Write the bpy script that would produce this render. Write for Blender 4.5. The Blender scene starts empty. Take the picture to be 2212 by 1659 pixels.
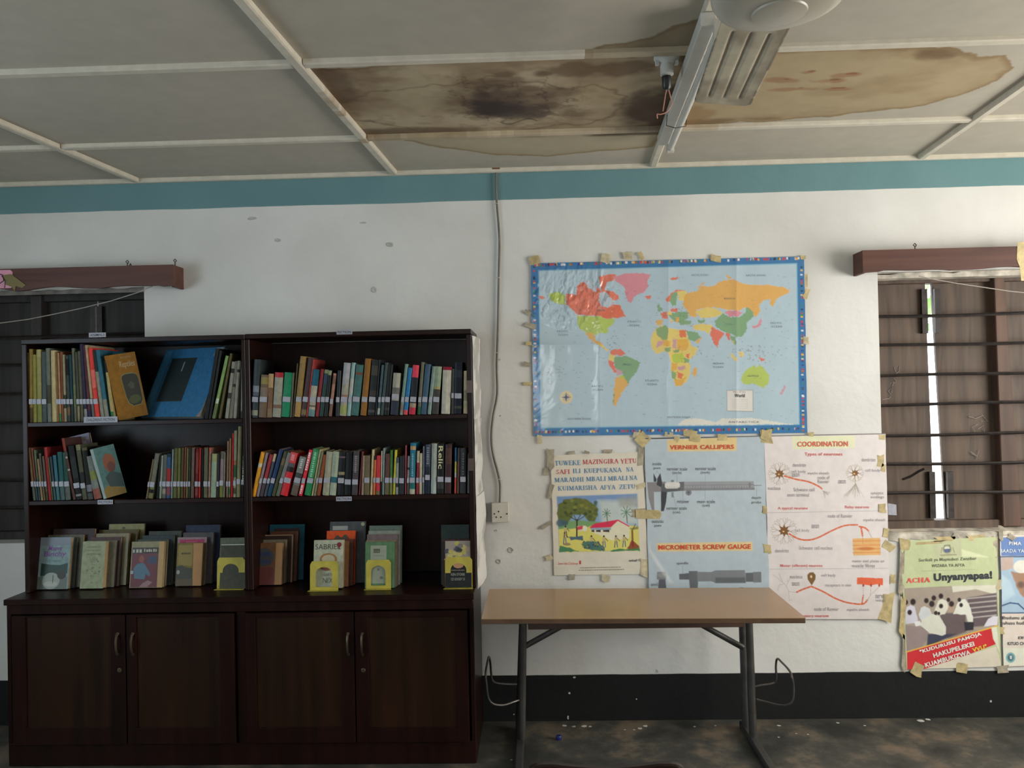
import bpy, bmesh, math, random
import numpy as np
from mathutils import Vector, Matrix
random.seed(7)
SC = bpy.context.scene
COL = SC.collection
# ------------------------------------------------------------------ camera
FPX, YAW, PIT, ROL = 1705.3, 0.0306076, 0.0099302, -0.0209373
CAM = np.array([0.0, -4.20815, 1.75])
W, H = 2212, 1659
fw = np.array([-math.sin(YAW)*math.cos(PIT), math.cos(YAW)*math.cos(PIT), math.sin(PIT)])
r0 = np.cross(fw, [0, 0, 1]); r0 /= np.linalg.norm(r0); u0 = np.cross(r0, fw)
rt = math.cos(ROL)*r0 + math.sin(ROL)*u0
up = -math.sin(ROL)*r0 + math.cos(ROL)*u0
cd = bpy.data.cameras.new('camera'); cam = bpy.data.objects.new('camera', cd); COL.objects.link(cam)
cd.sensor_width = 36; cd.sensor_fit = 'HORIZONTAL'; cd.lens = FPX/W*36; cd.clip_start = .05
M = Matrix(((rt[0], up[0], -fw[0], CAM[0]), (rt[1], up[1], -fw[1], CAM[1]), (rt[2], up[2], -fw[2], CAM[2]), (0, 0, 0, 1)))
cam.matrix_world = M
SC.camera = cam
SC.view_settings.view_transform = 'Standard'; SC.view_settings.look = 'None'
SC.view_settings.gamma = 1; SC.view_settings.use_curve_mapping = False
SC.view_settings.exposure = 0.0
# ------------------------------------------------------------------ world + window light
wd = bpy.data.worlds.new('sky'); SC.world = wd; wd.use_nodes = True
bg = wd.node_tree.nodes['Background']; bg.inputs[0].default_value = (.86, .93, 1, 1); bg.inputs[1].default_value = 5.0
def area(name, loc, rot, sx, sy, e, c):
    l = bpy.data.lights.new(name, 'AREA'); l.shape = 'RECTANGLE'; l.size = sx; l.size_y = sy; l.energy = e; l.color = c
    o = bpy.data.objects.new(name, l); COL.objects.link(o); o.location = loc; o.rotation_euler = rot
    return o
# daylight through the louvred openings of the two side walls; the back lamp is added
area('daylight_right', (3.97, -2.2, 1.75), (0, math.radians(90), 0), 1.3, 2.9, 114, (1, .93, .81))
area('daylight_left', (-3.97, -3.2, 1.75), (0, math.radians(-90), 0), 1.3, 2.2, 19, (.34, .74, 1))
area('added_glare_back', (-.2, -6.47, 2.0), (math.radians(90), 0, 0), .45, 1.1, 7, (.9, .97, 1))  # added lamp in a made-up slit, placed for glare on the map

# ------------------------------------------------------------------ helpers
def on(px, py, y=None, z=None, x=None):
    """measured pixel of the photograph -> point on a real plane of the room"""
    d = fw*FPX + rt*(px-W/2) - up*(py-H/2)
    t = (y-CAM[1])/d[1] if y is not None else ((z-CAM[2])/d[2] if z is not None else (x-CAM[0])/d[0])
    return CAM + t*d
def on_arr(PX, PY, Y):
    D = fw[None]*FPX + rt[None]*(PX.ravel()-W/2)[:, None] - up[None]*(PY.ravel()-H/2)[:, None]
    t = (np.asarray(Y).ravel()-CAM[1])/D[:, 1]
    return CAM[None] + t[:, None]*D
def lin(c):
    c = np.asarray(c, float)/255
    return np.where(c <= .04045, c/12.92, ((c+.055)/1.055)**2.4)
def C(c, g=1.0):
    return tuple(np.clip(lin(c)*g, .004, .85))
def nz(x, y, s=0):
    xi = np.floor(x); yi = np.floor(y); fx = x-xi; fy = y-yi
    fx = fx*fx*(3-2*fx); fy = fy*fy*(3-2*fy)
    def h(a, b):
        v = np.sin(a*127.1+b*311.7+s*74.7)*43758.5453
        return v-np.floor(v)
    return (h(xi, yi)*(1-fx)+h(xi+1, yi)*fx)*(1-fy)+(h(xi, yi+1)*(1-fx)+h(xi+1, yi+1)*fx)*fy
def fbm(x, y, s=0, o=4):
    r = 0; a = .5; t = 0
    for i in range(o):
        r = r+a*nz(x*2**i, y*2**i, s+i*3); t += a; a *= .5
    return r/t
def tag(o, label=None, cat=None, group=None, kind=None):
    if label: o['label'] = label
    if cat: o['category'] = cat
    if group: o['group'] = group
    if kind: o['kind'] = kind
    return o
def thing(name, label, cat, loc=(0, 0, 0), rot=(0, 0, 0), group=None, kind=None):
    o = bpy.data.objects.new(name, None); COL.objects.link(o); o.empty_display_size = .05
    o.location = tuple(loc); o.rotation_euler = rot
    return tag(o, label, cat, group, kind)
def wloc(o):
    v = Vector((0, 0, 0))
    while o is not None:
        v = v+o.location; o = o.parent
    return v
class MB:
    def __init__(s): s.v = []; s.f = []; s.m = []; s.c = []
    def add(s, vs, fs, m=0, c=None):
        b = len(s.v); s.v += [tuple(map(float, v)) for v in vs]
        for f in fs: s.f.append(tuple(b+i for i in f)); s.m.append(m); s.c.append(c)
        return s
    def box(s, x0, x1, y0, y1, z0, z1, m=0, c=None):
        return s.add([(x0, y0, z0), (x1, y0, z0), (x1, y1, z0), (x0, y1, z0), (x0, y0, z1), (x1, y0, z1), (x1, y1, z1), (x0, y1, z1)],
                     [(0, 3, 2, 1), (4, 5, 6, 7), (0, 1, 5, 4), (1, 2, 6, 5), (2, 3, 7, 6), (3, 0, 4, 7)], m, c)
    def hexa(s, p, m=0):   # 8 points: bottom 4 ccw, top 4 ccw
        return s.add(p, [(0, 3, 2, 1), (4, 5, 6, 7), (0, 1, 5, 4), (1, 2, 6, 5), (2, 3, 7, 6), (3, 0, 4, 7)], m)
    def beam(s, a, b, wx, wy, m=0):
        a = Vector(a); b = Vector(b); d = (b-a).normalized()
        r = d.cross(Vector((0, 1, 0)));
        if r.length < 1e-3: r = d.cross(Vector((1, 0, 0)))
        r.normalize(); u = r.cross(d)
        p = []
        for q in (a, b):
            for sx, sy in ((-1, -1), (1, -1), (1, 1), (-1, 1)): p.append(q+r*sx*wx/2+u*sy*wy/2)
        return s.add(p, [(0, 3, 2, 1), (4, 5, 6, 7), (0, 1, 5, 4), (1, 2, 6, 5), (2, 3, 7, 6), (3, 0, 4, 7)], m)
    def tube(s, pts, r, n=8, m=0):
        pts = [Vector(p) for p in pts]; ring = []
        ref = None
        for i, p in enumerate(pts):
            d = (pts[min(i+1, len(pts)-1)]-pts[max(i-1, 0)]).normalized()
            if ref is None:
                ref = d.cross(Vector((0, 0, 1)))
                if ref.length < .1: ref = d.cross(Vector((1, 0, 0)))
            ref = (ref-d*ref.dot(d)).normalized(); u = d.cross(ref)
            rr = r[i] if isinstance(r, (list, tuple)) else r
            ring.append([p+(ref*math.cos(k*2*math.pi/n)+u*math.sin(k*2*math.pi/n))*rr for k in range(n)])
        vs = [v for g in ring for v in g]; fs = []
        for i in range(len(pts)-1):
            for k in range(n):
                a = i*n+k; b = i*n+(k+1) % n; fs.append((a, b, b+n, a+n))
        fs.append(tuple(range(n-1, -1, -1))); fs.append(tuple(len(vs)-n+k for k in range(n)))
        return s.add(vs, fs, m)
    def lathe(s, prof, c, n=24, axis='z', m=0):
        vs = []; fs = []
        for (r, h) in prof:
            for k in range(n):
                a = k*2*math.pi/n
                if axis == 'z': vs.append((c[0]+r*math.cos(a), c[1]+r*math.sin(a), c[2]+h))
                else: vs.append((c[0]+r*math.cos(a), c[1]+h, c[2]+r*math.sin(a)))
        for i in range(len(prof)-1):
            for k in range(n):
                a = i*n+k; b = i*n+(k+1) % n; fs.append((a, b, b+n, a+n))
        fs.append(tuple(range(n))); fs.append(tuple(len(vs)-n+k for k in range(n)))
        return s.add(vs, fs, m)
    def prism(s, poly, y0, y1, m=0):      # polygon in x,z extruded in y
        n = len(poly); vs = [(x, y0, z) for x, z in poly]+[(x, y1, z) for x, z in poly]
        fs = [tuple(range(n)), tuple(range(2*n-1, n-1, -1))]+[(i, i+n, (i+1) % n+n, (i+1) % n) for i in range(n)]
        return s.add(vs, fs, m)
    def build(s, name, mats, parent=None, smooth=False, bevel=0, local=False, label=None, kind=None):
        me = bpy.data.meshes.new(name)
        off = Vector((0, 0, 0)) if (local or parent is None) else wloc(parent)
        me.from_pydata([(v[0]-off.x, v[1]-off.y, v[2]-off.z) for v in s.v], [], s.f)
        if not isinstance(mats, (list, tuple)): mats = [mats]
        for m in mats: me.materials.append(m)
        me.polygons.foreach_set('material_index', s.m)
        if any(c is not None for c in s.c):
            at = me.color_attributes.new('Col', 'FLOAT_COLOR', 'CORNER')
            arr = []
            for f, c in zip(s.f, s.c):
                c = c or (.5, .5, .5)
                arr += [c[0], c[1], c[2], 1]*len(f)
            at.data.foreach_set('color', arr)
        bm = bmesh.new(); bm.from_mesh(me)
        bmesh.ops.recalc_face_normals(bm, faces=bm.faces)
        if bevel: bmesh.ops.bevel(bm, geom=list(bm.edges), offset=bevel, segments=1, affect='EDGES', clamp_overlap=True)
        bm.to_mesh(me); bm.free()
        if smooth:
            me.polygons.foreach_set('use_smooth', [True]*len(me.polygons))
            try: me.set_sharp_from_angle(angle=math.radians(40))
            except Exception: pass
        o = bpy.data.objects.new(name, me); COL.objects.link(o)
        if parent: o.parent = parent
        return tag(o, label, kind=kind)
# ------------------------------------------------------------------ materials
def nodes(name):
    m = bpy.data.materials.new(name); m.use_nodes = True; nt = m.node_tree
    return m, nt, nt.nodes['Principled BSDF']
def N(nt, t, **k):
    n = nt.nodes.new(t)
    for a, b in k.items():
        if a[0] == 'i' and a[1:].isdigit(): n.inputs[int(a[1:])].default_value = b
        else: setattr(n, a, b)
    return n
def plain(name, c, rough=.5, metal=0, var=.15, scale=8, bump=.1, spec=.5, stretch=(1, 1, 1)):
    m, nt, p = nodes(name); L = nt.links.new
    tc = N(nt, 'ShaderNodeTexCoord'); mp = N(nt, 'ShaderNodeMapping'); mp.inputs['Scale'].default_value = stretch
    n = N(nt, 'ShaderNodeTexNoise'); n.inputs['Scale'].default_value = scale; n.inputs['Detail'].default_value = 6
    r = N(nt, 'ShaderNodeValToRGB')
    r.color_ramp.elements[0].color = tuple(x*(1-var) for x in c)+(1,); r.color_ramp.elements[1].color = tuple(min(.9, x*(1+var)) for x in c)+(1,)
    r.color_ramp.elements[0].position = .3; r.color_ramp.elements[1].position = .7
    geo = N(nt, 'ShaderNodeNewGeometry')
    L(geo.outputs['Position'], mp.inputs[0]); L(mp.outputs[0], n.inputs['Vector']); L(n.outputs['Fac'], r.inputs[0]); L(r.outputs[0], p.inputs['Base Color'])
    p.inputs['Roughness'].default_value = rough; p.inputs['Metallic'].default_value = metal; p.inputs['Specular IOR Level'].default_value = spec
    if bump:
        b = N(nt, 'ShaderNodeBump'); b.inputs['Strength'].default_value = bump; b.inputs['Distance'].default_value = .01
        L(n.outputs['Fac'], b.inputs['Height']); L(b.outputs[0], p.inputs['Normal'])
    return m
def vcol(name, rough=.5, spec=.4, grain=.1, gs=60, bump=0.0, bs=20, stretch=(1, 1, 1), coat=0):
    m, nt, p = nodes(name); L = nt.links.new
    a = N(nt, 'ShaderNodeVertexColor', layer_name='Col'); geo = N(nt, 'ShaderNodeNewGeometry')
    mp = N(nt, 'ShaderNodeMapping'); mp.inputs['Scale'].default_value = stretch; L(geo.outputs['Position'], mp.inputs[0])
    n = N(nt, 'ShaderNodeTexNoise'); n.inputs['Scale'].default_value = gs; n.inputs['Detail'].default_value = 4; L(mp.outputs[0], n.inputs['Vector'])
    mr = N(nt, 'ShaderNodeMapRange'); mr.inputs[1].default_value = .3; mr.inputs[2].default_value = .7; mr.inputs[3].default_value = 1-grain; mr.inputs[4].default_value = 1+grain*.5
    L(n.outputs['Fac'], mr.inputs[0])
    mx = N(nt, 'ShaderNodeVectorMath', operation='SCALE'); L(a.outputs['Color'], mx.inputs[0]); L(mr.outputs[0], mx.inputs['Scale'])
    L(mx.outputs[0], p.inputs['Base Color'])
    p.inputs['Roughness'].default_value = rough; p.inputs['Specular IOR Level'].default_value = spec; p.inputs['Coat Weight'].default_value = coat; p.inputs['Coat Roughness'].default_value = .12
    if bump:
        n2 = N(nt, 'ShaderNodeTexNoise'); n2.inputs['Scale'].default_value = bs; n2.inputs['Detail'].default_value = 3; L(geo.outputs['Position'], n2.inputs['Vector'])
        b = N(nt, 'ShaderNodeBump'); b.inputs['Strength'].default_value = bump; b.inputs['Distance'].default_value = .01
        L(n2.outputs['Fac'], b.inputs['Height']); L(b.outputs[0], p.inputs['Normal'])
    return m
def wood(name, c1, c2, rough=.4, axis=2, scale=14, bump=.08, spec=.4):
    m, nt, p = nodes(name); L = nt.links.new
    geo = N(nt, 'ShaderNodeNewGeometry'); mp = N(nt, 'ShaderNodeMapping')
    st = [8, 8, 8]; st[axis] = .6; mp.inputs['Scale'].default_value = st; L(geo.outputs['Position'], mp.inputs[0])
    n = N(nt, 'ShaderNodeTexNoise'); n.inputs['Scale'].default_value = scale/8; n.inputs['Detail'].default_value = 8; n.inputs['Distortion'].default_value = .6; L(mp.outputs[0], n.inputs['Vector'])
    r = N(nt, 'ShaderNodeValToRGB'); r.color_ramp.elements[0].color = tuple(c1)+(1,); r.color_ramp.elements[1].color = tuple(c2)+(1,)
    r.color_ramp.elements[0].position = .35; r.color_ramp.elements[1].position = .68
    L(n.outputs['Fac'], r.inputs[0]); L(r.outputs[0], p.inputs['Base Color'])
    p.inputs['Roughness'].default_value = rough; p.inputs['Specular IOR Level'].default_value = spec
    b = N(nt, 'ShaderNodeBump'); b.inputs['Strength'].default_value = bump; b.inputs['Distance'].default_value = .004; L(n.outputs['Fac'], b.inputs['Height']); L(b.outputs[0], p.inputs['Normal'])
    return m
def wall_mat():
    m, nt, p = nodes('painted_plaster'); L = nt.links.new
    geo = N(nt, 'ShaderNodeNewGeometry'); sep = N(nt, 'ShaderNodeSeparateXYZ'); L(geo.outputs['Position'], sep.inputs[0])
    n = N(nt, 'ShaderNodeTexNoise'); n.inputs['Scale'].default_value = 3.5; n.inputs['Detail'].default_value = 8; L(geo.outputs['Position'], n.inputs['Vector'])
    n2 = N(nt, 'ShaderNodeTexNoise'); n2.inputs['Scale'].default_value = 1.3; n2.inputs['Detail'].default_value = 5; L(geo.outputs['Position'], n2.inputs['Vector'])
    wob = N(nt, 'ShaderNodeMath', operation='MULTIPLY_ADD'); wob.inputs[1].default_value = .012; L(n.outputs['Fac'], wob.inputs[0]); L(sep.outputs['Z'], wob.inputs[2])
    r = N(nt, 'ShaderNodeValToRGB'); e = r.color_ramp.elements
    e[0].color = (.64, .625, .585, 1); e[1].color = (.80, .79, .755, 1); e[0].position = .25; e[1].position = .6
    L(n2.outputs['Fac'], r.inputs[0])
    rb = N(nt, 'ShaderNodeValToRGB'); rb.color_ramp.elements[0].color = (.135, .255, .275, 1); rb.color_ramp.elements[1].color = (.178, .33, .345, 1); L(n.outputs['Fac'], rb.inputs[0])
    g1 = N(nt, 'ShaderNodeMapRange'); g1.inputs[1].default_value = 2.781; g1.inputs[2].default_value = 2.784; L(wob.outputs[0], g1.inputs[0])
    g2 = N(nt, 'ShaderNodeMapRange'); g2.inputs[1].default_value = .2515; g2.inputs[2].default_value = .2475; L(wob.outputs[0], g2.inputs[0])
    m1 = N(nt, 'ShaderNodeMix', data_type='RGBA'); L(g1.outputs[0], m1.inputs['Factor']); L(r.outputs[0], m1.inputs[6]); L(rb.outputs[0], m1.inputs[7])
    m2 = N(nt, 'ShaderNodeMix', data_type='RGBA'); L(g2.outputs[0], m2.inputs['Factor']); L(m1.outputs[2], m2.inputs[6]); m2.inputs[7].default_value = (.012, .0125, .013, 1)
    L(m2.outputs[2], p.inputs['Base Color']); p.inputs['Roughness'].default_value = .55; p.inputs['Specular IOR Level'].default_value = .3
    n3 = N(nt, 'ShaderNodeTexNoise'); n3.inputs['Scale'].default_value = 11; n3.inputs['Detail'].default_value = 6; L(geo.outputs['Position'], n3.inputs['Vector'])
    b = N(nt, 'ShaderNodeBump'); b.inputs['Strength'].default_value = .35; b.inputs['Distance'].default_value = .012; L(n3.outputs['Fac'], b.inputs['Height']); L(b.outputs[0], p.inputs['Normal'])
    return m
def floor_mat():
    m, nt, p = nodes('worn_concrete'); L = nt.links.new
    geo = N(nt, 'ShaderNodeNewGeometry')
    n = N(nt, 'ShaderNodeTexNoise'); n.inputs['Scale'].default_value = 3.2; n.inputs['Detail'].default_value = 9; n.inputs['Roughness'].default_value = .65; L(geo.outputs['Position'], n.inputs['Vector'])
    r = N(nt, 'ShaderNodeValToRGB'); e = r.color_ramp.elements
    e[0].position = .40; e[0].color = (.034, .035, .030, 1); e[1].position = .64; e[1].color = (.19, .145, .10, 1)
    x = e.new(.52); x.color = (.076, .072, .060, 1)
    L(n.outputs['Fac'], r.inputs[0]); L(r.outputs[0], p.inputs['Base Color']); p.inputs['Roughness'].default_value = .6
    b = N(nt, 'ShaderNodeBump'); b.inputs['Strength'].default_value = .25; b.inputs['Distance'].default_value = .01; L(n.outputs['Fac'], b.inputs['Height']); L(b.outputs[0], p.inputs['Normal'])
    return m
M_WALL = wall_mat(); M_FLOOR = floor_mat()
M_CEIL = vcol('ceiling_board', .7, .2, .06, 12, .12, 5)
M_BATT = vcol('white_batten', .5, .4, .1, 20)
M_CAB = wood('dark_cabinet_wood', (.0105, .0034, .0024), (.023, .0068, .0042), .33, spec=.22)
M_CABP = wood('cabinet_door_ply', (.016, .0068, .0028), (.036, .0142, .0058), .42, spec=.2)
M_PEL = wood('pelmet_wood', (.07, .026, .018), (.135, .052, .036), .5, axis=0)
M_SHUT = wood('shutter_wood', (.065, .042, .030), (.135, .090, .062), .6, scale=22)
M_FRAME = wood('window_frame_wood', (.065, .036, .026), (.14, .075, .048), .6)
M_SHUTL = wood('shaded_shutter_wood', (.018, .015, .013), (.042, .036, .031), .6, scale=22)  # shade of the left window put into the shutter and frame colour
M_IRON = plain('dark_iron', (.035, .028, .026), .5, .6, .3, 30)
M_TOP = plain('table_laminate', (.41, .25, .128), .25, 0, .06, 3, .02, .5)
M_EDGE = plain('table_edge_wood', (.12, .065, .035), .5, 0, .2, 20, .05)
M_APRON = plain('table_apron_wood', (.085, .045, .032), .5, 0, .2, 12, .05)
M_LEG = plain('grey_steel_tube', (.085, .08, .075), .42, .5, .25, 15, .05)
M_WIRE = plain('steel_wire', (.12, .11, .10), .4, .7, .2, 30, 0)
M_PAPER = vcol('printed_paper', .5, .35, .05, 25, .12, 9)
M_MAP = vcol('laminated_map', .3, .5, .03, 25, .12, 6, coat=.7)
M_BOOK = vcol('book_cover', .45, .2, .2, 40, 0, 20, (1.5, 1, 1))
M_PAGE = plain('page_block', (.42, .34, .22), .8, 0, .2, 5, .3, .2, (40, 2, 2))
M_PAGEY = plain('old_page_block', (.50, .33, .17), .8, 0, .2, 5, .3, .2, (40, 2, 2))
M_STICK = plain('white_sticker', (.40, .40, .46), .5, 0, .1, 60, 0)
M_TAPE = plain('yellowed_tape', (.56, .45, .23), .5, 0, .25, 35, .1, .4)
M_CREAM = plain('cream_plastic', (.58, .55, .48), .4, 0, .08, 10, .02)
M_BLACK = plain('black_plastic', (.012, .012, .012), .4, 0, .1, 10, 0)
M_YEL = plain('yellow_bookend_paint', (.50, .42, .06), .45, 0, .15, 20, .05)
M_CABLE = plain('grey_cable', (.16, .145, .12), .6, 0, .3, 12, .05)
M_STRING = plain('pale_string', (.4, .36, .32), .8, 0, .1, 40, 0)
M_FAN = plain('fan_enamel', (.50, .46, .37), .35, 0, .1, 6, .03)
M_BLADE = vcol('stained_blade', .45, .4, .12, 20, .1, 15)
M_TUBE = plain('white_enamel', (.60, .59, .54), .35, 0, .08, 8, .02)
M_RUST = plain('rusty_bracket', (.22, .10, .04), .7, .2, .4, 30, .2)
M_PINK = plain('pink_wire', (.55, .25, .18), .5, 0, .1, 10, 0)
M_CHALK = plain('chalk', (.42, .38, .36), .9, 0, .2, 60, 0)
M_CHIP = plain('bare_plaster', (.42, .40, .37), .9, 0, .3, 60, .3)
M_WHITE = plain('white_paint_fleck', (.62, .60, .55), .8, 0, .2, 60, .2)
M_BLUE = plain('blue_plastic', (.012, .02, .15), .4, 0, .1, 10, 0)
M_LINTEL = plain('old_lime_plaster', (.55, .50, .42), .9, 0, .55, 14, .6)
M_BRASS = plain('dull_brass', (.11, .085, .055), .4, .7, .2, 20, .02)
_ink = {}
def ink(c, g=1.5, rough=.5):
    k = (tuple(c), g, rough)
    if k not in _ink: _ink[k] = plain('ink_%d_%d_%d' % tuple(c), C(c, g), rough, 0, .05, 30, 0)
    return _ink[k]
# ------------------------------------------------------------------ lettering
def glyph_mesh(s, bold=0.0, spacing=1.0):
    cu = bpy.data.curves.new('t', 'FONT'); cu.body = s; cu.size = 1; cu.space_character = spacing; cu.offset = bold; cu.resolution_u = 3
    o = bpy.data.objects.new('t', cu); COL.objects.link(o)
    bpy.context.view_layer.update()
    me = bpy.data.meshes.new_from_object(o.evaluated_get(bpy.context.evaluated_depsgraph_get()))
    v = [tuple(x.co) for x in me.vertices]; f = [tuple(p.vertices) for p in me.polygons]
    bpy.data.objects.remove(o); bpy.data.curves.remove(cu); bpy.data.meshes.remove(me)
    return v, f
SER = {  # thin/thick strokes of a Roman capital, cap height 1: (x0,y0,x1,y1,w) or ('a',cx,cy,rx,ry,a0,a1,w); serifs as short flat strokes
 'A': (.85, [(.08, 0, .42, 1, .06), (.42, 1, .76, 0, .14), (.2, .34, .62, .34, .06), (-.02, .02, .2, .02, .05), (.62, .02, .88, .02, .05)]),
 'B': (.75, [(.18, 0, .18, 1, .14), (.04, .98, .4, .98, .05), (.04, .02, .4, .02, .05), (.18, .52, .4, .52, .05), ('a', .38, .75, .22, .23, -90, 90, .12), ('a', .4, .27, .26, .25, -90, 90, .13)]),
 'C': (.8, [('a', .42, .5, .34, .48, 45, 315, .12), (.68, .72, .7, .98, .05), (.68, .28, .7, .05, .05)]),
 'D': (.85, [(.18, 0, .18, 1, .14), (.04, .98, .4, .98, .05), (.04, .02, .4, .02, .05), ('a', .36, .5, .38, .47, -90, 90, .13)]),
 'E': (.72, [(.18, 0, .18, 1, .14), (.04, .97, .64, .97, .06), (.04, .03, .66, .03, .06), (.18, .52, .5, .52, .05), (.63, .97, .64, .78, .05), (.66, .03, .67, .24, .05), (.5, .62, .5, .42, .05)]),
 'F': (.68, [(.18, 0, .18, 1, .14), (.04, .97, .62, .97, .06), (.04, .02, .34, .02, .05), (.18, .52, .5, .52, .05), (.61, .97, .62, .78, .05), (.5, .62, .5, .42, .05)]),
 'G': (.85, [('a', .42, .5, .34, .48, 45, 330, .12), (.68, .72, .7, .98, .05), (.68, .4, .68, .05, .12), (.52, .41, .82, .41, .05)]),
 'H': (.9, [(.18, 0, .18, 1, .14), (.7, 0, .7, 1, .14), (.18, .5, .7, .5, .05), (.04, .98, .32, .98, .05), (.04, .02, .32, .02, .05), (.56, .98, .84, .98, .05), (.56, .02, .84, .02, .05)]),
 'I': (.42, [(.2, 0, .2, 1, .14), (.05, .98, .35, .98, .05), (.05, .02, .35, .02, .05)]),
 'K': (.88, [(.18, 0, .18, 1, .14), (.04, .98, .32, .98, .05), (.04, .02, .32, .02, .05), (.2, .42, .66, .97, .06), (.36, .58, .74, .03, .14), (.54, .98, .8, .98, .05), (.6, .02, .88, .02, .05)]),
 'L': (.7, [(.18, 0, .18, 1, .14), (.04, .98, .34, .98, .05), (.04, .03, .64, .03, .06), (.65, .03, .66, .26, .05)]),
 'M': (1.05, [(.14, 0, .14, 1, .06), (.16, 1, .5, .08, .14), (.5, .08, .84, 1, .06), (.86, 0, .86, 1, .14), (.0, .98, .22, .98, .05), (.0, .02, .28, .02, .05), (.8, .98, 1, .98, .05), (.72, .02, 1, .02, .05)]),
 'N': (.9, [(.16, 0, .16, 1, .06), (.16, .98, .72, .04, .14), (.72, 0, .72, 1, .06), (.0, .98, .24, .98, .05), (.02, .02, .3, .02, .05), (.58, .98, .86, .98, .05)]),
 'P': (.7, [(.18, 0, .18, 1, .14), (.04, .98, .38, .98, .05), (.04, .02, .34, .02, .05), (.18, .46, .38, .46, .05), ('a', .36, .72, .24, .26, -90, 90, .13)]),
 'R': (.82, [(.18, 0, .18, 1, .14), (.04, .98, .38, .98, .05), (.04, .02, .34, .02, .05), (.18, .5, .38, .5, .05), ('a', .36, .74, .23, .24, -90, 90, .13), (.38, .5, .68, .04, .14), (.6, .02, .82, .02, .05)]),
 'S': (.62, [('a', .3, .74, .2, .23, 30, 270, .11), ('a', .3, .27, .22, .24, -150, 90, .12), (.5, .74, .51, .98, .05), (.08, .26, .08, .02, .05)]),
 'T': (.76, [(.37, 0, .37, 1, .14), (.04, .97, .7, .97, .06), (.22, .02, .52, .02, .05), (.04, .97, .03, .74, .05), (.7, .97, .71, .74, .05)]),
 'U': (.85, [(.18, .3, .18, 1, .14), (.68, .3, .68, 1, .06), ('a', .43, .3, .25, .28, 180, 360, .1), (.04, .98, .32, .98, .05), (.56, .98, .8, .98, .05)]),
 'W': (1.1, [(.1, 1, .32, .03, .14), (.32, .03, .54, .95, .06), (.54, .95, .76, .03, .14), (.76, .03, .98, 1, .06), (-.02, .98, .22, .98, .05), (.42, .98, .66, .98, .05), (.88, .98, 1.08, .98, .05)]),
 'Y': (.85, [(.1, 1, .42, .46, .14), (.74, 1, .42, .46, .06), (.42, 0, .42, .48, .14), (-.02, .98, .24, .98, .05), (.6, .98, .84, .98, .05), (.28, .02, .56, .02, .05)]),
 'Z': (.75, [(.08, .96, .66, .96, .06), (.64, .96, .1, .03, .14), (.06, .03, .68, .03, .06), (.08, .96, .07, .74, .05), (.68, .03, .69, .26, .05)]),
}
def serif_mesh(s, heavy=1.0):
    v = []; f = []; x = 0
    def st(x0, y0, x1, y1, w):
        w *= heavy; dx, dy = x1-x0, y1-y0; l = math.hypot(dx, dy) or 1
        if abs(dy) > abs(dx)*.5: nx, ny = w/2, 0       # vertical-ish strokes end on the baseline
        else: nx, ny = -dy/l*w/2, dx/l*w/2
        b = len(v); v.extend([(x+x0-nx, y0-ny, 0), (x+x1-nx, y1-ny, 0), (x+x1+nx, y1+ny, 0), (x+x0+nx, y0+ny, 0)]); f.append((b, b+1, b+2, b+3))
    for ch in s:
        if ch == ' ': x += .42; continue
        if ch == ',': st(.1, -.15, .14, .12, .12); x += .3; continue
        wd_, ss = SER[ch]
        for t in ss:
            if t[0] == 'a':
                _, cx, cy, rx, ry, a0, a1, w = t; k = 10
                for i in range(k):
                    a = math.radians(a0+(a1-a0)*i/k); b_ = math.radians(a0+(a1-a0)*(i+1)/k)
                    b = len(v)
                    for ang, q in ((a, 1), (b_, 1), (b_, -1), (a, -1)):
                        ww = w*heavy/2*(.45+.55*abs(math.cos(ang)))
                        v.append((x+cx+(rx+q*ww-w/2)*math.cos(ang), cy+(ry+q*ww*.8-w*.3)*math.sin(ang), 0))
                    f.append((b, b+1, b+2, b+3))
            else: st(*t)
        x += wd_+.06
    return v, f
# ------------------------------------------------------------------ the room
RX0, RX1, RY0, RY1, ZC = -3.9, 3.9, -6.4, 0.0, 2.94
def pip(X, Y, P):
    ins = np.zeros(X.shape, bool); n = len(P)
    for i in range(n):
        x0, y0 = P[i]; x1, y1 = P[(i+1) % n]
        if y0 == y1: continue
        c = ((Y < y0) != (Y < y1)) & (X < (x1-x0)*(Y-y0)/(y1-y0)+x0)
        ins ^= c
    return ins
def sdist(X, Y, P):
    d = np.full(X.shape, 1e9); n = len(P)
    for i in range(n):
        x0, y0 = P[i]; x1, y1 = P[(i+1) % n]
        dx, dy = x1-x0, y1-y0; t = np.clip(((X-x0)*dx+(Y-y0)*dy)/(dx*dx+dy*dy+1e-12), 0, 1)
        d = np.minimum(d, np.hypot(X-x0-t*dx, Y-y0-t*dy))
    return np.where(pip(X, Y, P), d, -d)      # positive inside
def sm(x, a, b):
    t = np.clip((x-a)/(b-a), 0, 1); return t*t*(3-2*t)
CG = 1.65
def cpts(L): return [tuple(on(a, b, z=ZC)[:2]) for a, b in L]
ST1 = cpts([(655, 148), (760, 146), (900, 133), (1130, 120), (1500, 108), (1470, 190), (1430, 294), (1100, 299), (860, 300), (785, 296), (735, 242), (690, 180)])
ST2 = cpts([(790, 297), (870, 304), (950, 318), (1070, 332), (1180, 335), (1300, 326), (1410, 319), (1440, 280), (860, 290)])
ST3 = cpts([(1238, 104), (1270, 112), (1310, 98), (1350, 95), (1400, 80), (1440, 60), (1490, 45), (1530, 30), (1530, 124), (1420, 126), (1290, 118)])
ST4 = cpts([(1540, 95), (1720, 112), (1900, 104), (2060, 98), (2112, 122), (2180, 116), (2188, 148), (2150, 175), (2080, 205), (2000, 226), (1920, 236), (1850, 244), (1790, 251), (1740, 256), (1640, 266), (1600, 262), (1560, 272), (1440, 292)])
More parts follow.
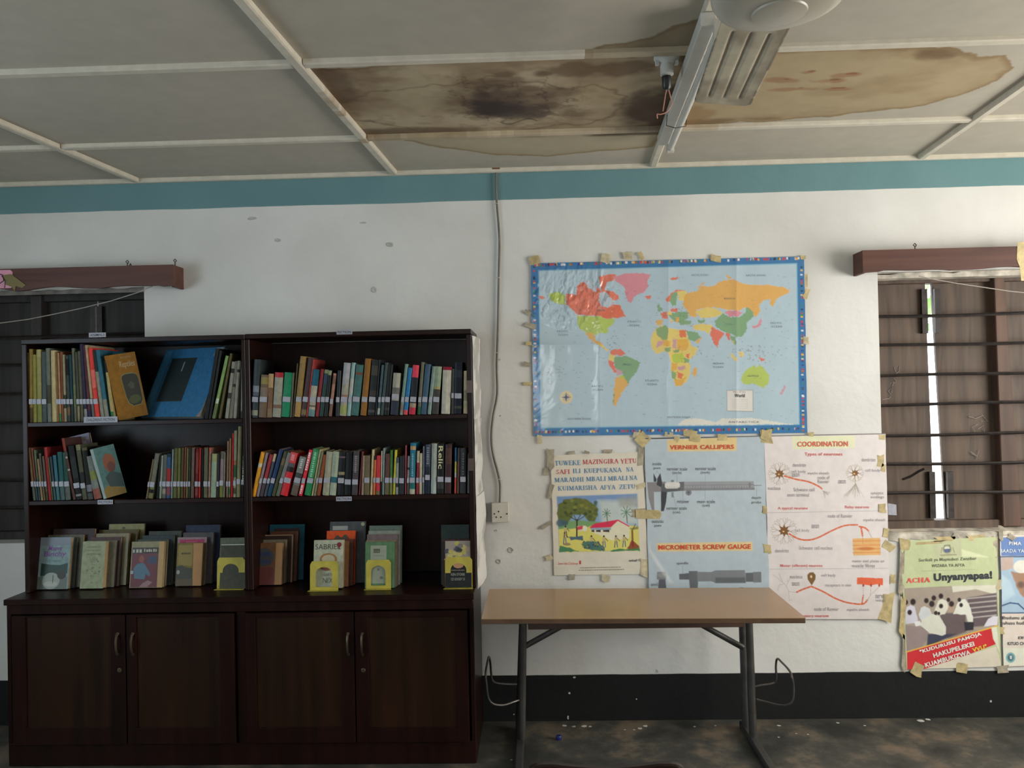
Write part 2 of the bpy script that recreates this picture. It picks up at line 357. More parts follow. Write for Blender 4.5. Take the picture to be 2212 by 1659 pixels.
def spot(a, b): return on(a, b, z=ZC)[:2]
def ceil_color(X, Y, k=1.0):
    base = lin((150, 144, 132))*CG
    c = np.ones(X.shape+(3,))*base
    c *= (.97+.06*fbm(X*1.5, Y*1.5, 3))[..., None]
    w1 = (fbm(X*9, Y*9, 11)-.5)*.16+(fbm(X*30, Y*30, 5)-.5)*.04
    def lay(a, col):
        nonlocal c
        a = np.clip(a*k, 0, 1)[..., None]; c = c*(1-a)+np.array(lin(col))*CG*a
    for P, col, edge, amp in ((ST1, (142, 127, 104), (98, 76, 54), .35), (ST2, (146, 137, 116), (112, 92, 64), .25), (ST3, (126, 115, 96), (104, 88, 66), .4), (ST4, (146, 131, 104), (110, 90, 64), .35)):
        d = sdist(X, Y, P)+w1*amp
        lay(sm(d, -.004, .004), col)
        lay(sm(d, -.004, .004)*(1-sm(d, .004, .035))*.75, edge)
        lay(sm(d, -.004, .004)*(1-sm(d, .03, .12))*.3*fbm(X*7, Y*7, 8), edge)
    inr = sm(sdist(X, Y, ST1), 0, .02)
    def blob(px, py, rx, ry, col, a, s=1, rag=.7):
        x, y = spot(px, py); d = np.hypot((X-x)/rx, (Y-y)/ry)+(fbm(X*12, Y*12, s)-.5)*rag
        lay((1-sm(d, .5, 1.05))*a*inr, col)
    f = fbm(X*5, Y*5, 21); lay(sm(f, .5, .75)*.45*inr, (104, 84, 62)); lay(sm(f, .5, .25)*.5*inr, (162, 150, 128))
    f2 = fbm(X*13+4, Y*20, 23); lay(sm(f2, .55, .75)*.35*inr, (96, 77, 58))
    blob(720, 190, .13, .3, (70, 50, 34), .7, 2); blob(860, 285, .5, .06, (74, 58, 42), .7, 4)
    blob(1090, 215, .34, .28, (92, 78, 62), .7, 5, 1.2); blob(1070, 225, .19, .17, (74, 60, 52), .8, 6, 1.6); blob(1065, 232, .12, .11, (46, 37, 36), .9, 66, 1.8); blob(1125, 238, .15, .09, (56, 46, 44), .75, 7, 1.9); blob(1045, 200, .06, .08, (58, 46, 40), .8, 27, 1.5); blob(1150, 205, .16, .05, (86, 70, 56), .6, 67, 1.9); blob(960, 215, .16, .06, (98, 80, 60), .6, 68, 1.8); blob(1250, 245, .14, .06, (90, 72, 54), .6, 69, 1.8)
    cx_, cy_ = spot(1090, 215); dd = np.hypot((X-cx_)/.42, (Y-cy_)/.34); rg = np.abs(fbm(X*9, Y*9, 81, 5)-.5); lay((1-sm(rg, .004, .022))*(1-sm(dd, .5, 1.05))*.7*inr, (62, 48, 38)); blob(1095, 180, .16, .06, (84, 68, 54), .6, 28, 1.6)
    blob(1085, 160, .06, .04, (84, 68, 50), .7, 8, 1.1); blob(1180, 158, .05, .035, (84, 68, 50), .7, 9, 1.1); blob(1190, 225, .05, .04, (74, 60, 48), .6, 10); blob(1140, 190, .05, .03, (84, 68, 50), .6, 29, 1.3); blob(1210, 190, .03, .02, (84, 68, 50), .6, 30, 1.3)
    blob(1290, 150, .25, .08, (84, 64, 46), .7, 12, 1.2); blob(1420, 235, .20, .30, (62, 44, 32), .85, 13); blob(1380, 285, .3, .08, (60, 44, 32), .8, 14)
    blob(900, 200, .16, .22, (150, 139, 114), .6, 15); blob(1290, 205, .12, .15, (150, 132, 104), .5, 16)
    x, y = spot(1050, 235); d = np.hypot((X-x)/.62, (Y-y)/.30)+(fbm(X*8, Y*8, 31)-.5)*.35
    lay(np.exp(-((d-.95)/.022)**2)*.55*inr, (84, 66, 46))
    x, y = spot(1120, 262); d = np.abs((Y-y)-(X-x)*.9+.08*np.sin((X-x)*25)); lay(np.exp(-(d/.006)**2)*(np.abs(X-x) < .08)*.9*inr, (40, 30, 24))
    inr = sm(sdist(X, Y, ST4), 0, .05)
    f = fbm(X*4, Y*6, 41); lay(sm(f, .5, .8)*.4*inr, (118, 98, 70))
    for q, (a, b, rx, ry) in enumerate(((1795, 172, .10, .06), (1745, 155, .06, .04), (1690, 172, .08, .05), (1720, 190, .10, .04), (1800, 190, .09, .03), (1830, 160, .07, .04))):
        blob(a, b, rx*.8, ry*.55, (124, 84, 58), .6, 50+q, 1.9); blob(a+10, b-3, rx*.3, ry*.25, (104, 60, 42), .7, 70+q, 1.6)
    blob(2050, 108, .12, .09, (92, 72, 50), .8, 60); blob(1560, 265, .4, .07, (96, 74, 50), .7, 61); blob(1500, 250, .1, .15, (120, 92, 60), .6, 62)
    return np.clip(c, .01, .85)
def grid_obj(name, P, colr, nu, nv, mat, parent=None, smooth=True):
    """P (nu*nv,3) row-major over v then u"""
    me = bpy.data.meshes.new(name)
    idx = np.arange(nu*nv).reshape(nv, nu)
    q = np.stack([idx[:-1, :-1], idx[:-1, 1:], idx[1:, 1:], idx[1:, :-1]], -1).reshape(-1, 4)
    off = wloc(parent) if parent else Vector((0, 0, 0))
    P = P-np.array(off)[None]
    me.vertices.add(nu*nv); me.vertices.foreach_set('co', P.astype(np.float32).ravel())
    me.loops.add(q.size); me.loops.foreach_set('vertex_index', q.astype(np.int32).ravel())
    me.polygons.add(len(q)); me.polygons.foreach_set('loop_start', np.arange(0, q.size, 4, dtype=np.int32))
    try: me.polygons.foreach_set('loop_total', np.full(len(q), 4, dtype=np.int32))
    except Exception: pass
    me.update(calc_edges=True)
    at = me.color_attributes.new('Col', 'FLOAT_COLOR', 'POINT')
    at.data.foreach_set('color', np.concatenate([colr.reshape(-1, 3), np.ones((nu*nv, 1))], 1).astype(np.float32).ravel())
    me.materials.append(mat)
    if smooth: me.polygons.foreach_set('use_smooth', [True]*len(q))
    o = bpy.data.objects.new(name, me); COL.objects.link(o)
    if parent: o.parent = parent
    return o
ceil_o = MB().box(RX0-.2, RX1+.2, RY0-.2, RY1+.25, ZC+.012, ZC+.09).build('ceiling', M_CEIL); tag(ceil_o, kind='structure')
ceil_o.data.color_attributes.new('Col', 'FLOAT_COLOR', 'CORNER').data.foreach_set('color', [.4, .4, .38, 1]*24)
XB = [lambda y: RX0, lambda y: -2.13+.12*y, lambda y: -.735+.0608*y, lambda y: .643+.0452*y, lambda y: 2.04+.068*y, lambda y: RX1]
YB = [-.02, -.60, -1.43, -2.27, -3.10, -3.93, -4.76, -5.6, RY0]
for i in range(5):
    for j in range(8):
        y1, y0 = YB[j], YB[j+1]
        fine = (i in (2, 3) and j < 3)
        st = .0065 if fine else .15
        nu = max(3, int((XB[i+1](y1)-XB[i](y1))/st)); nv = max(3, int((y1-y0)/st))
        V = np.linspace(y0+.002, y1-.002, nv)[:, None]*np.ones((1, nu)); U = np.linspace(0, 1, nu)[None]*np.ones((nv, 1))
        xa = np.array([XB[i](y) for y in V[:, 0]])[:, None]+.002; xb = np.array([XB[i+1](y) for y in V[:, 0]])[:, None]-.002
        X = xa+(xb-xa)*U
        sag = .010*np.sin(np.pi*U)*np.sin(np.pi*(V-y0)/(y1-y0))+ (.004*(fbm(X*3, V*3, 70)-.5) if fine else 0)
        Z = ZC+.003-sag*.8
        c = ceil_color(X, V) if fine else np.ones(X.shape+(3,))*lin((150, 144, 132))*CG*(1+.02*math.sin(i*3+j*5))
        grid_obj('ceiling_panel', np.stack([X, V, Z], -1).reshape(-1, 3), c, nu, nv, M_CEIL, ceil_o)
def batten(p0, p1, w, h, name='ceiling_batten', k=.55, step=.03):
    p0 = np.array(p0); p1 = np.array(p1); L = np.linalg.norm(p1-p0); n = max(1, int(L/step)); d = (p1-p0)/L; nrm = np.array([-d[1], d[0]])
    mb = MB(); T = np.linspace(0, 1, n+1); pts = p0[None]+(p1-p0)[None]*T[:, None]
    mid = (pts[:-1]+pts[1:])/2; cc = ceil_color(mid[:, 0], mid[:, 1], k)*1.36
    cc = np.clip(cc*np.array([1, 1, .99]), 0, .78)
    vs = []
    for p in pts:
        a = p-nrm*w/2; b = p+nrm*w/2; e = nrm*.006
        vs += [(a[0], a[1], ZC+.01), (a[0], a[1], ZC-h+.004), (a[0]+e[0], a[1]+e[1], ZC-h), (b[0]-e[0], b[1]-e[1], ZC-h), (b[0], b[1], ZC-h+.004), (b[0], b[1], ZC+.01)]
    b0 = len(mb.v); mb.v += vs
    for i in range(n):
        for k2 in range(5):
            a = b0+i*6+k2; mb.f.append((a, a+1, a+7, a+6)); mb.m.append(0); mb.c.append(tuple(cc[i]))
    mb.f.append(tuple(b0+q for q in range(6))); mb.m.append(0); mb.c.append(tuple(cc[0]))
    mb.f.append(tuple(b0+n*6+q for q in range(5, -1, -1))); mb.m.append(0); mb.c.append(tuple(cc[-1]))
    return mb.build(name, M_BATT, ceil_o)
for j in range(1, 8):
    for i in range(5):
        y = YB[j]; batten((XB[i](y)+.021, y), (XB[i+1](y)-.021, y), .042, .016, k=.75 if not (i == 3 and j in (1, 2)) else .3)
for i in range(1, 5): batten((XB[i](RY0), RY0), (XB[i](-.03), -.03), .038, .02)
batten((RX0, -.014), (RX1, -.014), .028, .02, 'cornice_strip', .2)
# floor and walls
fl = MB().box(RX0-.2, RX1+.2, RY0-.2, RY1+.25, -.1, 0).build('floor', M_FLOOR); tag(fl, kind='structure')
mb = MB()
for a, b, r in ((1219, 1566, 7), (1240, 1568, 5), (1262, 1567, 8), (1275, 1568, 4), (1383, 1572, 6), (1394, 1567, 7), (1370, 1575, 3), (1545, 1566, 3), (1683, 1566, 5), (1720, 1583, 3), (1745, 1585, 3), (1810, 1560, 4), (1990, 1556, 9), (2005, 1553, 6), (1868, 1566, 3), (1500, 1568, 3), (1350, 1575, 3), (1105, 1640, 3), (1682, 1591, 3)):
    p = on(a, b+2, z=.0); n = 7; rr = r*.0022
    vs = [(p[0]+rr*(.7+.5*random.random())*math.cos(k*6.283/n), p[1]+rr*.9*(.7+.5*random.random())*math.sin(k*6.283/n), .0015) for k in range(n)]
    mb.add(vs, [tuple(range(n))]); 
tag(mb.build('paint_fleck', M_WHITE, fl), kind='stuff')
WL = on(312, 640, y=0); WR = on(1893, 600, y=0)
LX0, LX1, LZ0, LZ1 = -3.55, -2.112, .985, 2.352
GX0, GX1, GZ0, GZ1 = 1.808, 3.25, .965, 2.335
mb = MB(); T = .24
def wl(x0, x1, z0, z1): mb.box(x0, x1, 0, T, z0, z1)
wl(RX0-.2, LX0, 0, ZC); wl(LX0, LX1, 0, LZ0); wl(LX0, LX1, LZ1, ZC); wl(LX1, GX0, 0, ZC); wl(GX0, GX1, 0, GZ0); wl(GX0, GX1, GZ1, ZC); wl(GX1, RX1+.2, 0, ZC)
wb = mb.build('wall_back', M_WALL); tag(wb, kind='structure')
def chip(px, py, r, mat=M_CHIP, name='plaster_chip', asp=1.0):
    p = on(px, py, y=0); n = 9; mb = MB()
    ring = [(.8+.35*random.random()) for k in range(n)]
    vs = [(p[0]+r*ring[k]*math.cos(k*6.283/n), -.0035, p[2]+r*asp*ring[k]*math.sin(k*6.283/n)) for k in range(n)]
    vs += [(p[0]+1.25*r*ring[k]*math.cos(k*6.283/n), .0005, p[2]+1.25*asp*r*ring[k]*math.sin(k*6.283/n)) for k in range(n)]
    vs += [(p[0], .0, p[2])]
    mb.add(vs, [(k, (k+1) % n, n+(k+1) % n, n+k) for k in range(n)]+[((k+1) % n, k, 2*n) for k in range(n)]); mb.build(name, mat, wb)
M_PL2 = plain('dented_plaster', (.5, .49, .46), .8, 0, .15, 30, .3)
for a, b, r, q in ((842, 528, .018, .6), (600, 519, .014, .6), (545, 472, .02, .35), (785, 481, .016, .25), (808, 626, .014, 1), (1103, 1188, .016, .9), (1077, 1212, .012, 1), (1072, 1146, .005, 1), (1080, 777, .004, 1), (1081, 898, .004, 1), (1420, 1450, .004, 2)): chip(a, b, r, M_PL2, asp=q)
for a, b, r, q in ((1241, 1463, .007, .6), (1230, 1497, .005, 1), (1227, 1550, .004, 2.2), (2140, 1515, .005, 1), (1375, 1510, .003, 1), (1217, 1563, .005, 1), (1110, 1543, .003, 1)): chip(a, b, r, M_WHITE, 'paint_chip', q)
def holed(name, x, sgn, y0, y1, z0, z1):
    mb = MB(); a, b = sorted((x, x+sgn*.2))
    mb.box(a, b, RY0-.2, y0, 0, ZC); mb.box(a, b, y1, RY1, 0, ZC); mb.box(a, b, y0, y1, 0, z0); mb.box(a, b, y0, y1, z1, ZC)
    tag(mb.build(name, M_WALL), kind='structure')
holed('wall_right', RX1, 1, -3.3, -.7, 1.1, 2.4); holed('wall_left', RX0, -1, -4.3, -2.1, 1.1, 2.4)
mb = MB(); mb.box(RX0, -.425, RY0-.2, RY0, 0, ZC); mb.box(.025, RX1, RY0-.2, RY0, 0, ZC); mb.box(-.425, .025, RY0-.2, RY0, 0, 1.45); mb.box(-.425, .025, RY0-.2, RY0, 2.55, ZC)  # unseen slit, added for the glare lamp
tag(mb.build('wall_front', M_WALL), kind='structure')
# outdoors seen through the shutter gap
yard = MB().box(-12, 12, .5, 14, -.25, -.15).build('yard_ground', plain('sunlit_sand', (.55, .5, .4), .9, 0, .2, 3, .1)); tag(yard, kind='structure')
tb = thing('leafy_bush', 'green leafy bush outside the right-hand window, seen through the gap', 'bush', (4.6, 7.5, -.15))
mb = MB(); 
for k in range(420):
    a = random.uniform(0, 6.28); ph = random.uniform(-1, 1); rr = 1.5*random.uniform(.75, 1)
    p = Vector((4.6+rr*math.cos(a)*math.sqrt(1-ph*ph)*1.1, 7.5+rr*math.sin(a)*math.sqrt(1-ph*ph), 3.3+1.1*ph))
    d = Vector((random.uniform(-1, 1), random.uniform(-1, 1), random.uniform(-1, 1))).normalized(); e = d.orthogonal().normalized()
    mb.add([p, p+d*.16+e*.07, p+d*.34, p+d*.16-e*.07], [(0, 1, 2, 3)])
mb.build('foliage', plain('green_leaf', (.16, .30, .06), .5, 0, .3, 3, 0), tb, kind='stuff')
mb = MB(); mb.tube([(4.6, 7.5, -.15), (4.65, 7.5, 1.2), (4.6, 7.5, 3)], [.12, .09, .05]); mb.build('trunk', M_SHUT, tb)

# ------------------------------------------------------------------ windows
def window(name, x0, x1, z0, z1, mull, leaves, barz, label, MS=M_SHUT, MF=M_FRAME):
    w = thing(name, None, None, ((x0+x1)/2, .12, z0), kind='structure')
    mb = MB(); f = .045
    for a in ((x0, x1, .115, .19, z0, z0+f), (x0, x1, .115, .19, z1-f, z1), (x0, x0+.012, .115, .19, z0, z1), (x1-.04, x1, .115, .19, z0, z1)): mb.box(*a)
    mb.build('window_frame', MS, w, bevel=.003)
    for (a, b, c, d) in mull: MB().hexa([(a, .095, z0+.01), (b, .095, z0+.01), (b, .185, z0+.01), (a, .185, z0+.01), (c, .095, z1-.01), (d, .095, z1-.01), (d, .185, z1-.01), (c, .185, z1-.01)]).build('mullion', MF, w, bevel=.004)
    for (xb0, xb1, xt0, xt1, yb, yt, e0, e1) in leaves:     # shutter leaf: plywood sheet with end blocks
        zz0, zz1 = z0+.045, z1-.045
        lf = MB().hexa([(xb0, yb, zz0), (xb1, yt, zz0), (xb1, yt+.018, zz0), (xb0, yb+.018, zz0), (xt0, yb, zz1), (xt1, yt, zz1), (xt1, yt+.018, zz1), (xt0, yb+.018, zz1)]).build('shutter_leaf', MS, w)
        for (zz, hh) in ((zz1-.27, .24), (zz0+.01, .25)):
            for xx, ee in ((e0, xb0 if zz < 1.6 else xt0), (e1, xb1 if zz < 1.6 else xt1)):
                if xx: 
                    q = MB().box(ee-(.03 if xx > 0 else 0), ee+(.03 if xx < 0 else 0), min(yb, yt)-.022, min(yb, yt)-.001, zz, zz+hh); q.build('shutter_cleat', M_IRON, lf)
    xs = [x0+.005]+[(m[0]+m[1])/2 for m in mull]+[x1-.005]
    for z in barz:
        mb = MB()
        pts = [(x, .085+.002*math.sin(x*9), z+.003*math.sin(x*5+z*9)) for x in np.linspace(x0+.002, x1-.002, 13)]
        mb.tube(pts, .0095, 6); mb.build('security_bar', M_IRON, w)
    return w
def zw(px, py, y): return on(px, py, y=y)[2]
bz = [zw(2110, q, .085) for q in (679, 742, 807.6, 871, 937, 1000, 1063)]
mL, mR = on(2158, 900, y=.1)[0], on(2190, 1000, y=.1)[0]
g0t, g1t = on(1997, 640, y=.16)[0], on(2012, 640, y=.16)[0]
g0b, g1b = on(2016, 1120, y=.16)[0], on(2042, 1120, y=.16)[0]
w2 = window('window_2', GX0, GX1, GZ0, GZ1, [(mL+.005, mR+.03, mL-.01, mL+.045)],
    [(GX0+.012, g0b, GX0+.012, g0t, .15, .15, 0, 1), (g1b, mL+.02, g1t, mL+.02, .155, .145, -1, 0), (mR-.01, GX1-.04, mR-.02, GX1-.04, .15, .15, 0, 0)], bz, '')
gl = on(213, 650, y=.16)[0]
bzl = [z for z in bz]
m1 = on(78, 680, y=.1)[0]
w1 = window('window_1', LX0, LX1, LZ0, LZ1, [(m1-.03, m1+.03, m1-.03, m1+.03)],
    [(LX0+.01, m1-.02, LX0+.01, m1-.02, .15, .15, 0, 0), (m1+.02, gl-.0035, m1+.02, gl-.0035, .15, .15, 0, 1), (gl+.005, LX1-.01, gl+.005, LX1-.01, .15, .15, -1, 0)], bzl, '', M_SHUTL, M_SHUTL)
# rough lime plaster around the right-hand opening
def rag(mbx, xa, xb, z, hgt, up_, y0=-.006, n=22):
    top = [(xa+(xb-xa)*k/n, z+up_*hgt*(.55+.45*random.random())) for k in range(n+1)]
    bot = [(xa+(xb-xa)*k/n, z) for k in range(n, -1, -1)]
    mbx.prism(top+bot, y0, .004)
mb = MB(); rag(mb, GX0+.004, GX1, GZ0-.0, .045, -1); mb.box(GX0, GX1, .002, .125, GZ0-.004, GZ0+.004)
mb.build('plaster_sill', M_LINTEL, w2)
mb = MB(); mb.box(GX0, GX1, 0.0, .125, GZ1-.004, GZ1+.002); rag(mb, GX0, GX1, GZ1-.03, .035, 1, .09); mb.build('plaster_lintel', M_LINTEL, w2)
mb = MB(); mb.box(LX0, LX1, 0.0, .125, LZ1-.004, LZ1+.002); rag(mb, LX0, LX1, LZ1-.02, .03, 1, -.004); mb.build('plaster_lintel', plain('shaded_plaster', (.22, .20, .18), .9, 0, .4, 14, .6), w1)  # left lintel: shade under the pelmet put into the plaster colour
# chalk scribbles on the shutters
def strokes(lines, y, r, parent, name='chalk_scribble', mat=M_CHALK):
    mb = MB()
    for ln in lines: mb.tube([tuple(on(a, b, y=y)) for a, b in ln], r, 4)
    return mb.build(name, mat, parent)
cq = lambda L: [(1820+a/2.438, 500+b/2.438) for a, b in L]
strokes([cq(l) for l in (((210, 885), (245, 880), (252, 870)), ((255, 860), (240, 840), (262, 820), (258, 850)), ((250, 800), (270, 790), (262, 815)), ((270, 775), (285, 790), (268, 800)), ((280, 740), (272, 715), (300, 705), (298, 735), (280, 750)))], .147, .0013, w2)
strokes([cq(l) for l in (((665, 975), (700, 985), (740, 968)), ((735, 965), (765, 1000), (730, 1000)), ((712, 1015), (685, 1030), (700, 1062)), ((715, 1038), (745, 1020), (748, 1055), (735, 1040)), ((675, 1160), (710, 1185), (680, 1170)), ((720, 1150), (705, 1200), (725, 1180)))], .141, .0013, w2)
strokes([cq(((320, 1305), (360, 1290), (400, 1265), (430, 1250)))], .147, .006, w2, 'dark_smear', M_IRON)
p = on(1928, 1100, y=-.003)
# ------------------------------------------------------------------ pelmets with string
def pelmet(x0, x1, zt, zb, label, hooks):
    o = thing('pelmet', label, 'pelmet', ((x0+x1)/2, -.06, zb))
    n = 60; bot = []
    for k in range(n+1):
        x = x1-(x1-x0)*k/n; ph = (x-x0)*7.0
        bot.append((x, zb+.012*abs(math.sin(ph))*(1 if x-x0 > .1 and x1-x > .08 else .2)+.004*math.sin(ph*2.7)))
    MB().prism([(x0, zt), (x1, zt)]+bot, -.125, -.107).build('front_board', M_PEL, o)
    for xx in (x0, x1-.018): MB().box(xx, xx+.018, -.106, 0.0, zb, zt).build('end_board', M_PEL, o, bevel=.002)
    for h in hooks:
        q = on(h, 560, y=-.116); mb = MB()
        mb.tube([(q[0], -.116, zt-.004), (q[0], -.116, zt+.014), (q[0]-.008, -.116, zt+.022), (q[0], -.116, zt+.03), (q[0]+.007, -.116, zt+.022), (q[0]+.004, -.116, zt+.014)], .0025, 6)
        if h == 275: mb.tube([(q[0]+.01, -.116, zt-.002), (q[0]+.016, -.116, zt+.012), (q[0]+.022, -.116, zt-.002)], .003, 6)
        mb.build('hook', M_IRON, o)
    return o
pl = pelmet(-3.62, -1.893, 2.456, 2.340, 'long dark brown wooden pelmet with a scalloped edge above the left window', [275, 378])
pr = pelmet(1.682, 3.35, 2.436, 2.320, 'reddish brown wooden pelmet with a ragged lower edge above the right window', [1977])
mb = MB(); pts = [on(a, b, y=yy) for a, b, yy in ((330, 618, -.108), (300, 631, -.112), (240, 650, -.115), (180, 665, -.118), (120, 678, -.12), (60, 690, -.12), (0, 698, -.12), (-60, 705, -.12), (-240, 690, -.118))]
mb.tube(pts, .0026, 6); tag(mb.build('curtain_string', M_STRING), 'pale string sagging in front of the left window from the pelmet', 'string')
mb = MB(); pts = [on(a, b, y=-.1) for a, b in ((1985, 596), (2010, 602), (2060, 611), (2120, 620), (2180, 629), (2240, 635), (2400, 640), (2560, 620), (2700, 570))]
mb.tube(pts, .0026, 6); tag(mb.build('curtain_string', M_STRING), 'pale string hung across the top of the right window', 'string')
st = thing('sticker', 'pink sticker with a dark curl taped to the left end of the dark pelmet', 'sticker', on(5, 605, y=-.1265))
def flat(pts, y, t, name, mat, parent, **k):
    P = [on(a, b, y=y) for a, b in pts]; mb = MB(); mb.prism([(p[0], p[2]) for p in P], y-t, y); return mb.build(name, mat, parent, **k)
flat([(-22, 584), (22, 583), (27, 587), (27, 618), (24, 622), (-22, 624)], -.1262, .001, 'backing', ink((190, 130, 150), 1.6), st)
strokes([[(-8, 590), (6, 594), (8, 606), (0, 612), (-6, 606)], [(4, 596), (12, 606), (10, 622)]], -.1285, .0025, st, 'curl', ink((35, 20, 45)))
flat([(8, 594), (24, 592), (56, 616), (48, 622), (34, 618), (32, 630), (26, 620), (10, 614)], -.1278, .0012, 'tape', ink((110, 100, 55), 1.3), st)
flat([(2198, 524), (2216, 522), (2216, 606), (2206, 607), (2202, 575), (2196, 560)], -.1258, .001, 'tape', M_TAPE, pr)
# ------------------------------------------------------------------ bookcase cabinet
CX0, CX1, CY = -2.572, -.318, -.476           # base cabinet
ZB = .803                                     # top of the base
HX0, HX1, HY, HZ = -2.552, -.312, -.365, 2.06   # shelves above
cab = thing('bookcase', 'dark wooden bookcase with two bays of shelves over four cupboard doors', 'bookcase', ((CX0+CX1)/2, -.2, 0))
bv = .0025
def cb(name, *a, m=None, bevel=bv, par=None): return MB().box(*a).build(name, m or M_CAB, par or cab, bevel=bevel)
cb('counter_top', CX0-.006, CX1+.004, CY-.012, -.004, ZB-.028, ZB)
for x in (CX0, CX1-.022, -1.452): cb('carcass_side', x, x+.022, CY+.002, -.006, .004, ZB-.028)
cb('plinth', CX0+.002, CX1-.002, CY, CY+.02, .002, .108)
cb('top_rail', CX0+.002, CX1-.002, CY, CY+.02, ZB-.075, ZB-.028)
cb('back_panel', CX0+.02, CX1-.02, -.018, -.006, .01, ZB-.03, m=M_CAB)
def px(a): return on(a, 1450, y=CY-.018)[0]
doors = [(26, 272, 56, 241, 250, 258), (274, 507, 295, 475, 283, None), (530, 766, 553, 738, 750, None), (768, 1012, 797, 985, 781, 785)]
cb('door_stile', px(508)+.002, px(529)-.002, CY, CY+.02, .108, ZB-.075)
for (a, b, c, d, hx, lk) in doors:
    X0, X1, P0, P1 = px(a), px(b), px(c), px(d)
    z0, z1, q0, q1 = .112, ZB-.078, on((c+d)/2, 1572, y=CY-.018)[2], on((c+d)/2, 1333, y=CY-.018)[2]
    mb = MB(); f0, f1 = CY-.02, CY-.001
    mb.box(X0+.001, P0, f0, f1, z0, z1); mb.box(P1, X1-.001, f0, f1, z0, z1); mb.box(P0, P1, f0, f1, z0, q0); mb.box(P0, P1, f0, f1, q1, z1)
    dr = mb.build('door', M_CAB, cab, bevel=.0012)
    MB().box(P0-.002, P1+.002, CY-.011, CY-.003, q0-.002, q1+.002).build('door_panel', M_CABP, dr)
    hz = on(hx, 1394, y=CY-.04)[2]; xx = on(hx, 1394, y=CY-.04)[0]
    mb = MB(); mb.tube([(xx, CY-.02, hz+.05), (xx, CY-.032, hz+.044), (xx, CY-.040, hz+.022), (xx, CY-.042, hz), (xx, CY-.040, hz-.022), (xx, CY-.032, hz-.044), (xx, CY-.02, hz-.05)], [.008, .006, .0055, .0055, .0055, .006, .008], 8)
    mb.build('handle', M_BRASS, dr, smooth=True, label='bowed dull brass pull handle')
    if lk:
        p = on(lk, 1448, y=CY-.022); MB().lathe([(.011, 0), (.011, -.004), (.008, -.006), (.0, -.006)], (p[0], CY-.020, p[2]), 14, 'y').build('lock', M_BRASS, dr, label='small round keyhole lock')
for k, xx in enumerate((px(508)+.02, px(530)-.02)):
    pass
# upper shelves
XD0, XD1 = -1.449, -1.408
cb('side_panel', HX0, HX0+.024, HY, -.004, ZB+.001, HZ-.024); cb('side_panel', HX1-.026, HX1, HY, -.004, ZB+.001, HZ-.024)
cb('divider', XD0, XD0+.02, HY, -.012, ZB+.001, HZ-.024); cb('divider', XD1-.02, XD1, HY, -.012, ZB+.001, HZ-.024)
cb('top_board', HX0, XD0+.0195, HY-.003, -.004, HZ-.024, HZ); cb('top_board', XD0+.0205, HX1, HY-.003, -.004, HZ-.022, HZ+.002)
cb('back_panel', HX0+.024, HX1-.026, -.012, -.004, ZB+.001, HZ-.024)
S1, S2 = 1.647, 1.258
SHZ = {}
for bay, (a, b) in (('L', (HX0+.024, XD0)), ('R', (XD1, HX1-.026))):
    for q, z in (('1', S1), ('2', S2)): cb('shelf', a, b, HY+.002, -.012, z-.022, z)
# ------------------------------------------------------------------ shelf name cards
def fit_text(s, x, z, w, h, y, mat, parent, name='lettering', bold=0, ser=False, italic=0, face=None, rot=0, heavy=1.0, center=True):
    """flat lettering standing in a plane y=const, centred at x,z (metres)"""
    v, f = serif_mesh(s, heavy) if ser else glyph_mesh(s, bold)
    if not v: return None
    A = np.array(v); mn = A.min(0); mx = A.max(0)
    sx = w/(mx[0]-mn[0]); sy = h/(mx[1]-mn[1]) if h else sx
    X = (A[:, 0]-(mn[0]+mx[0])/2)*sx; Z = (A[:, 1]-(mn[1]+mx[1])/2)*sy; X = X+italic*Z
    c, s_ = math.cos(rot), math.sin(rot); X, Z = X*c-Z*s_, X*s_+Z*c
    mb = MB(); mb.add([(x+a, y, z+b) for a, b in zip(X, Z)], f)
    return mb.build(name, mat, parent)
M_INK = ink((40, 40, 45), 1)
for (a, b, c, d, s, lab) in ((192, 229, 719, 728, 'ANIMALS', 'white name card reading ANIMALS on the left bay top edge'),
    (181, 254, 901, 912, "CHILDREN'S FICTION", "white name card reading CHILDREN'S FICTION on the upper left shelf edge"),
    (211, 244, 1080, 1089, 'FICTION', 'white name card reading FICTION on the lower left shelf edge'),
    (727, 761, 713, 722, 'FICTION', 'white name card reading FICTION on the right bay top edge'),
    (726, 760, 1073, 1082, 'FICTION', 'white name card reading FICTION on the lower right shelf edge')):
    yy = HY-.004; p, q = on(a, c, y=yy), on(b, d, y=yy)
    o = thing('name_card', lab, 'card', ((p[0]+q[0])/2, yy, q[2]))
    MB().box(p[0], q[0], yy-.0012, yy-.0002, q[2], p[2]).build('card', M_STICK, o)
    fit_text(s, (p[0]+q[0])/2, (p[2]+q[2])/2, (q[0]-p[0])*.84, (p[2]-q[2])*.5, yy-.0016, M_INK, o, bold=.01)
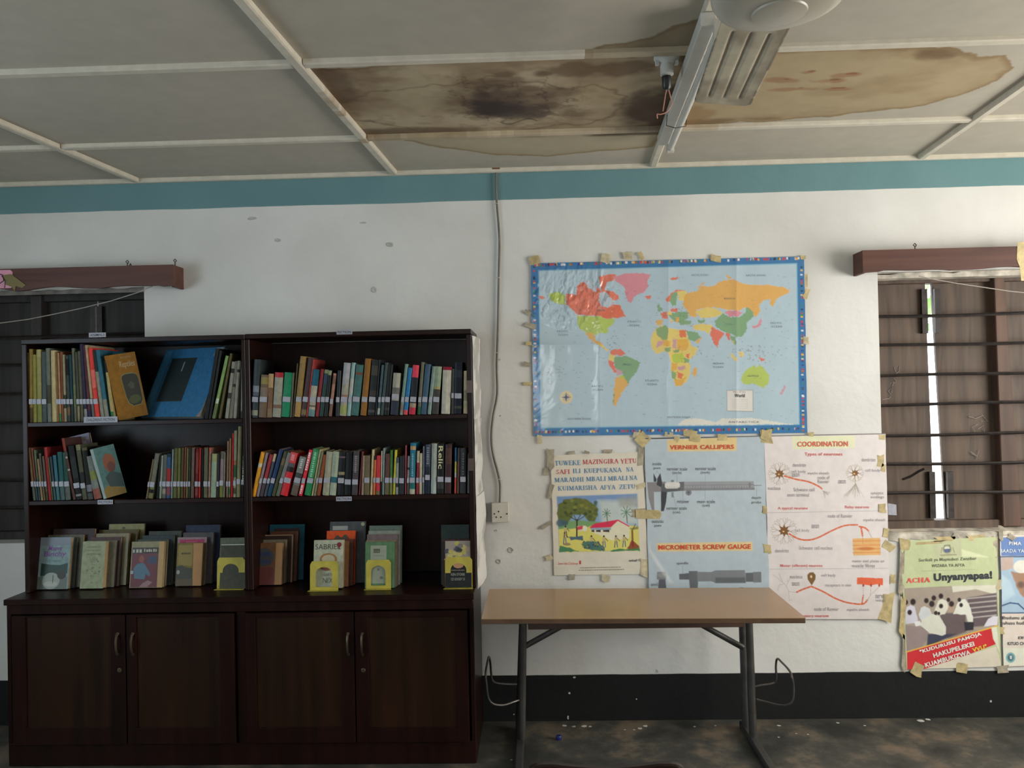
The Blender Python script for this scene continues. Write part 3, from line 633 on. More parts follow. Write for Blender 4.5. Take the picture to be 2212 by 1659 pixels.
# ------------------------------------------------------------------ books
ORD = ['first', 'second', 'third', 'fourth', 'fifth', 'sixth', 'seventh', 'eighth', 'ninth', 'tenth', 'eleventh', 'twelfth', 'thirteenth', 'fourteenth', 'fifteenth', 'sixteenth', 'seventeenth', 'eighteenth', 'nineteenth', 'twentieth', 'twenty-first', 'twenty-second', 'twenty-third', 'twenty-fourth', 'twenty-fifth', 'twenty-sixth']
BG = 1.55      # the shelves lie in shade: albedo from the photographed tone
def cover_mesh(t, d, h, segs, main, board=.0022):
    """U shaped cover: spine (rounded a little) plus two boards; spine split into printed bands"""
    mb = MB(); cuts = sorted({0.0, 1.0}|{round(s[0], 3) for s in segs}|{round(s[1], 3) for s in segs})
    def colr(fm):
        c = main
        for a, b, cc in segs:
            if a <= fm <= b: c = cc
        return C(c, BG)
    b = min(board, t*.25); rr = min(.004, t*.25)
    xs = [(0, .003), (t*.2, .0), (t*.5, -rr*.5), (t*.8, .0), (t, .003)]
    for i in range(len(cuts)-1):
        z1, z0 = h*(1-cuts[i]), h*(1-cuts[i+1]); c = colr((cuts[i]+cuts[i+1])/2)
        for k in range(4):
            (xa, ya), (xb, yb) = xs[k], xs[k+1]; mb.add([(xa, ya, z0), (xb, yb, z0), (xb, yb, z1), (xa, ya, z1)], [(0, 1, 2, 3)], 0, c)
    cm = C(main, BG*.95)
    for (a, e) in ((0, b), (t-b, t)): mb.box(a, e, .003, d, 0, h, 0, cm)
    # inner face of the spine closes top and bottom
    for z in (0, h): mb.add([(x, y, z) for x, y in xs]+[(t, .006, z), (0, .006, z)], [tuple(range(7))], 0, colr(0 if z else 1))
    mb.add([(b, .006, 0), (t-b, .006, 0), (t-b, .006, h), (b, .006, h)], [(3, 2, 1, 0)], 0, cm)
    return mb
def book(data, zs, group, label, ysp=HY+.012, name='book', depth=None, yaw=0, stick_py=None, label_py=None):
    xb0, xb1, xt0, yt, col = data[:5]; segs = data[6] if len(data) > 6 and data[6] else []
    stk = data[7] if len(data) > 7 else True
    def P(a, py): return on(a, py, y=ysp)
    xL, xR = P(xb0, 1000 if zs < 1.5 else 890)[0], P(xb1, 1000 if zs < 1.5 else 890)[0]
    zt = P((xb0+xt0)/2, yt)[2]; h = max(.1, zt-zs-.001)
    yb = 1078 if zs < 1.5 else 898
    dxp = (xt0-xb0)-(yb-yt)*(-.0196)       # remove the camera roll
    al = math.atan((dxp)*3.84/FPX/h); w = max(.004, xR-xL-.0006)
    t = w*math.cos(al); hh = (h-abs(t*math.sin(al)))/math.cos(al)
    d = depth or min(.30, max(.11, hh*.70))*(.94+.1*random.random())
    d = min(d, .30)
    o = thing(name, label, 'book', (xL, ysp, zs+.0008), (0, al, yaw), group)
    if al > 0: o.location.z += t*math.sin(al)
    if al < 0: o.location.x += 0; 
    cover_mesh(t, d, hh, segs, col).build('cover', M_BOOK, o, local=True)
    b = min(.0022, t*.25)
    MB().box(b+.0002, t-b-.0002, .007, d-.003, .0025, hh-.0025).build('page_block', random.choice((M_PAGE, M_PAGE, M_PAGEY)), o, local=True)
    if stk is not False and t > .007:
        sp = stk if isinstance(stk, (int, float)) and stk is not True else (1046 if zs < 1.5 else (868 if xb0 < 535 else 864))
        if zs < 1.5 and xb0 > 535 and stk is True: sp = 1040+int(-4*(xb0-540)/480)
        zz = (P(xb0, sp)[2]-zs)/math.cos(al)
        MB().box(t*.04, t*.96, -.0032, .0008, zz-.0125, zz+.0125).build('spine_sticker', M_STICK, o, local=True)
    return o, t, hh, d, al
def sayrow(rows, where, zs, grp, cname):
    n = len(rows); out = []
    for i, r in enumerate(rows):
        j = n-1-i
        if i < 26 and i <= j: pos = ('leftmost' if i == 0 else ORD[i]+' from the left')
        else: pos = ('rightmost' if j == 0 else ORD[min(j, 25)]+' from the right')
        w = r[1]-r[0]; adj = 'thin ' if w < 7 else ('thick ' if w > 14 else '')
        lab = adj+r[5]+' book, '+pos+' '+where
        out.append(book(r, zs, grp, lab))
    return out
W_ = (150, 150, 140)
rowTL = [
 (52, 58, 49, 777, (140, 140, 128), 'grey-white', [(.06, .2, (60, 55, 50))], False),
 (59, 62, 57, 762, (90, 85, 60), 'olive-grey', [], False),
 (63, 71, 61, 754, (118, 98, 50), 'ochre tan', [(.8, 1, (70, 60, 38))]),
 (71, 79, 69, 766, (120, 116, 58), 'olive yellow', []),
 (80, 90, 77, 755, (132, 126, 80), 'pale yellow', [(0, .1, (150, 140, 95)), (.7, 1, (110, 115, 60))]),
 (91, 101, 88, 760, (66, 74, 76), 'slate grey', []),
 (102, 111, 97, 752, (92, 98, 88), 'sage grey', [(.5, .75, (60, 60, 48))], False),
 (112, 123, 108, 757, (165, 148, 108), 'cream', [], False),
 (123, 128, 117, 760, (110, 80, 52), 'brown', []),
 (128, 133, 122, 762, (146, 114, 82), 'peach', [(.88, 1, (50, 110, 70))]),
 (133, 138, 128, 760, (112, 66, 45), 'rust brown', []),
 (138, 144, 133, 766, (128, 122, 98), 'pale grey', [(.6, .8, (40, 60, 45))]),
 (145, 152, 140, 768, (52, 60, 60), 'dark slate', [(.05, .3, (22, 22, 22)), (.78, .9, (100, 80, 60))]),
 (153, 159, 147, 766, (26, 58, 70), 'dark teal', [(.7, 1, (40, 50, 52))]),
 (160, 166, 153, 752, (82, 88, 72), 'sage green', [(.5, .8, (92, 100, 70))], False),
 (167, 173, 160, 760, (64, 66, 56), 'dark olive', [(.78, 1, (120, 112, 88))]),
 (174, 181, 166, 758, (78, 76, 62), 'grey-olive', []),
 (182, 189, 170, 743, (44, 42, 64), 'dark navy', [(.84, 1, (120, 120, 115))]),
 (190, 197, 177, 746, (74, 40, 50), 'plum', [(.86, 1, (35, 38, 70))]),
 (199, 205, 181, 745, (150, 134, 104), 'tall cream', [(.7, 1, (80, 85, 88))]),
 (206, 216, 188, 751, (190, 58, 52), 'bright red', [(.3, .55, (205, 95, 85))]),
 (218, 226, 198, 757, (120, 120, 108), 'pale grey-green', [(0, .3, (30, 48, 46))], False),
 (227, 236, 204, 755, (44, 88, 104), 'teal blue', [(.7, 1, (118, 118, 108))], False),
 (240, 247, 223, 778, (150, 134, 90), 'thin cream', [(0, .2, (40, 35, 40)), (.85, .93, (40, 95, 60))], False),
]
out = sayrow(rowTL, 'on the upper left shelf', S1, 'books on the upper left shelf', 'book')
rowTR2 = [
 (441, 449, 466, 752, (24, 27, 30), 'black', [], False), (450, 455, 474, 757, (30, 33, 34), 'charcoal', [], False),
 (457, 464, 488, 768, (112, 138, 82), 'lime green', [(.68, .76, (170, 180, 160)), (.76, 1, (84, 96, 62))], False),
 (471, 476, 497, 763, (80, 74, 48), 'olive brown', [], False),
 (485, 493, 501, 781, (122, 122, 110), 'grey-white', [(.12, .2, (30, 30, 30)), (.55, .65, (50, 48, 42))], False),
 (494, 502, 508, 780, (98, 96, 86), 'speckled grey', [(.4, .45, (30, 30, 30))], False),
 (503, 510, 513, 779, (126, 124, 114), 'pale grey', [(.15, .2, (36, 36, 36))], False),
 (519, 526, 521, 778, (112, 112, 104), 'silver grey', [(.88, 1, (48, 48, 45))], False)]
sayrow(rowTR2, 'in the group right of the blue book', S1, 'books right of the big blue book', 'book')
# book of reptiles, its cover turned towards the room
def faced(name, label, xl, xr, yb, yt, yfront, yaw, tilt, thick, col, zbase, cat='book', roll=0, group=None, pages=M_PAGEY, wfix=None):
    """book standing face out: cover in local xz plane, local y is thickness (away from viewer). root at bottom left front"""
    p = on(xl, yb, y=yfront); q = on(xr, yb, y=yfront); t = on((xl+xr)/2, yt, y=yfront)
    w = wfix or (q[0]-p[0])/max(.3, math.cos(yaw)); h = (t[2]-zbase)/math.cos(tilt)
    o = thing(name, label, cat, (p[0], yfront, zbase+.001+thick*abs(math.sin(tilt))+max(0, w*math.sin(roll))), (0, 0, 0), group)
    o.rotation_mode = 'XYZ'; o.rotation_euler = (-tilt, roll, yaw)
    b = .0018
    mb = MB(); cc = C(col, BG)
    mb.box(0, w, 0, b, 0, h, 0, cc); mb.box(0, w, thick-b, thick, 0, h, 0, C(col, BG*.7)); mb.box(0, b, b, thick-b, 0, h, 0, cc)
    mb.build('cover', M_BOOK, o, local=True)
    MB().box(b+.0003, w-.003, b+.0003, thick-b-.0003, .002, h-.002).build('page_block', pages, o, local=True)
    return o, w, h
def patch(o, pts, col, w, h, k=1, name='cover_print', g=None):
    """flat print on a cover, pts in 0..1 of the cover (u right, v up)"""
    mb = MB(); mb.prism([(u*w, v*h) for u, v in pts], -.0003*k, -.0001); return mb.build(name, ink(col, g or BG), o, local=True)
def rect(a, b, c, d): return [(a, c), (b, c), (b, d), (a, d)]
def oval(cx, cy, rx, ry, n=18, rg=0): return [(cx+rx*(1+rg*random.uniform(-1, 1))*math.cos(k*6.283/n), cy+ry*(1+rg*random.uniform(-1, 1))*math.sin(k*6.283/n)) for k in range(n)]
def ctext(o, s, u, v, wu, hv, w, h, col, bold=0.0, k=3, ser=False, italic=0, rot=0, g=None):
    vv, f = serif_mesh(s, 1.2) if ser else glyph_mesh(s, bold)
    A = np.array(vv); mn = A.min(0); mx = A.max(0)
    X = (A[:, 0]-(mn[0]+mx[0])/2)*wu*w/(mx[0]-mn[0]); Z = (A[:, 1]-(mn[1]+mx[1])/2)*hv*h/(mx[1]-mn[1]); X = X+italic*Z
    c, s_ = math.cos(rot), math.sin(rot); X, Z = X*c-Z*s_, X*s_+Z*c
    MB().add([(u*w+a, -.0003*k, v*h+b) for a, b in zip(X, Z)], f).build('lettering', ink(col, g or BG), o, local=True)
def scrawl(o, u, v, wu, hv, w, h, col, k=3, n=7, g=None):
    """a word too blurred to read: a run of small upright marks"""
    mb = MB(); x = u-wu/2
    while x < u+wu/2-.4*wu/n:
        ww = wu/n*random.uniform(.45, .8); a = hv*random.uniform(.7, 1)
        mb.prism([(x*w, (v-hv/2)*h), ((x+ww)*w, (v-hv/2)*h), ((x+ww)*w, (v-hv/2+a)*h), (x*w, (v-hv/2+a)*h)], -.0003*k, -.0001); x += wu/n
    mb.build('blurred_print', ink(col, g or BG), o, local=True)
o, w, h = faced('book', 'brown reptiles book with its cover and dark rounded picture turned outwards', 256, 303, 897, 767, HY+.03, math.radians(38), math.radians(2), .02, (118, 82, 26), S1, roll=math.radians(-10), group=None)
patch(o, [(.36, .62), (.38, .66), (.5, .69), (.78, .69), (.9, .66), (.95, .58), (.95, .25), (.85, .18), (.6, .17), (.46, .22), (.4, .32)], (100, 100, 60), w, h, 1); patch(o, [(.38, .61), (.4, .65), (.5, .675), (.78, .675), (.89, .65), (.93, .58), (.93, .26), (.84, .19), (.6, .18), (.48, .23), (.42, .33)], (26, 28, 20), w, h, 2)
patch(o, oval(.68, .28, .2, .07, rg=.15), (52, 62, 28), w, h, 3); patch(o, oval(.66, .5, .1, .05, rg=.4), (48, 56, 44), w, h, 3)
ctext(o, 'Reptiles', .66, .82, .5, .12, w, h, (150, 135, 105)); scrawl(o, .66, .94, .36, .03, w, h, (120, 100, 60), n=10)
# large blue book
BY = HY+.004
bp, bq = on(303, 897, y=HY+.178), on(432, 897, y=HY+.012)
byaw = math.atan2(bq[1]-bp[1], bq[0]-bp[0])
o, w, h = faced('book', 'very large blue book leaning back with a dark rectangular picture on its cover', 303, 432, 896, 757, HY+.178, byaw, math.radians(26), .026, (48, 98, 134), S1, pages=M_PAGE, wfix=float(np.linalg.norm((bq-bp)[:2])))
patch(o, rect(.17, .60, .22, .86), (38, 46, 48), w, h, 1); patch(o, rect(.19, .58, .235, .845), (32, 40, 42), w, h, 2); patch(o, rect(.40, .42, .66, .80), (110, 118, 118), w, h, 3)
patch(o, rect(.86, .985, .87, .99), (120, 122, 116), w, h, 1); patch(o, rect(.89, .955, .90, .96), (70, 74, 74), w, h, 2)
patch(o, [(.93, 0), (1, 0), (1, .3), (.985, .1)], (120, 110, 104), w, h, 1)
patch(o, rect(.02, .12, .02, .98), (56, 108, 140), w, h, 1)
# upper right shelf
rowTR = [
 (542, 556, 549, 776, (46, 52, 55), 'dark grey', [(.45, .56, (105, 110, 118)), (.56, .62, (70, 76, 84)), (.87, .96, (120, 122, 104))]),
 (558, 575, 564, 809, (96, 78, 60), 'mottled brown', [(.06, .22, (120, 108, 58)), (.3, .55, (108, 92, 78))]),
 (576, 587, 580, 807, (104, 74, 52), 'tan and brown', [(0, .32, (150, 122, 84)), (.8, 1, (110, 90, 70))], False),
 (588, 606, 594, 804, (132, 130, 116), 'off-white and red', [(0, .11, (150, 38, 44)), (.72, .8, (105, 80, 66))], False),
 (607, 625, 615, 804, (26, 112, 76), 'emerald green', []),
 (626, 630, 632, 805, (88, 84, 72), 'grey', [], False),
 (631, 634, 641, 785, (70, 64, 44), 'dark olive', [], False),
 (635, 648, 649, 769, (126, 102, 58), 'tall tan', [(.72, 1, (148, 116, 66))]),
 (649, 661, 666, 772, (62, 42, 44), 'dark maroon', [(.88, .97, (105, 90, 56))]),
 (661, 664, 676, 776, (140, 56, 54), 'pinkish red', [], False),
 (665, 679, 676, 797, (150, 142, 124), 'cream and teal', [(0, .35, (22, 78, 98)), (.76, .8, (90, 85, 75)), (.85, 1, (90, 120, 118))]),
 (681, 688, 693, 797, (116, 34, 38), 'crimson', []),
 (689, 698, 701, 798, (32, 56, 50), 'dark green', [(0, .08, (110, 115, 85)), (.1, .3, (40, 52, 74))]),
 (699, 707, 709, 800, (22, 28, 26), 'black', [(0, .1, (120, 125, 95))]),
 (709, 716, 720, 806, (104, 74, 62), 'brown and pink', [(.25, .6, (140, 100, 84)), (0, .05, (150, 100, 90))], 868),
 (724, 732, 729, 800, (34, 40, 44), 'charcoal', []),
 (733, 748, 743, 783, (140, 134, 120), 'pale grey and peach', [(0, .4, (142, 142, 144)), (.6, .7, (130, 96, 78)), (.8, .97, (132, 138, 82))]),
 (749, 757, 760, 783, (122, 148, 146), 'pale aqua', [(.3, .6, (150, 150, 140))]),
 (758, 774, 770, 787, (58, 92, 88), 'teal green', [(.15, .2, (96, 60, 50))]),
 (778, 791, 789, 774, (122, 82, 32), 'ochre', []),
 (794, 809, 804, 777, (26, 30, 32), 'black', [(.1, .28, (56, 54, 48)), (.55, .65, (50, 46, 44)), (.9, .95, (66, 60, 60))]),
 (810, 813, 819, 777, (40, 44, 48), 'dark grey', [], False),
 (814, 820, 824, 788, (54, 72, 78), 'steel grey', [(.86, .98, (140, 145, 138))], 864),
 (821, 828, 832, 783, (48, 62, 60), 'dark sage', []),
 (829, 840, 838, 787, (20, 22, 24), 'black', [(.85, .9, (50, 48, 48))]),
 (843, 859, 850, 805, (140, 138, 124), 'off-white and navy', [(.35, .55, (92, 90, 86)), (.66, 1, (42, 44, 56))], 858),
 (863, 870, 875, 786, (100, 124, 112), 'pale green', [(.8, .95, (110, 98, 90))]),
 (871, 880, 882, 794, (28, 98, 142), 'bright blue', [(.9, 1, (180, 60, 66))]),
 (883, 897, 892, 788, (26, 30, 36), 'black with a red top', [(0, .25, (190, 58, 74)), (.77, .86, (140, 122, 100)), (.86, 1, (165, 42, 60))]),
 (901, 908, 910, 782, (84, 84, 66), 'olive', [(.85, 1, (26, 76, 50))]),
 (909, 921, 919, 786, (52, 76, 94), 'slate blue', []),
 (923, 931, 934, 791, (108, 124, 116), 'grey-green', []),
 (933, 947, 941, 791, (56, 52, 50), 'pale green and charcoal', [(0, .42, (122, 136, 112)), (.42, .48, (140, 130, 84))]),
 (953, 972, 957, 792, (162, 158, 144), 'large cream', [(0, .07, (120, 22, 38))], False),
 (974, 980, 976, 796, (44, 46, 42), 'dark grey', [], 855),
 (981, 997, 983, 782, (18, 24, 36), 'navy', [(.15, .3, (36, 42, 50)), (.85, .9, (60, 58, 46))], 856),
 (1001, 1013, 1002, 801, (158, 146, 116), 'cream', [(.45, .7, (120, 112, 92))], False)]
sayrow(rowTR, 'on the upper right shelf', S1, 'books on the upper right shelf', 'book')
rowBL = [
 (70, 76, 57, 967, (98, 74, 50), 'light brown', [(.65, 1, (70, 78, 72))]),
 (77, 81, 64, 968, (104, 62, 48), 'rust', [(.6, 1, (48, 68, 74))]),
 (82, 86, 70, 972, (78, 92, 76), 'grey-green', [(.6, 1, (46, 66, 76))]),
 (87, 92, 77, 991, (126, 104, 76), 'peach', []),
 (93, 97, 81, 979, (80, 78, 74), 'grey', [(.8, 1, (90, 84, 56))]),
 (98, 103, 88, 985, (88, 76, 66), 'taupe', [(.8, 1, (60, 56, 40))]),
 (104, 110, 92, 966, (132, 38, 44), 'red', [], False),
 (111, 114, 100, 988, (90, 90, 60), 'olive', [], False),
 (115, 120, 104, 986, (52, 62, 74), 'speckled blue-grey', [(.75, 1, (44, 84, 90))]),
 (121, 128, 111, 983, (48, 92, 104), 'sea blue', [(.7, 1, (60, 92, 96))]),
 (129, 139, 121, 976, (36, 78, 80), 'teal', [(.68, 1, (66, 84, 84))]),
 (140, 151, 132, 977, (38, 68, 58), 'dark green', [(.7, 1, (78, 84, 78))]),
]
sayrow(rowBL, 'on the lower left shelf', S2, 'books left on the lower left shelf', 'book')
# the leaning group beside them
rowBL2 = [
 (156, 162, 129, 946, (70, 46, 44), 'tall dark red and black', [(0, .2, (120, 50, 40)), (.3, .33, (140, 135, 135)), (.5, .53, (140, 135, 135))], False),
 (163, 176, 143, 962, (26, 28, 28), 'black', [(.2, .6, (38, 42, 42)), (.9, .94, (110, 110, 108))], 1050),
 (177, 187, 160, 960, (70, 72, 58), 'olive-grey', [(0, .1, (108, 106, 80)), (.5, .72, (36, 38, 38))], 1050),
 (188, 200, 173, 966, (28, 30, 28), 'black', [(0, .06, (80, 76, 54)), (.72, .85, (100, 100, 110)), (.88, 1, (58, 64, 62))], False),
 (202, 217, 182, 984, (104, 110, 104), 'glossy white-green', [(.35, .55, (110, 116, 62)), (.76, 1, (122, 72, 62))], False)]
for i, r in enumerate(rowBL2):
    book(r, S2, 'leaning books on the lower left shelf', r[5]+' book, '+('leftmost' if i == 0 else ORD[i]+' from the left')+' of the steeply leaning group, lower left shelf', depth=.16)
# the tall picture cover behind the leaning group
o, w, h = faced('book', 'tall book with red, white and violet picture cover rising behind the leaning group', 160, 222, 1076, 945, HY+.16, math.radians(-4), math.radians(1), .015, (34, 30, 34), S2, roll=math.radians(-12))
patch(o, [(.0, .86), (.3, .86), (.25, 1), (0, 1)], (96, 42, 34), w, h, 1); patch(o, [(.3, .8), (.98, .82), (.98, 1), (.25, 1)], (112, 110, 128), w, h, 1)
for k in range(9): patch(o, oval(.35+.6*random.random(), .84+.13*random.random(), .07, .025, 9, .4), random.choice(((48, 44, 70), (60, 54, 84), (150, 140, 140))), w, h, 2)
o, w, h = faced('book', 'teal book with a red-brown oval picture, turned outwards at the end of the leaning group', 224, 263, 1073, 968, HY+.02, math.radians(32), math.radians(2), .022, (70, 100, 98), S2, roll=math.radians(-13))
patch(o, oval(.62, .66, .25, .19), (112, 64, 44), w, h, 1); patch(o, oval(.66, .58, .16, .1), (84, 50, 44), w, h, 2); patch(o, [(.12, 0), (1, 0), (.98, .12), (.6, .18), (.3, .24), (.1, .16)], (112, 92, 44), w, h, 1)
patch(o, [(.0, 0), (.12, 0), (.12, 1), (.0, 1)], (120, 140, 140), w, h, 1); patch(o, [(.4, .2), (.98, .14), (.98, .4), (.6, .5), (.3, .4)], (44, 60, 60), w, h, 1)
rowBLR = [
 (313, 317, 328, 992, (96, 84, 62), 'brown-grey', [], 1047),
 (318, 328, 334, 979, (92, 94, 82), 'grey-olive', [(.68, 1, (92, 92, 62)), (.8, .88, (20, 20, 20))], 1048),
 (336, 341, 344, 984, (26, 32, 32), 'black', [], False),
 (342, 347, 347, 984, (122, 128, 116), 'pale grey', []),
 (348, 356, 352, 982, (78, 82, 78), 'dull grey', [(.78, .9, (118, 120, 104))]),
 (357, 366, 359, 980, (40, 70, 104), 'blue and red', [(0, .08, (24, 44, 50)), (.33, .62, (134, 40, 36)), (.72, .93, (110, 62, 74))]),
 (367, 371, 370, 971, (106, 120, 120), 'pale blue-grey', []),
 (372, 380, 375, 968, (76, 78, 46), 'olive', []),
 (381, 387, 383, 968, (88, 90, 50), 'yellowish olive', []),
 (388, 394, 390, 967, (66, 60, 36), 'brown-olive', []),
 (395, 399, 397, 966, (102, 58, 42), 'red-brown', []),
 (400, 404, 402, 968, (94, 90, 66), 'khaki', []),
 (405, 409, 407, 967, (42, 54, 40), 'bottle green', []),
 (410, 417, 412, 967, (88, 70, 64), 'dusty pink-brown', [], False),
 (419, 426, 421, 969, (88, 20, 26), 'dark red', [(.08, .5, (106, 44, 44)), (.8, .95, (110, 50, 50))]),
 (427, 431, 429, 968, (146, 44, 36), 'red', []),
 (433, 437, 434, 970, (22, 20, 22), 'black', [], False),
 (438, 447, 439, 967, (78, 78, 58), 'grey-olive', []),
 (448, 452, 450, 967, (128, 94, 84), 'pinkish', [(0, .08, (160, 70, 60))]),
 (453, 465, 456, 980, (122, 136, 116), 'pale sage', [(0, .18, (128, 130, 90))], False),
 (466, 471, 468, 981, (36, 36, 38), 'dark grey', []),
 (472, 480, 475, 975, (118, 98, 104), 'mauve', [(0, .16, (84, 78, 66)), (.72, 1, (96, 98, 46))], 1044),
 (481, 483, 483, 978, (128, 128, 116), 'white', [], False),
 (487, 491, 489, 953, (116, 92, 74), 'tall pinkish tan', []),
 (492, 496, 494, 947, (116, 94, 72), 'tall tan', [(.85, .95, (30, 96, 70))]),
 (497, 501, 500, 936, (148, 34, 30), 'tall red', [], False),
 (502, 508, 504, 930, (118, 118, 102), 'tall pale', [(.45, .52, (120, 80, 56)), (.52, .7, (26, 72, 44)), (.86, .95, (58, 66, 44))], 1044),
 (509, 517, 513, 921, (112, 110, 80), 'tallest olive', [], 1041),
 (519, 527, 522, 965, (16, 17, 19), 'black white-lettered', [], 1042)]
ol = sayrow(rowBLR, 'in the right-hand group, lower left shelf', S2, 'books right on the lower left shelf', 'book')
rowBR = [
 (542, 551, 563, 976, (192, 130, 30), 'orange-yellow', [(.25, .34, (170, 160, 140))], False),
 (552, 558, 573, 978, (118, 108, 116), 'lavender grey', []),
 (559, 567, 582, 981, (138, 44, 50), 'red', [(.62, 1, (64, 56, 60))]),
 (568, 574, 591, 980, (56, 66, 76), 'slate and cream', [(0, .18, (150, 140, 112))]),
 (575, 584, 603, 970, (32, 50, 84), 'navy blue', [(.75, 1, (26, 58, 84))]),
 (585, 593, 613, 975, (62, 64, 46), 'dark olive', [(.15, .3, (98, 84, 60))], False),
 (594, 602, 621, 977, (104, 106, 104), 'grey', [(.7, 1, (84, 90, 76))]),
 (604, 620, 628, 976, (176, 36, 42), 'scarlet with a dark picture', [(.0, .22, (176, 66, 68)), (.24, .33, (70, 70, 74)), (.33, .45, (30, 24, 26))]),
 (626, 641, 648, 985, (94, 94, 86), 'grey and brown', [(0, .42, (112, 116, 112)), (.42, .6, (54, 56, 56)), (.74, 1, (88, 74, 64))]),
 (643, 651, 667, 971, (184, 38, 50), 'crimson white-lettered', [(.05, .45, (196, 84, 94)), (.75, .95, (196, 84, 90))]),
 (656, 670, 676, 969, (34, 112, 66), 'green', [(.05, .6, (60, 126, 86))]),
 (671, 675, 689, 971, (150, 142, 104), 'cream', [], False),
 (676, 681, 693, 975, (106, 106, 84), 'grey-green', []),
 (682, 690, 697, 982, (116, 58, 30), 'burnt orange', []),
 (695, 709, 704, 975, (138, 136, 116), 'beige', []),
 (710, 724, 718, 975, (140, 148, 128), 'pale sage', [(.58, .71, (36, 84, 96))], False),
 (727, 741, 731, 976, (20, 22, 24), 'black', [(.46, .53, (124, 116, 88)), (.1, .14, (90, 70, 76))], 1039),
 (742, 756, 746, 976, (16, 18, 20), 'plain black', [], 1042),
 (758, 771, 762, 974, (60, 54, 56), 'dark taupe', [(.1, .45, (76, 70, 72))], 1042),
 (773, 777, 780, 975, (86, 34, 38), 'dark red', [], False),
 (779, 784, 782, 984, (128, 112, 92), 'pinkish beige', [], False),
 (785, 797, 786, 984, (90, 80, 58), 'olive brown', []),
 (798, 803, 802, 971, (164, 148, 116), 'cream', [], False),
 (804, 809, 807, 985, (172, 92, 50), 'orange', [(0, .1, (22, 20, 20))]),
 (810, 819, 812, 984, (166, 38, 48), 'red', [(.9, 1, (90, 84, 52))]),
 (820, 823, 822, 974, (170, 158, 132), 'off-white', [(.7, 1, (30, 26, 26))], False),
 (824, 828, 826, 968, (108, 124, 122), 'pale teal', [], False),
 (829, 839, 831, 980, (78, 48, 44), 'brown-maroon', [(.6, 1, (84, 78, 56))]),
 (840, 846, 841, 972, (56, 90, 44), 'green', [(0, .3, (44, 88, 34)), (.6, 1, (96, 102, 52))]),
 (847, 852, 851, 972, (160, 154, 50), 'yellow', []),
 (853, 859, 854, 988, (112, 118, 112), 'pale grey', [(0, .15, (50, 58, 76)), (.7, .8, (30, 34, 48))]),
 (860, 871, 862, 985, (30, 34, 38), 'charcoal', [], 1039),
 (873, 876, 874, 962, (128, 60, 68), 'pinkish red', [], False),
 (877, 882, 879, 985, (112, 104, 104), 'pale grey banded', [(.3, .36, (30, 30, 30)), (.7, 1, (62, 54, 48))]),
 (883, 895, 885, 957, (26, 94, 116), 'teal blue', [(.06, .13, (160, 124, 82)), (.76, .9, (30, 90, 90)), (.9, 1, (150, 148, 128))]),
 (897, 903, 899, 974, (116, 32, 40), 'red and cream', [(0, .27, (150, 142, 120))]),
 (904, 910, 905, 979, (156, 148, 122), 'light cream', []),
 (911, 915, 912, 964, (84, 90, 102), 'steel blue', []),
 (916, 927, 918, 960, (24, 32, 44), 'navy', [(0, .45, (54, 60, 72))], 1032),
 (929, 941, 931, 958, (132, 138, 130), 'pale grey', [(.7, 1, (138, 146, 144))], False),
 (943, 957, 944, 959, (22, 24, 24), 'black pale-lettered', [(.75, .9, (50, 50, 48))], 1036),
 (959, 973, 961, 960, (54, 34, 34), 'dark maroon', [(.08, .4, (70, 48, 42))], 1037),
 (980, 984, 981, 967, (28, 74, 106), 'blue, yellow and red', [(.3, .55, (150, 142, 70)), (.55, .65, (150, 140, 150)), (.65, 1, (160, 60, 50))], False),
 (985, 990, 987, 968, (74, 52, 46), 'brown', [(0, .3, (50, 50, 50))], False),
 (992, 1005, 993, 968, (44, 46, 48), 'charcoal grey', [], 1036),
 (1008, 1015, 1009, 980, (70, 78, 76), 'grey-green', [], False)]
ob = sayrow(rowBR, 'on the lower right shelf', S2, 'books on the lower right shelf', 'book')
# upright lettering on a few spines
def spine_text(rec, s, col, f0, f1, wfrac, vertical=True):
    o, t, hh, d, al = rec; v, f = glyph_mesh(s, .01); A = np.array(v); mn = A.min(0); mx = A.max(0)
    L = hh*(f1-f0); wd_ = t*wfrac
    a = (A[:, 0]-mn[0])/(mx[0]-mn[0])*L; b = (A[:, 1]-(mn[1]+mx[1])/2)/(mx[1]-mn[1])*wd_
    zc = hh*(1-f0)-a
    MB().add([(t/2+bb, -.0034, zz) for bb, zz in zip(b, zc)], f).build('lettering', ink(col, 2.4), o, local=True)
spine_text(ob[40], 'Relic', (150, 146, 110), .04, .5, .7)
def spine_scrawl(rec, col, f0, f1, wfrac, n):
    o, t, hh, d, al = rec; mb = MB(); L = hh*(f1-f0)
    for k in range(n):
        z = hh*(1-f0)-L*(k+random.uniform(.1, .3))/n; e = L/n*random.uniform(.5, .75); a = t*wfrac*random.uniform(.7, 1)
        mb.add([(t/2-a/2, -.0034, z), (t/2+a/2, -.0034, z), (t/2+a/2, -.0034, z-e), (t/2-a/2, -.0034, z-e)], [(0, 1, 2, 3)])
    mb.build('blurred_print', ink(col, 2.4), o, local=True)
spine_scrawl(ol[-1], (150, 152, 148), .08, .68, .4, 18)
for i, c, a, b, wf, n in ((9, (210, 170, 176), .05, .45, .5, 8), (9, (210, 170, 176), .76, .96, .5, 5), (10, (96, 146, 112), .06, .6, .4, 12), (15, (98, 104, 92), .12, .5, .35, 9), (34, (90, 124, 118), .2, .65, .35, 12), (38, (84, 88, 98), .05, .4, .5, 8), (7, (196, 110, 110), .04, .18, .5, 5), (0, (150, 104, 30), .5, .72, .3, 7), (8, (140, 140, 134), .05, .3, .4, 5), (18, (92, 86, 88), .1, .5, .4, 9), (44, (66, 66, 68), .1, .6, .3, 9)): spine_scrawl(ob[i], c, a, b, wf, n)
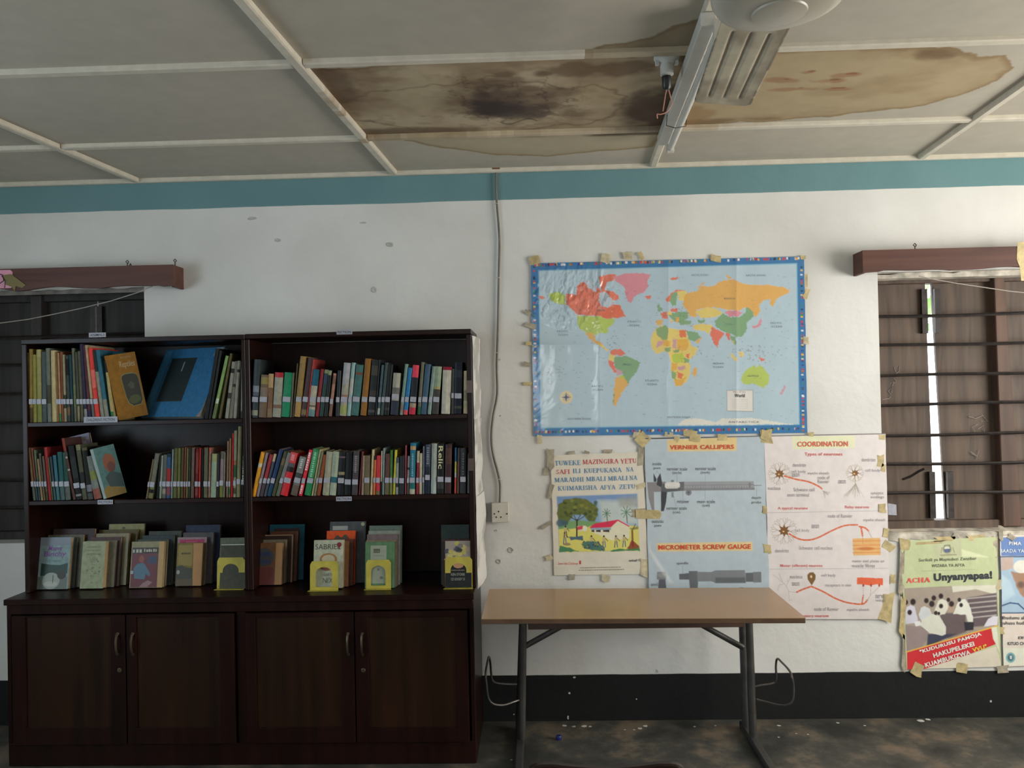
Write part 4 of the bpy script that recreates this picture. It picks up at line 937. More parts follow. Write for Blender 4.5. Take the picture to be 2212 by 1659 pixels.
# ------------------------------------------------------------------ face-out paperbacks standing on the counter
def stack(front, behind, tag_, gname, yaw=0, tilt=9):
    """front: (xl,xr,yb,yt,thick,color,label) ; behind: (xl,xr,yt,dy,color,label)"""
    xl, xr, yb, yt, th, col, lab = front; y0 = on((xl+xr)/2, yb, z=ZB)[1]
    res = faced('paperback', lab, xl, xr, yb, yt, y0, math.radians(yaw), math.radians(tilt), th, col, ZB, group=gname)
    back = y0+th/math.cos(math.radians(tilt))+.002
    for (a, b, t, dy, c2, lab2, th2) in behind:
        hq = on((a+b)/2, t, y=y0+dy)[2]-ZB; yy = max(y0+dy, back+hq*math.tan(math.radians(tilt))); d = ZB; back = yy-hq*math.tan(math.radians(tilt))+th2/math.cos(math.radians(tilt))+.002
        py = yb   # bottom hidden; recompute left/right on that plane
        p, q = on(a, t, y=yy), on(b, t, y=yy)
        h = (p[2]+q[2])/2-ZB; w = q[0]-p[0]; tl = math.radians(tilt)
        y_base = yy-h*math.tan(tl)
        o = thing('paperback', lab2, 'book', (p[0], y_base, ZB+.001+th2*math.sin(tl)), (-tl, 0, 0), gname)
        bb = .0018; hh = h/math.cos(tl); mb = MB(); cc = C(c2, BG)
        mb.box(0, w, 0, bb, 0, hh, 0, cc); mb.box(0, w, th2-bb, th2, 0, hh, 0, C(c2, BG*.7)); mb.box(0, bb, bb, th2-bb, 0, hh, 0, cc)
        mb.build('cover', M_BOOK, o, local=True); MB().box(bb, w-.003, bb, th2-bb, .002, hh-.002).build('page_block', random.choice((M_PAGE, M_PAGEY)), o, local=True)
        o['_w'] = w; o['_h'] = hh; BEH[lab2] = (o, w, hh)
    return res
BEH = {}
o, w, h = stack((78, 146, 1275, 1166, .026, (112, 132, 132), 'pale blue paperback with violet title and wine glass, leftmost on the counter'),
    [(94, 168, 1164, .045, (62, 66, 62), 'grey paperback directly behind the pale blue violet-titled one', .012), (104, 180, 1157, .075, (82, 80, 66), 'dull olive paperback third in the leftmost counter row', .02), (116, 205, 1144, .11, (52, 38, 38), 'dark brown paperback at the back of the leftmost counter row', .02)],
    '', 'paperbacks in the leftmost row on the counter')
patch(o, rect(0, 1, .84, 1), (104, 112, 122), w, h, 1); patch(o, [(.1, .25), (.95, .3), (.95, .5), (.7, .46), (.4, .47), (.1, .5)], (28, 52, 46), w, h, 1); patch(o, rect(.0, .96, 0, .24), (84, 92, 86), w, h, 2)
patch(o, oval(.45, .16, .28, .16), (128, 134, 126), w, h, 3); patch(o, oval(.44, .1, .22, .05), (150, 152, 142), w, h, 4); patch(o, oval(.78, .27, .14, .08), (42, 42, 36), w, h, 4); patch(o, rect(.5, .52, .12, .27), (50, 60, 55), w, h, 5)
ctext(o, 'Maeve', .52, .79, .44, .1, w, h, (104, 62, 120), .012, 4, italic=.2); ctext(o, 'Binchy', .52, .665, .7, .13, w, h, (104, 62, 120), .014, 4, italic=.2); ctext(o, 'Full House', .48, .545, .48, .05, w, h, (66, 110, 112), 0, 4)
o, w, h = stack((172, 222, 1274, 1175, .034, (128, 134, 106), 'cream-green sketched paperback, second row from the left on the counter'),
    [(188, 252, 1169, .05, (96, 92, 76), 'grey paperback directly behind the cream-green sketched one', .014), (195, 262, 1162, .085, (70, 50, 48), 'brown paperback in the middle of the second counter row', .02), (208, 279, 1154, .115, (122, 114, 92), 'beige paperback in the middle of the second counter row', .02), (214, 298, 1146, .15, (76, 66, 32), 'mustard brown paperback in the second counter row', .022), (236, 312, 1133, .185, (128, 124, 84), 'tall cream paperback at the back of the second counter row', .014)],
    '', 'paperbacks in the second row on the counter')
for k in range(26): patch(o, oval(.5+.16*random.gauss(0, 1)*.9, .45+.17*random.gauss(0, 1), .05, .02, 8, .5), random.choice(((104, 110, 84), (112, 118, 92), (94, 100, 78))), w, h, 1+k % 5)
for v in (.88, .81, .73): scrawl(o, .5, v, .6, .035, w, h, (108, 112, 86), 4, 9)
q, w, h = BEH['tall cream paperback at the back of the second counter row']; patch(q, oval(.42, .93, .05, .018), (60, 56, 40), w, h, 1)
o, w, h = stack((279, 350, 1272, 1175, .028, (122, 118, 92), 'paperback with a seated figure in blue and bold white title, third counter row'),
    [(298, 362, 1167, .045, (60, 66, 56), 'dark green paperback directly behind the seated-figure one', .02), (308, 376, 1158, .085, (44, 52, 56), 'dark slate paperback in the third counter row', .02), (322, 392, 1149, .12, (56, 62, 54), 'grey-green paperback at the back of the third counter row', .02)],
    '', 'paperbacks in the third row on the counter')
patch(o, rect(.03, .84, .01, .87), (84, 38, 44), w, h, 1); patch(o, rect(.03, .84, .74, .87), (44, 38, 38), w, h, 2); patch(o, oval(.33, .62, .08, .08), (116, 66, 56), w, h, 3)
patch(o, [(.14, .2), (.1, .42), (.2, .52), (.4, .54), (.5, .44), (.62, .3), (.6, .24), (.48, .3), (.45, .18)], (66, 92, 108), w, h, 3); patch(o, [(.3, .02), (.55, .02), (.7, .12), (.55, .16), (.4, .1)], (120, 92, 96), w, h, 4); patch(o, rect(.52, .8, .52, .68), (50, 54, 74), w, h, 3); patch(o, rect(.01, .1, .3, .37), (128, 134, 140), w, h, 5)
scrawl(o, .2, .80, .3, .08, w, h, (150, 148, 136), 4, 3); scrawl(o, .6, .81, .42, .07, w, h, (150, 148, 136), 4, 6)
patch(o, [(.84, 0), (1, 0), (1, 1), (.84, 1)], (148, 122, 76), w, h, 4)
o, w, h = stack((379, 435, 1268, 1178, .03, (104, 92, 44), 'tan and yellow landscape paperback, fourth counter row'),
    [(384, 447, 1162, .045, (140, 116, 120), 'pale pink paperback with a magenta stripe in the fourth counter row', .016), (396, 462, 1152, .085, (74, 70, 72), 'grey paperback in the fourth counter row', .022), (402, 476, 1136, .125, (36, 46, 66), 'navy paperback at the back of the fourth counter row', .024)],
    '', 'paperbacks in the fourth row on the counter')
patch(o, [(.0, .0), (.62, .0), (.62, .4), (.4, .42), (.2, .48), (0, .45)], (48, 50, 40), w, h, 2); patch(o, rect(.0, .65, .0, .16), (72, 60, 38), w, h, 3); patch(o, [(.05, .5), (.6, .46), (.6, .95), (.05, .95)], (116, 100, 42), w, h, 1); patch(o, [(.66, 0), (.98, 0), (.98, .99), (.62, .99)], (150, 108, 62), w, h, 3); scrawl(o, .36, .76, .36, .05, w, h, (44, 34, 18), 4, 6); patch(o, oval(.08, .32, .06, .05), (124, 126, 116), w, h, 5)
q, w, h = BEH['pale pink paperback with a magenta stripe in the fourth counter row']; patch(q, rect(.08, .92, .84, .955), (142, 22, 68), w, h, 1); scrawl(q, .5, .9, .4, .03, w, h, (170, 70, 100), 3, 7)
o, w, h = stack((474, 530, 1273, 1180, .02, (62, 62, 52), 'dark grey paperback held by the leftmost yellow bookend'),
    [(476, 534, 1164, .05, (84, 88, 72), 'grey-green paperback behind the leftmost yellow bookend', .03)], '', 'paperbacks in the fifth row on the counter')
patch(o, rect(0, 1, .975, 1), (150, 152, 140), w, h, 1)
o, w, h = stack((549, 608, 1266, 1178, .032, (104, 72, 48), 'orange-brown paperback with blue lettering, first row in the right bay'),
    [(558, 618, 1168, .04, (110, 104, 88), 'beige paperback directly behind the blue-lettered one', .026), (568, 634, 1156, .09, (48, 36, 30), 'dark brown paperback with a cream edge, first row in the right bay', .01), (584, 643, 1149, .12, (78, 50, 36), 'rust paperback, first row in the right bay', .018), (583, 658, 1134, .16, (22, 72, 86), 'teal bordered paperback at the back, first row in the right bay', .012)],
    '', 'paperbacks in the first row of the right bay')
patch(o, oval(.36, .66, .34, .22), (60, 60, 62), w, h, 1); patch(o, rect(0, .7, 0, .42), (96, 44, 42), w, h, 2); scrawl(o, .36, .74, .5, .11, w, h, (34, 46, 96), 4, 6); scrawl(o, .36, .56, .5, .11, w, h, (34, 46, 96), 4, 5); patch(o, [(.74, 0), (1, 0), (1, 1), (.76, 1)], (146, 106, 62), w, h, 3)
q, w, h = BEH['teal bordered paperback at the back, first row in the right bay']; patch(q, rect(.13, .87, .0, .93), (44, 28, 32), w, h, 1)
q, w, h = BEH['dark brown paperback with a cream edge, first row in the right bay']; patch(q, rect(0, 1, .975, 1), (122, 96, 74), w, h, 1); patch(q, rect(.95, 1, 0, 1), (122, 96, 74), w, h, 1)
o, w, h = stack((676, 740, 1273, 1172, .03, (150, 152, 132), 'white fantasy paperback with a red seal held by a yellow bookend'),
    [(694, 754, 1171, .05, (112, 78, 50), 'orange-brown paperback directly behind the white fantasy one', .02), (702, 764, 1166, .085, (84, 48, 40), 'red-brown paperback behind the white fantasy one', .016), (706, 768, 1148, .12, (176, 68, 30), 'orange paperback with dark bat shapes on its cover', .016), (713, 790, 1128, .16, (68, 70, 72), 'grey book with a white label and round badge behind the orange one', .014)],
    '', 'paperbacks in the second row of the right bay')
ctext(o, 'SABRIEL', .48, .86, .86, .11, w, h, (56, 56, 48), 0, 3, ser=False); patch(o, oval(.86, .90, .08, .05), (108, 18, 24), w, h, 5); patch(o, rect(.85, .88, .82, .9), (108, 18, 24), w, h, 5)
for a, b in ((.3, .24), (.22, .18)): patch(o, oval(.5, .60, a, a*.42), (130, 92, 50) if a > .25 else (150, 142, 118), w, h, 2 if a > .25 else 3)
for a, b in ((.28, .24),): patch(o, oval(.46, .46, .27, .10), (124, 74, 52), w, h, 3); patch(o, oval(.38, .48, .10, .06), (150, 146, 124), w, h, 4); patch(o, oval(.56, .48, .10, .06), (150, 146, 124), w, h, 4)
ctext(o, 'GARTH', .52, .28, .34, .05, w, h, (90, 92, 80), 0, 4); ctext(o, 'NIX', .5, .16, .34, .11, w, h, (80, 84, 72), 0, 4)
q, w, h = BEH['orange paperback with dark bat shapes on its cover']; patch(q, [(.25, .84), (.32, .9), (.4, .92), (.45, .89), (.52, .87), (.6, .92), (.68, .93), (.75, .88), (.8, .84), (.75, .78), (.3, .78)], (60, 50, 38), w, h, 1)
q, w, h = BEH['grey book with a white label and round badge behind the orange one']; patch(q, rect(.08, .5, .86, .93), (128, 130, 124), w, h, 1); patch(q, oval(.92, .955, .05, .03), (130, 130, 96), w, h, 1)
o, w, h = stack((788, 852, 1272, 1175, .018, (74, 104, 74), 'green paperback with a pale centre panel held by a yellow bookend'),
    [(791, 857, 1168, .035, (104, 92, 76), 'tan paperback directly behind the green one', .016), (793, 860, 1156, .065, (96, 82, 84), 'dusty pink paperback in the third row of the right bay', .02), (796, 864, 1148, .10, (112, 118, 108), 'pale grey paperback in the third row of the right bay', .02), (798, 868, 1137, .14, (84, 98, 88), 'grey-green paperback at the back, third row of the right bay', .02)],
    '', 'paperbacks in the third row of the right bay')
patch(o, rect(.18, .72, .1, .92), (122, 128, 112), w, h, 1); patch(o, rect(.28, .5, .76, .85), (66, 70, 56), w, h, 2); scrawl(o, .39, .8, .18, .05, w, h, (96, 100, 84), 4, 4)
scrawl(o, .46, .7, .4, .02, w, h, (100, 104, 90), 3, 9); patch(o, oval(.45, .4, .04, .03), (90, 94, 80), w, h, 3); patch(o, oval(.55, .22, .07, .03, 12, .3), (84, 88, 74), w, h, 3)
o, w, h = stack((962, 1019, 1271, 1173, .02, (30, 32, 34), 'black and yellow paperback held by the rightmost yellow bookend'),
    [(956, 1014, 1166, .05, (60, 40, 36), 'dark brown paperback behind the rightmost yellow bookend', .02), (953, 1013, 1136, .10, (40, 52, 50), 'tall dark green book at the right end of the counter', .03)], '', 'paperbacks in the rightmost row on the counter')
patch(o, rect(0, 1, .52, 1), (128, 118, 110), w, h, 1)
for k in range(22): patch(o, oval(random.random()*.9+.05, .56+.4*random.random(), .10, .05, 9, .4), random.choice(((150, 142, 74), (54, 60, 74), (38, 40, 46), (104, 96, 98), (150, 130, 110), (160, 150, 90))), w, h, 2+k % 4)
patch(o, oval(.5, .48, .2, .07), (150, 110, 78), w, h, 7)
scrawl(o, .48, .37, .52, .025, w, h, (110, 104, 84), 7, 10)
for s, v in (('KEN STORIE', .28), ('CE GOODY 21', .18)): ctext(o, s, .48, v, .52, .055, w, h, (128, 132, 120), .01, 7)
# yellow bookends with arched openings
def bookend(xl, xr, yb, yt, label, ax0=.2, ax1=.78, az0=.12, az1=.8):
    y0 = on((xl+xr)/2, yb, z=ZB)[1]
    p, q, t = on(xl, yb, y=y0), on(xr, yb, y=y0), on((xl+xr)/2, yt, y=y0); w = q[0]-p[0]; h = t[2]-ZB
    o = thing('bookend', label, 'bookend', (p[0]+w/2, y0, ZB), group='yellow bookends on the counter')
    outer = []; inner = []
    n = 10
    arch = [(p[0]+w*ax0, ZB+h*az0)]+[(p[0]+w*((ax0+ax1)/2-(ax1-ax0)/2*math.cos(math.pi*k/n)), ZB+h*(az1-.22)+h*.22*math.sin(math.pi*k/n)) for k in range(n+1)]+[(p[0]+w*ax1, ZB+h*az0)]
    r = .008
    out_ = [(p[0], ZB+.002), (p[0], ZB+h-r), (p[0]+r*.3, ZB+h-r*.3), (p[0]+r, ZB+h)]+[(p[0]+w*(.1+.8*k/7), ZB+h) for k in range(1, 7)]+[(p[0]+w-r, ZB+h), (p[0]+w-r*.3, ZB+h-r*.3), (p[0]+w, ZB+h-r), (p[0]+w, ZB+.002)]
    m = len(arch); 
    # resample outer to same count
    def res(P, m):
        L = [0]
        for i in range(1, len(P)): L.append(L[-1]+math.dist(P[i-1], P[i]))
        o_ = []
        for k in range(m):
            s = L[-1]*k/(m-1); i = max(j for j in range(len(L)) if L[j] <= s+1e-9); i = min(i, len(P)-2); f = (s-L[i])/(L[i+1]-L[i]+1e-12)
            o_.append((P[i][0]+(P[i+1][0]-P[i][0])*f, P[i][1]+(P[i+1][1]-P[i][1])*f))
        return o_
    # keep the square shoulders: outer points matched by angle from the arch centre
    A = [arch[0]]+arch+[arch[-1]]; B = []
    cx, cz = p[0]+w*(ax0+ax1)/2, ZB+h*.35
    B = [out_[0]]+[None]*len(arch)+[out_[-1]]
    x0_, x1_, z1_ = p[0], p[0]+w, ZB+h
    for i, (a, b) in enumerate(arch):
        dx, dz = a-cx, b-cz; s = 1e9
        if dx < 0: s = min(s, (x0_-cx)/dx)
        if dx > 0: s = min(s, (x1_-cx)/dx)
        if dz > 0: s = min(s, (z1_-cz)/dz)
        X, Z = cx+dx*s, cz+dz*s; Z = max(Z, ZB+.002); B[i+1] = (X, Z)
    mb = MB(); tt = .0018; lean = .012
    def yy(z): return y0-.004+(z-ZB)/h*lean
    k = len(A)
    vs = [(a, yy(b), b) for a, b in A]+[(a, yy(b), b) for a, b in B]+[(a, yy(b)+tt, b) for a, b in A]+[(a, yy(b)+tt, b) for a, b in B]
    fs = []
    for i in range(k-1):
        fs += [(i, i+1, k+i+1, k+i), (2*k+i, 3*k+i, 3*k+i+1, 2*k+i+1), (i, 2*k+i, 2*k+i+1, i+1), (k+i, k+i+1, 3*k+i+1, 3*k+i)]
    mb.add(vs, fs)
    mb.box(p[0]+.001, p[0]+w-.001, y0-.0045, y0-.002, ZB+.0015, ZB+h*az0)
    mb.build('plate', M_YEL, o)
    MB().add([(p[0], y0-.003, ZB+.0008), (p[0]+w, y0-.003, ZB+.0008), (p[0]+w+.004, y0-.026, ZB+.0008), (p[0]-.006, y0-.026, ZB+.0008), (p[0], y0-.003, ZB+.0028), (p[0]+w, y0-.003, ZB+.0028), (p[0]+w+.004, y0-.026, ZB+.0028), (p[0]-.006, y0-.026, ZB+.0028)],
             [(0, 3, 2, 1), (4, 5, 6, 7), (0, 1, 5, 4), (1, 2, 6, 5), (2, 3, 7, 6), (3, 0, 4, 7)]).build('foot', M_YEL, o)
bookend(469, 529, 1272, 1205, 'yellow bookend beside the divider, in front of a dark grey paperback')
bookend(670, 731, 1275, 1213, 'yellow bookend in front of the white fantasy paperback')
bookend(791, 845, 1272, 1210, 'yellow bookend in front of the green paperback')
bookend(962, 1021, 1270, 1204, 'yellow bookend at the right end of the counter')
# ------------------------------------------------------------------ tattered sheets taped on the right side of the bookcase
for i, (za, zb, amp, lab) in enumerate(((1.60, 2.03, .020, 'highest'), (1.20, 1.62, .022, 'middle'), (.79, 1.24, .030, 'lowest'))):
    nu, nv = 14, 26; U, V = np.meshgrid(np.linspace(0, 1, nu), np.linspace(0, 1, nv))
    Y = -.352+.26*U; Z = za+(zb-za)*V
    X = HX1+.003+i*.001+amp*1.0*(.25*np.sin(U*3.1)+.75*U**1.3)*(.45+.5*np.abs(np.sin(V*5+i*2))+.5*fbm(U*2, V*7, 90+i))+.003*(fbm(U*6, V*9, 95+i))
    g = .62*np.ones(U.shape+(3,))*np.array([1, .97, .9]); s = sm(fbm(U*2, V*6, 97+i), .52, .6)*.5; g = g*(1-s[..., None])+np.array([.2, .17, .16])*s[..., None]
    o = grid_obj('paper_sheet', np.stack([X, Y, Z], -1).reshape(-1, 3), g, nu, nv, M_PAPER)
    tag(o, 'tattered white paper sheet on the right side of the bookcase, '+lab+' of three', 'paper', 'tattered paper sheets')
for z in (1.78, 1.40):
    MB().box(HX1-.026, HX1+.001, HY-.0015, HY-.0004, z-.03, z+.03).build('tape', plain('brown_tape', (.1, .06, .045), .3, 0, .1, 20, 0), cab)
# ------------------------------------------------------------------ folding table
TZ = .75
c0, c1, c2, c3 = on(1040, 1335, z=TZ), on(1742, 1336, z=TZ), on(1665, 1270.5, z=TZ), on(1062, 1272, z=TZ)
c3[0] = c0[0]+.004; c2[0] = c1[0]-.002; c0[1] = -.715; c1[1] = -.76; c3[1] = -.19; c2[1] = -.235
tab = thing('table', 'light brown laminate table on grey steel tube legs with bag hooks', 'table', ((c0[0]+c1[0])/2, -.45, 0))
def slab(z0, z1, name, mat, ins=0.0, par=tab, bevel=0):
    q = [c0, c1, c2, c3]; s = [(1, 1), (-1, 1), (-1, -1), (1, -1)]
    P = [(p[0]+a*ins, p[1]+b*ins) for p, (a, b) in zip(q, s)]
    return MB().hexa([(x, y, z0) for x, y in P]+[(x, y, z1) for x, y in P]).build(name, mat, par, bevel=bevel)
slab(TZ-.003, TZ, 'tabletop', M_TOP); slab(TZ-.024, TZ-.0032, 'table_edge', M_EDGE, .0005, bevel=.002)
TY = {'f': -.285, 'r': -.155}
def leg(top, bot, y, r=.019):
    a = on(top, 1352, y=y); b = on(bot[0], bot[1], y=y)
    k = (TZ-.03-b[2])/(a[2]-b[2]); p = b+(a-b)*k; b2 = b+(a-b)*((.032-b[2])/(a[2]-b[2]))
    MB().tube([tuple(b2), tuple(b+(a-b)*.5), tuple(p)], r, 14).build('leg', M_LEG, tab, smooth=True); return b2, p
lf = leg(1130, (1127, 1600), TY['f']); lr = leg(1128.5, (1121, 1585), TY['r']); rf = leg(1618, (1627, 1600), TY['f']); rr = leg(1604, (1612, 1578), TY['r'])
for f, r in ((lf, lr), (rf, rr)):
    x = (f[0][0]+r[0][0])/2
    MB().box(x-.02, x+.02, -.80, -.115, .003, .033).build('floor_runner', M_LEG, tab, bevel=.006)
    MB().box(x-.015, x+.015, -.55, -.12, TZ-.045, TZ-.025).build('top_bracket', M_LEG, tab, bevel=.004)
    MB().box(x-.022, x+.022, -.125, -.105, .002, .04).build('rubber_foot', M_BLACK, tab, bevel=.004)
ax0, ax1 = lf[1][0]+.02, rf[1][0]-.022
az = on(1370, 1357, y=-.30)[2]
MB().box(ax0, ax1, -.305, -.287, az, TZ-.025).build('apron', M_APRON, tab, bevel=.002)
for a, b, yy in (((1134, 1396), (1212, 1353), -.27), ((1605, 1399), (1520, 1352), -.235)):
    p, q = on(*a, y=yy), on(*b, y=yy); q = p+(q-p)*2.6
    if q[2] > TZ-.03: q = p+(q-p)*((TZ-.03-p[2])/(q[2]-p[2]))
    MB().tube([tuple(p), tuple(q)], .0145, 12).build('brace', M_LEG, tab, smooth=True)
def smoothpath(P, n=5):
    P = [Vector(p) for p in P]; out = []
    for i in range(len(P)-1):
        p0, p1, p2, p3 = P[max(i-1, 0)], P[i], P[i+1], P[min(i+2, len(P)-1)]
        for k in range(n):
            t = k/n; out.append(.5*((2*p1)+(-p0+p2)*t+(2*p0-5*p1+4*p2-p3)*t*t+(-p0+3*p1-3*p2+p3)*t**3))
    out.append(P[-1]); return out
def hook(L): MB().tube(smoothpath([tuple(on(a, b, y=y)) for a, b, y in L], 4), .0055, 8).build('bag_hook', M_WIRE, tab, smooth=True)
hook([(1125, 1511, -.29), (1110, 1516, -.31), (1088, 1523, -.36), (1066, 1521, -.40), (1055, 1508, -.41), (1051, 1480, -.41), (1049, 1455, -.40), (1053, 1430, -.34), (1056, 1419, -.26), (1059, 1430, -.19), (1061, 1455, -.17), (1064, 1470, -.17), (1075, 1476, -.165), (1100, 1478, -.16), (1121, 1478, -.158)])
hook([(1618, 1486, -.16), (1640, 1481, -.16), (1660, 1478, -.16), (1673, 1474, -.16), (1677, 1462, -.17), (1676, 1440, -.17), (1679, 1423, -.19), (1690, 1432, -.26), (1704, 1447, -.36), (1710, 1460, -.41), (1714, 1482, -.41), (1713, 1510, -.41), (1704, 1522, -.40), (1685, 1524, -.36), (1660, 1518, -.31), (1634, 1511, -.29)])
p = on(1207, 1592, z=.012); o = MB().lathe([(.0, 0), (.014, .0), (.015, .004), (.015, .014), (.012, .019), (0, .02)], (p[0], p[1], .001), 14).build('bottle_cap', M_BLUE, smooth=True); tag(o, 'small blue cap lying on the floor under the table', 'cap')
# ------------------------------------------------------------------ chair in the foreground, only the top rail shows
CYY = -2.27
p0, p1 = on(1141, 1655, y=CYY), on(1478, 1655, y=CYY); cx = (p0[0]+p1[0])/2; hw = (p1[0]-p0[0])/2; zt = on(1170, 1645, y=CYY)[2]
ch = thing('chair', 'dark wooden chair whose back rail just shows at the bottom edge', 'chair', (cx, CYY-.2, 0))
M_CH = wood('dark_chair_wood', (.015, .007, .006), (.03, .013, .009), .35, axis=0)
n = 24; top = [(cx-hw+2*hw*k/n, zt-.004-.010*math.sin(math.pi*min(1, max(0, (k-4)/16)))*1-(.012 if k in (0, n) else (.003 if k in (1, n-1) else 0))) for k in range(n+1)]
bot = [(x, zt-.075+.006*math.cos((x-cx)*8)) for x, z in reversed(top)]
MB().prism(top+bot, CYY-.011, CYY+.011).build('top_rail', M_CH, ch, bevel=.004)
for s in (-1, 1):
    MB().beam((cx+s*(hw-.02), CYY+.03, .0), (cx+s*(hw-.02), CYY, zt-.05), .03, .028).build('leg', M_CH, ch, bevel=.003)
    MB().beam((cx+s*(hw-.02), CYY-.40, .0), (cx+s*(hw-.02), CYY-.38, .43), .032, .032).build('leg', M_CH, ch, bevel=.003)
    MB().beam((cx+s*(hw-.02), CYY-.38, .2), (cx+s*(hw-.02), CYY+.02, .2), .02, .02).build('stretcher', M_CH, ch)
for k in range(4): MB().beam((cx-hw*.6+hw*.4*k, CYY+.014, .45), (cx-hw*.6+hw*.4*k, CYY+.002, zt-.07), .03, .012).build('back_slat', M_CH, ch)
MB().box(cx-hw, cx+hw, CYY-.41, CYY+.012, .43, .455).build('seat', M_CH, ch, bevel=.006)
# ------------------------------------------------------------------ socket and cable
s0, s1 = on(1062, 1087, y=-.04), on(1099, 1128, y=-.04)
so = thing('wall_socket', 'cream surface-mounted wall socket with worn holes beside the bookcase', 'socket', ((s0[0]+s1[0])/2, 0, s1[2]))
MB().box(s0[0], s1[0], -.036, .001, s1[2], s0[2]).build('back_box', M_CREAM, so, bevel=.003); MB().box(s0[0]-.001, s1[0]+.001, -.043, -.0365, s1[2]-.001, s0[2]+.001).build('face_plate', M_CREAM, so, bevel=.002)
for a, b in ((1068, 1110), (1077, 1105), (1072, 1117), (1082, 1117), (1095, 1110)):
    q = on(a, b, y=-.043); MB().lathe([(.0042, 0), (.0042, -.0012), (0, -.0012)], (q[0], -.043, q[2]), 10, 'y').build('socket_hole', M_BLACK, so)
P = [on(a, b, y=-.012) for a, b in ((1072, 362), (1071, 400), (1074, 450), (1077, 485), (1079, 525), (1078, 570), (1077, 620), (1076, 680), (1075, 730), (1073, 790), (1074, 850), (1066, 895), (1062, 930), (1062, 960), (1067, 990), (1075, 1020), (1080, 1045), (1080, 1070), (1079, 1090))]
cbl = thing('power_cable', 'grey cable running down the wall from the ceiling to the socket', 'cable', tuple(P[-1]))
MB().tube(smoothpath([tuple(x) for x in P], 4), .0058, 8).build('cable', M_CABLE, cbl, smooth=True)
for a, b in ((1073, 440), (1076, 600), (1075, 762), (1079, 1035)):
    q = on(a, b, y=-.012); MB().tube([(q[0]-.010, -.004, q[2]), (q[0]-.006, -.019, q[2]), (q[0]+.006, -.019, q[2]), (q[0]+.012, -.004, q[2])], .002, 6).build('cable_clip', M_CREAM, cbl)
q = on(1072, 364, y=-.02); MB().box(q[0]-.022, q[0]+.02, -.03, -.004, q[2]-.006, q[2]+.008).build('ceiling_grommet', M_RUST, cbl, bevel=.002)
# ------------------------------------------------------------------ ceiling fittings
def cz(px_, py_, z): return on(px_, py_, z=z)
# fluorescent batten along the middle ceiling strip
zf = ZC-.02
a, b = cz(1432, 318, ZC-.075), cz(1531, 62, ZC-.075)
fx = thing('tube_light', 'white fluorescent tube light mounted along the middle ceiling strip', 'lamp', ((a[0]+b[0])/2, (a[1]+b[1])/2, ZC-.02))
d = (b-a)/np.linalg.norm(b-a); nn = np.array([-d[1], d[0], 0]); 
def along(p, q, w, z0, z1, name, mat, off=0.0, bevel=.003):
    p = p+nn*off; q = q+nn*off; h = nn*w/2
    return MB().hexa([(p[0]-h[0], p[1]-h[1], z0), (p[0]+h[0], p[1]+h[1], z0), (q[0]+h[0], q[1]+h[1], z0), (q[0]-h[0], q[1]-h[1], z0), (p[0]-h[0], p[1]-h[1], z1), (p[0]+h[0], p[1]+h[1], z1), (q[0]+h[0], q[1]+h[1], z1), (q[0]-h[0], q[1]-h[1], z1)]).build(name, mat, fx, bevel=bevel)
along(a-d*.01, b+d*.0, .048, ZC-.065, ZC-.021, 'housing', M_TUBE, .0)
e = np.array([0, 0, ZC-.10]); 
ta, tb_ = a+d*.02-nn*-.0, b-d*.02
s_off = -.032 if nn[0] > 0 else .032
s_off = .032 if (nn*1)[0] > 0 else -.032
A_, B_ = ta+nn*s_off, tb_+nn*s_off
MB().tube([(A_[0], A_[1], ZC-.085), (B_[0], B_[1], ZC-.085)], .0145, 14).build('glass_tube', M_TUBE, fx, smooth=True, label='unlit white glass tube')
for q in (ta-d*.012, tb_+d*.012): along(q-d*.012, q+d*.012, .034, ZC-.104, ZC-.045, 'lamp_holder_end', M_CREAM, s_off, .003)
q = (a*.66+b*.34); MB().tube([(q[0]-.03, q[1], ZC-.066), (q[0]-.035, q[1], ZC-.11), (q[0], q[1]-.01, ZC-.125), (q[0]+.045, q[1], ZC-.115), (q[0]+.05, q[1]+.01, ZC-.07)], .0018, 6).build('loose_wire', M_BLACK, fx)
# bare lamp holder
q = cz(1440, 126, ZC-.004); lh = thing('lamp_holder', 'white ceiling lamp holder with a black plug and bare pink wires', 'lamp', (q[0], q[1], ZC))
MB().lathe([(.0, .0), (.046, .0), (.046, -.008), (.040, -.016), (.026, -.024), (.022, -.030), (.024, -.034), (.024, -.066), (.018, -.070), (0, -.07)], (q[0], q[1], ZC+.003), 24).build('base', M_TUBE, lh, smooth=True)
for s in (-1, 1): MB().box(q[0]+s*.034-.007, q[0]+s*.034+.007, q[1]-.012, q[1]+.006, ZC-.03, ZC-.010).build('terminal_lug', M_TUBE, lh, bevel=.002)
MB().lathe([(.0, -.070), (.017, -.070), (.016, -.11), (.009, -.118), (0, -.118)], (q[0]-.002, q[1], ZC), 16).build('black_plug', M_BLACK, lh, smooth=True)
x, y, z = q[0]-.002, q[1], ZC
MB().tube(smoothpath([(x, y, z-.115), (x-.006, y, z-.14), (x-.012, y, z-.175), (x-.016, y, z-.195)], 3), .0022, 6).build('wire', M_PINK, lh); MB().tube(smoothpath([(x+.006, y, z-.115), (x+.012, y, z-.14), (x+.016, y, z-.17), (x, y, z-.196), (x-.024, y, z-.205), (x-.036, y, z-.204), (x-.036, y, z-.22)], 3), .0022, 6).build('wire', M_PINK, lh)
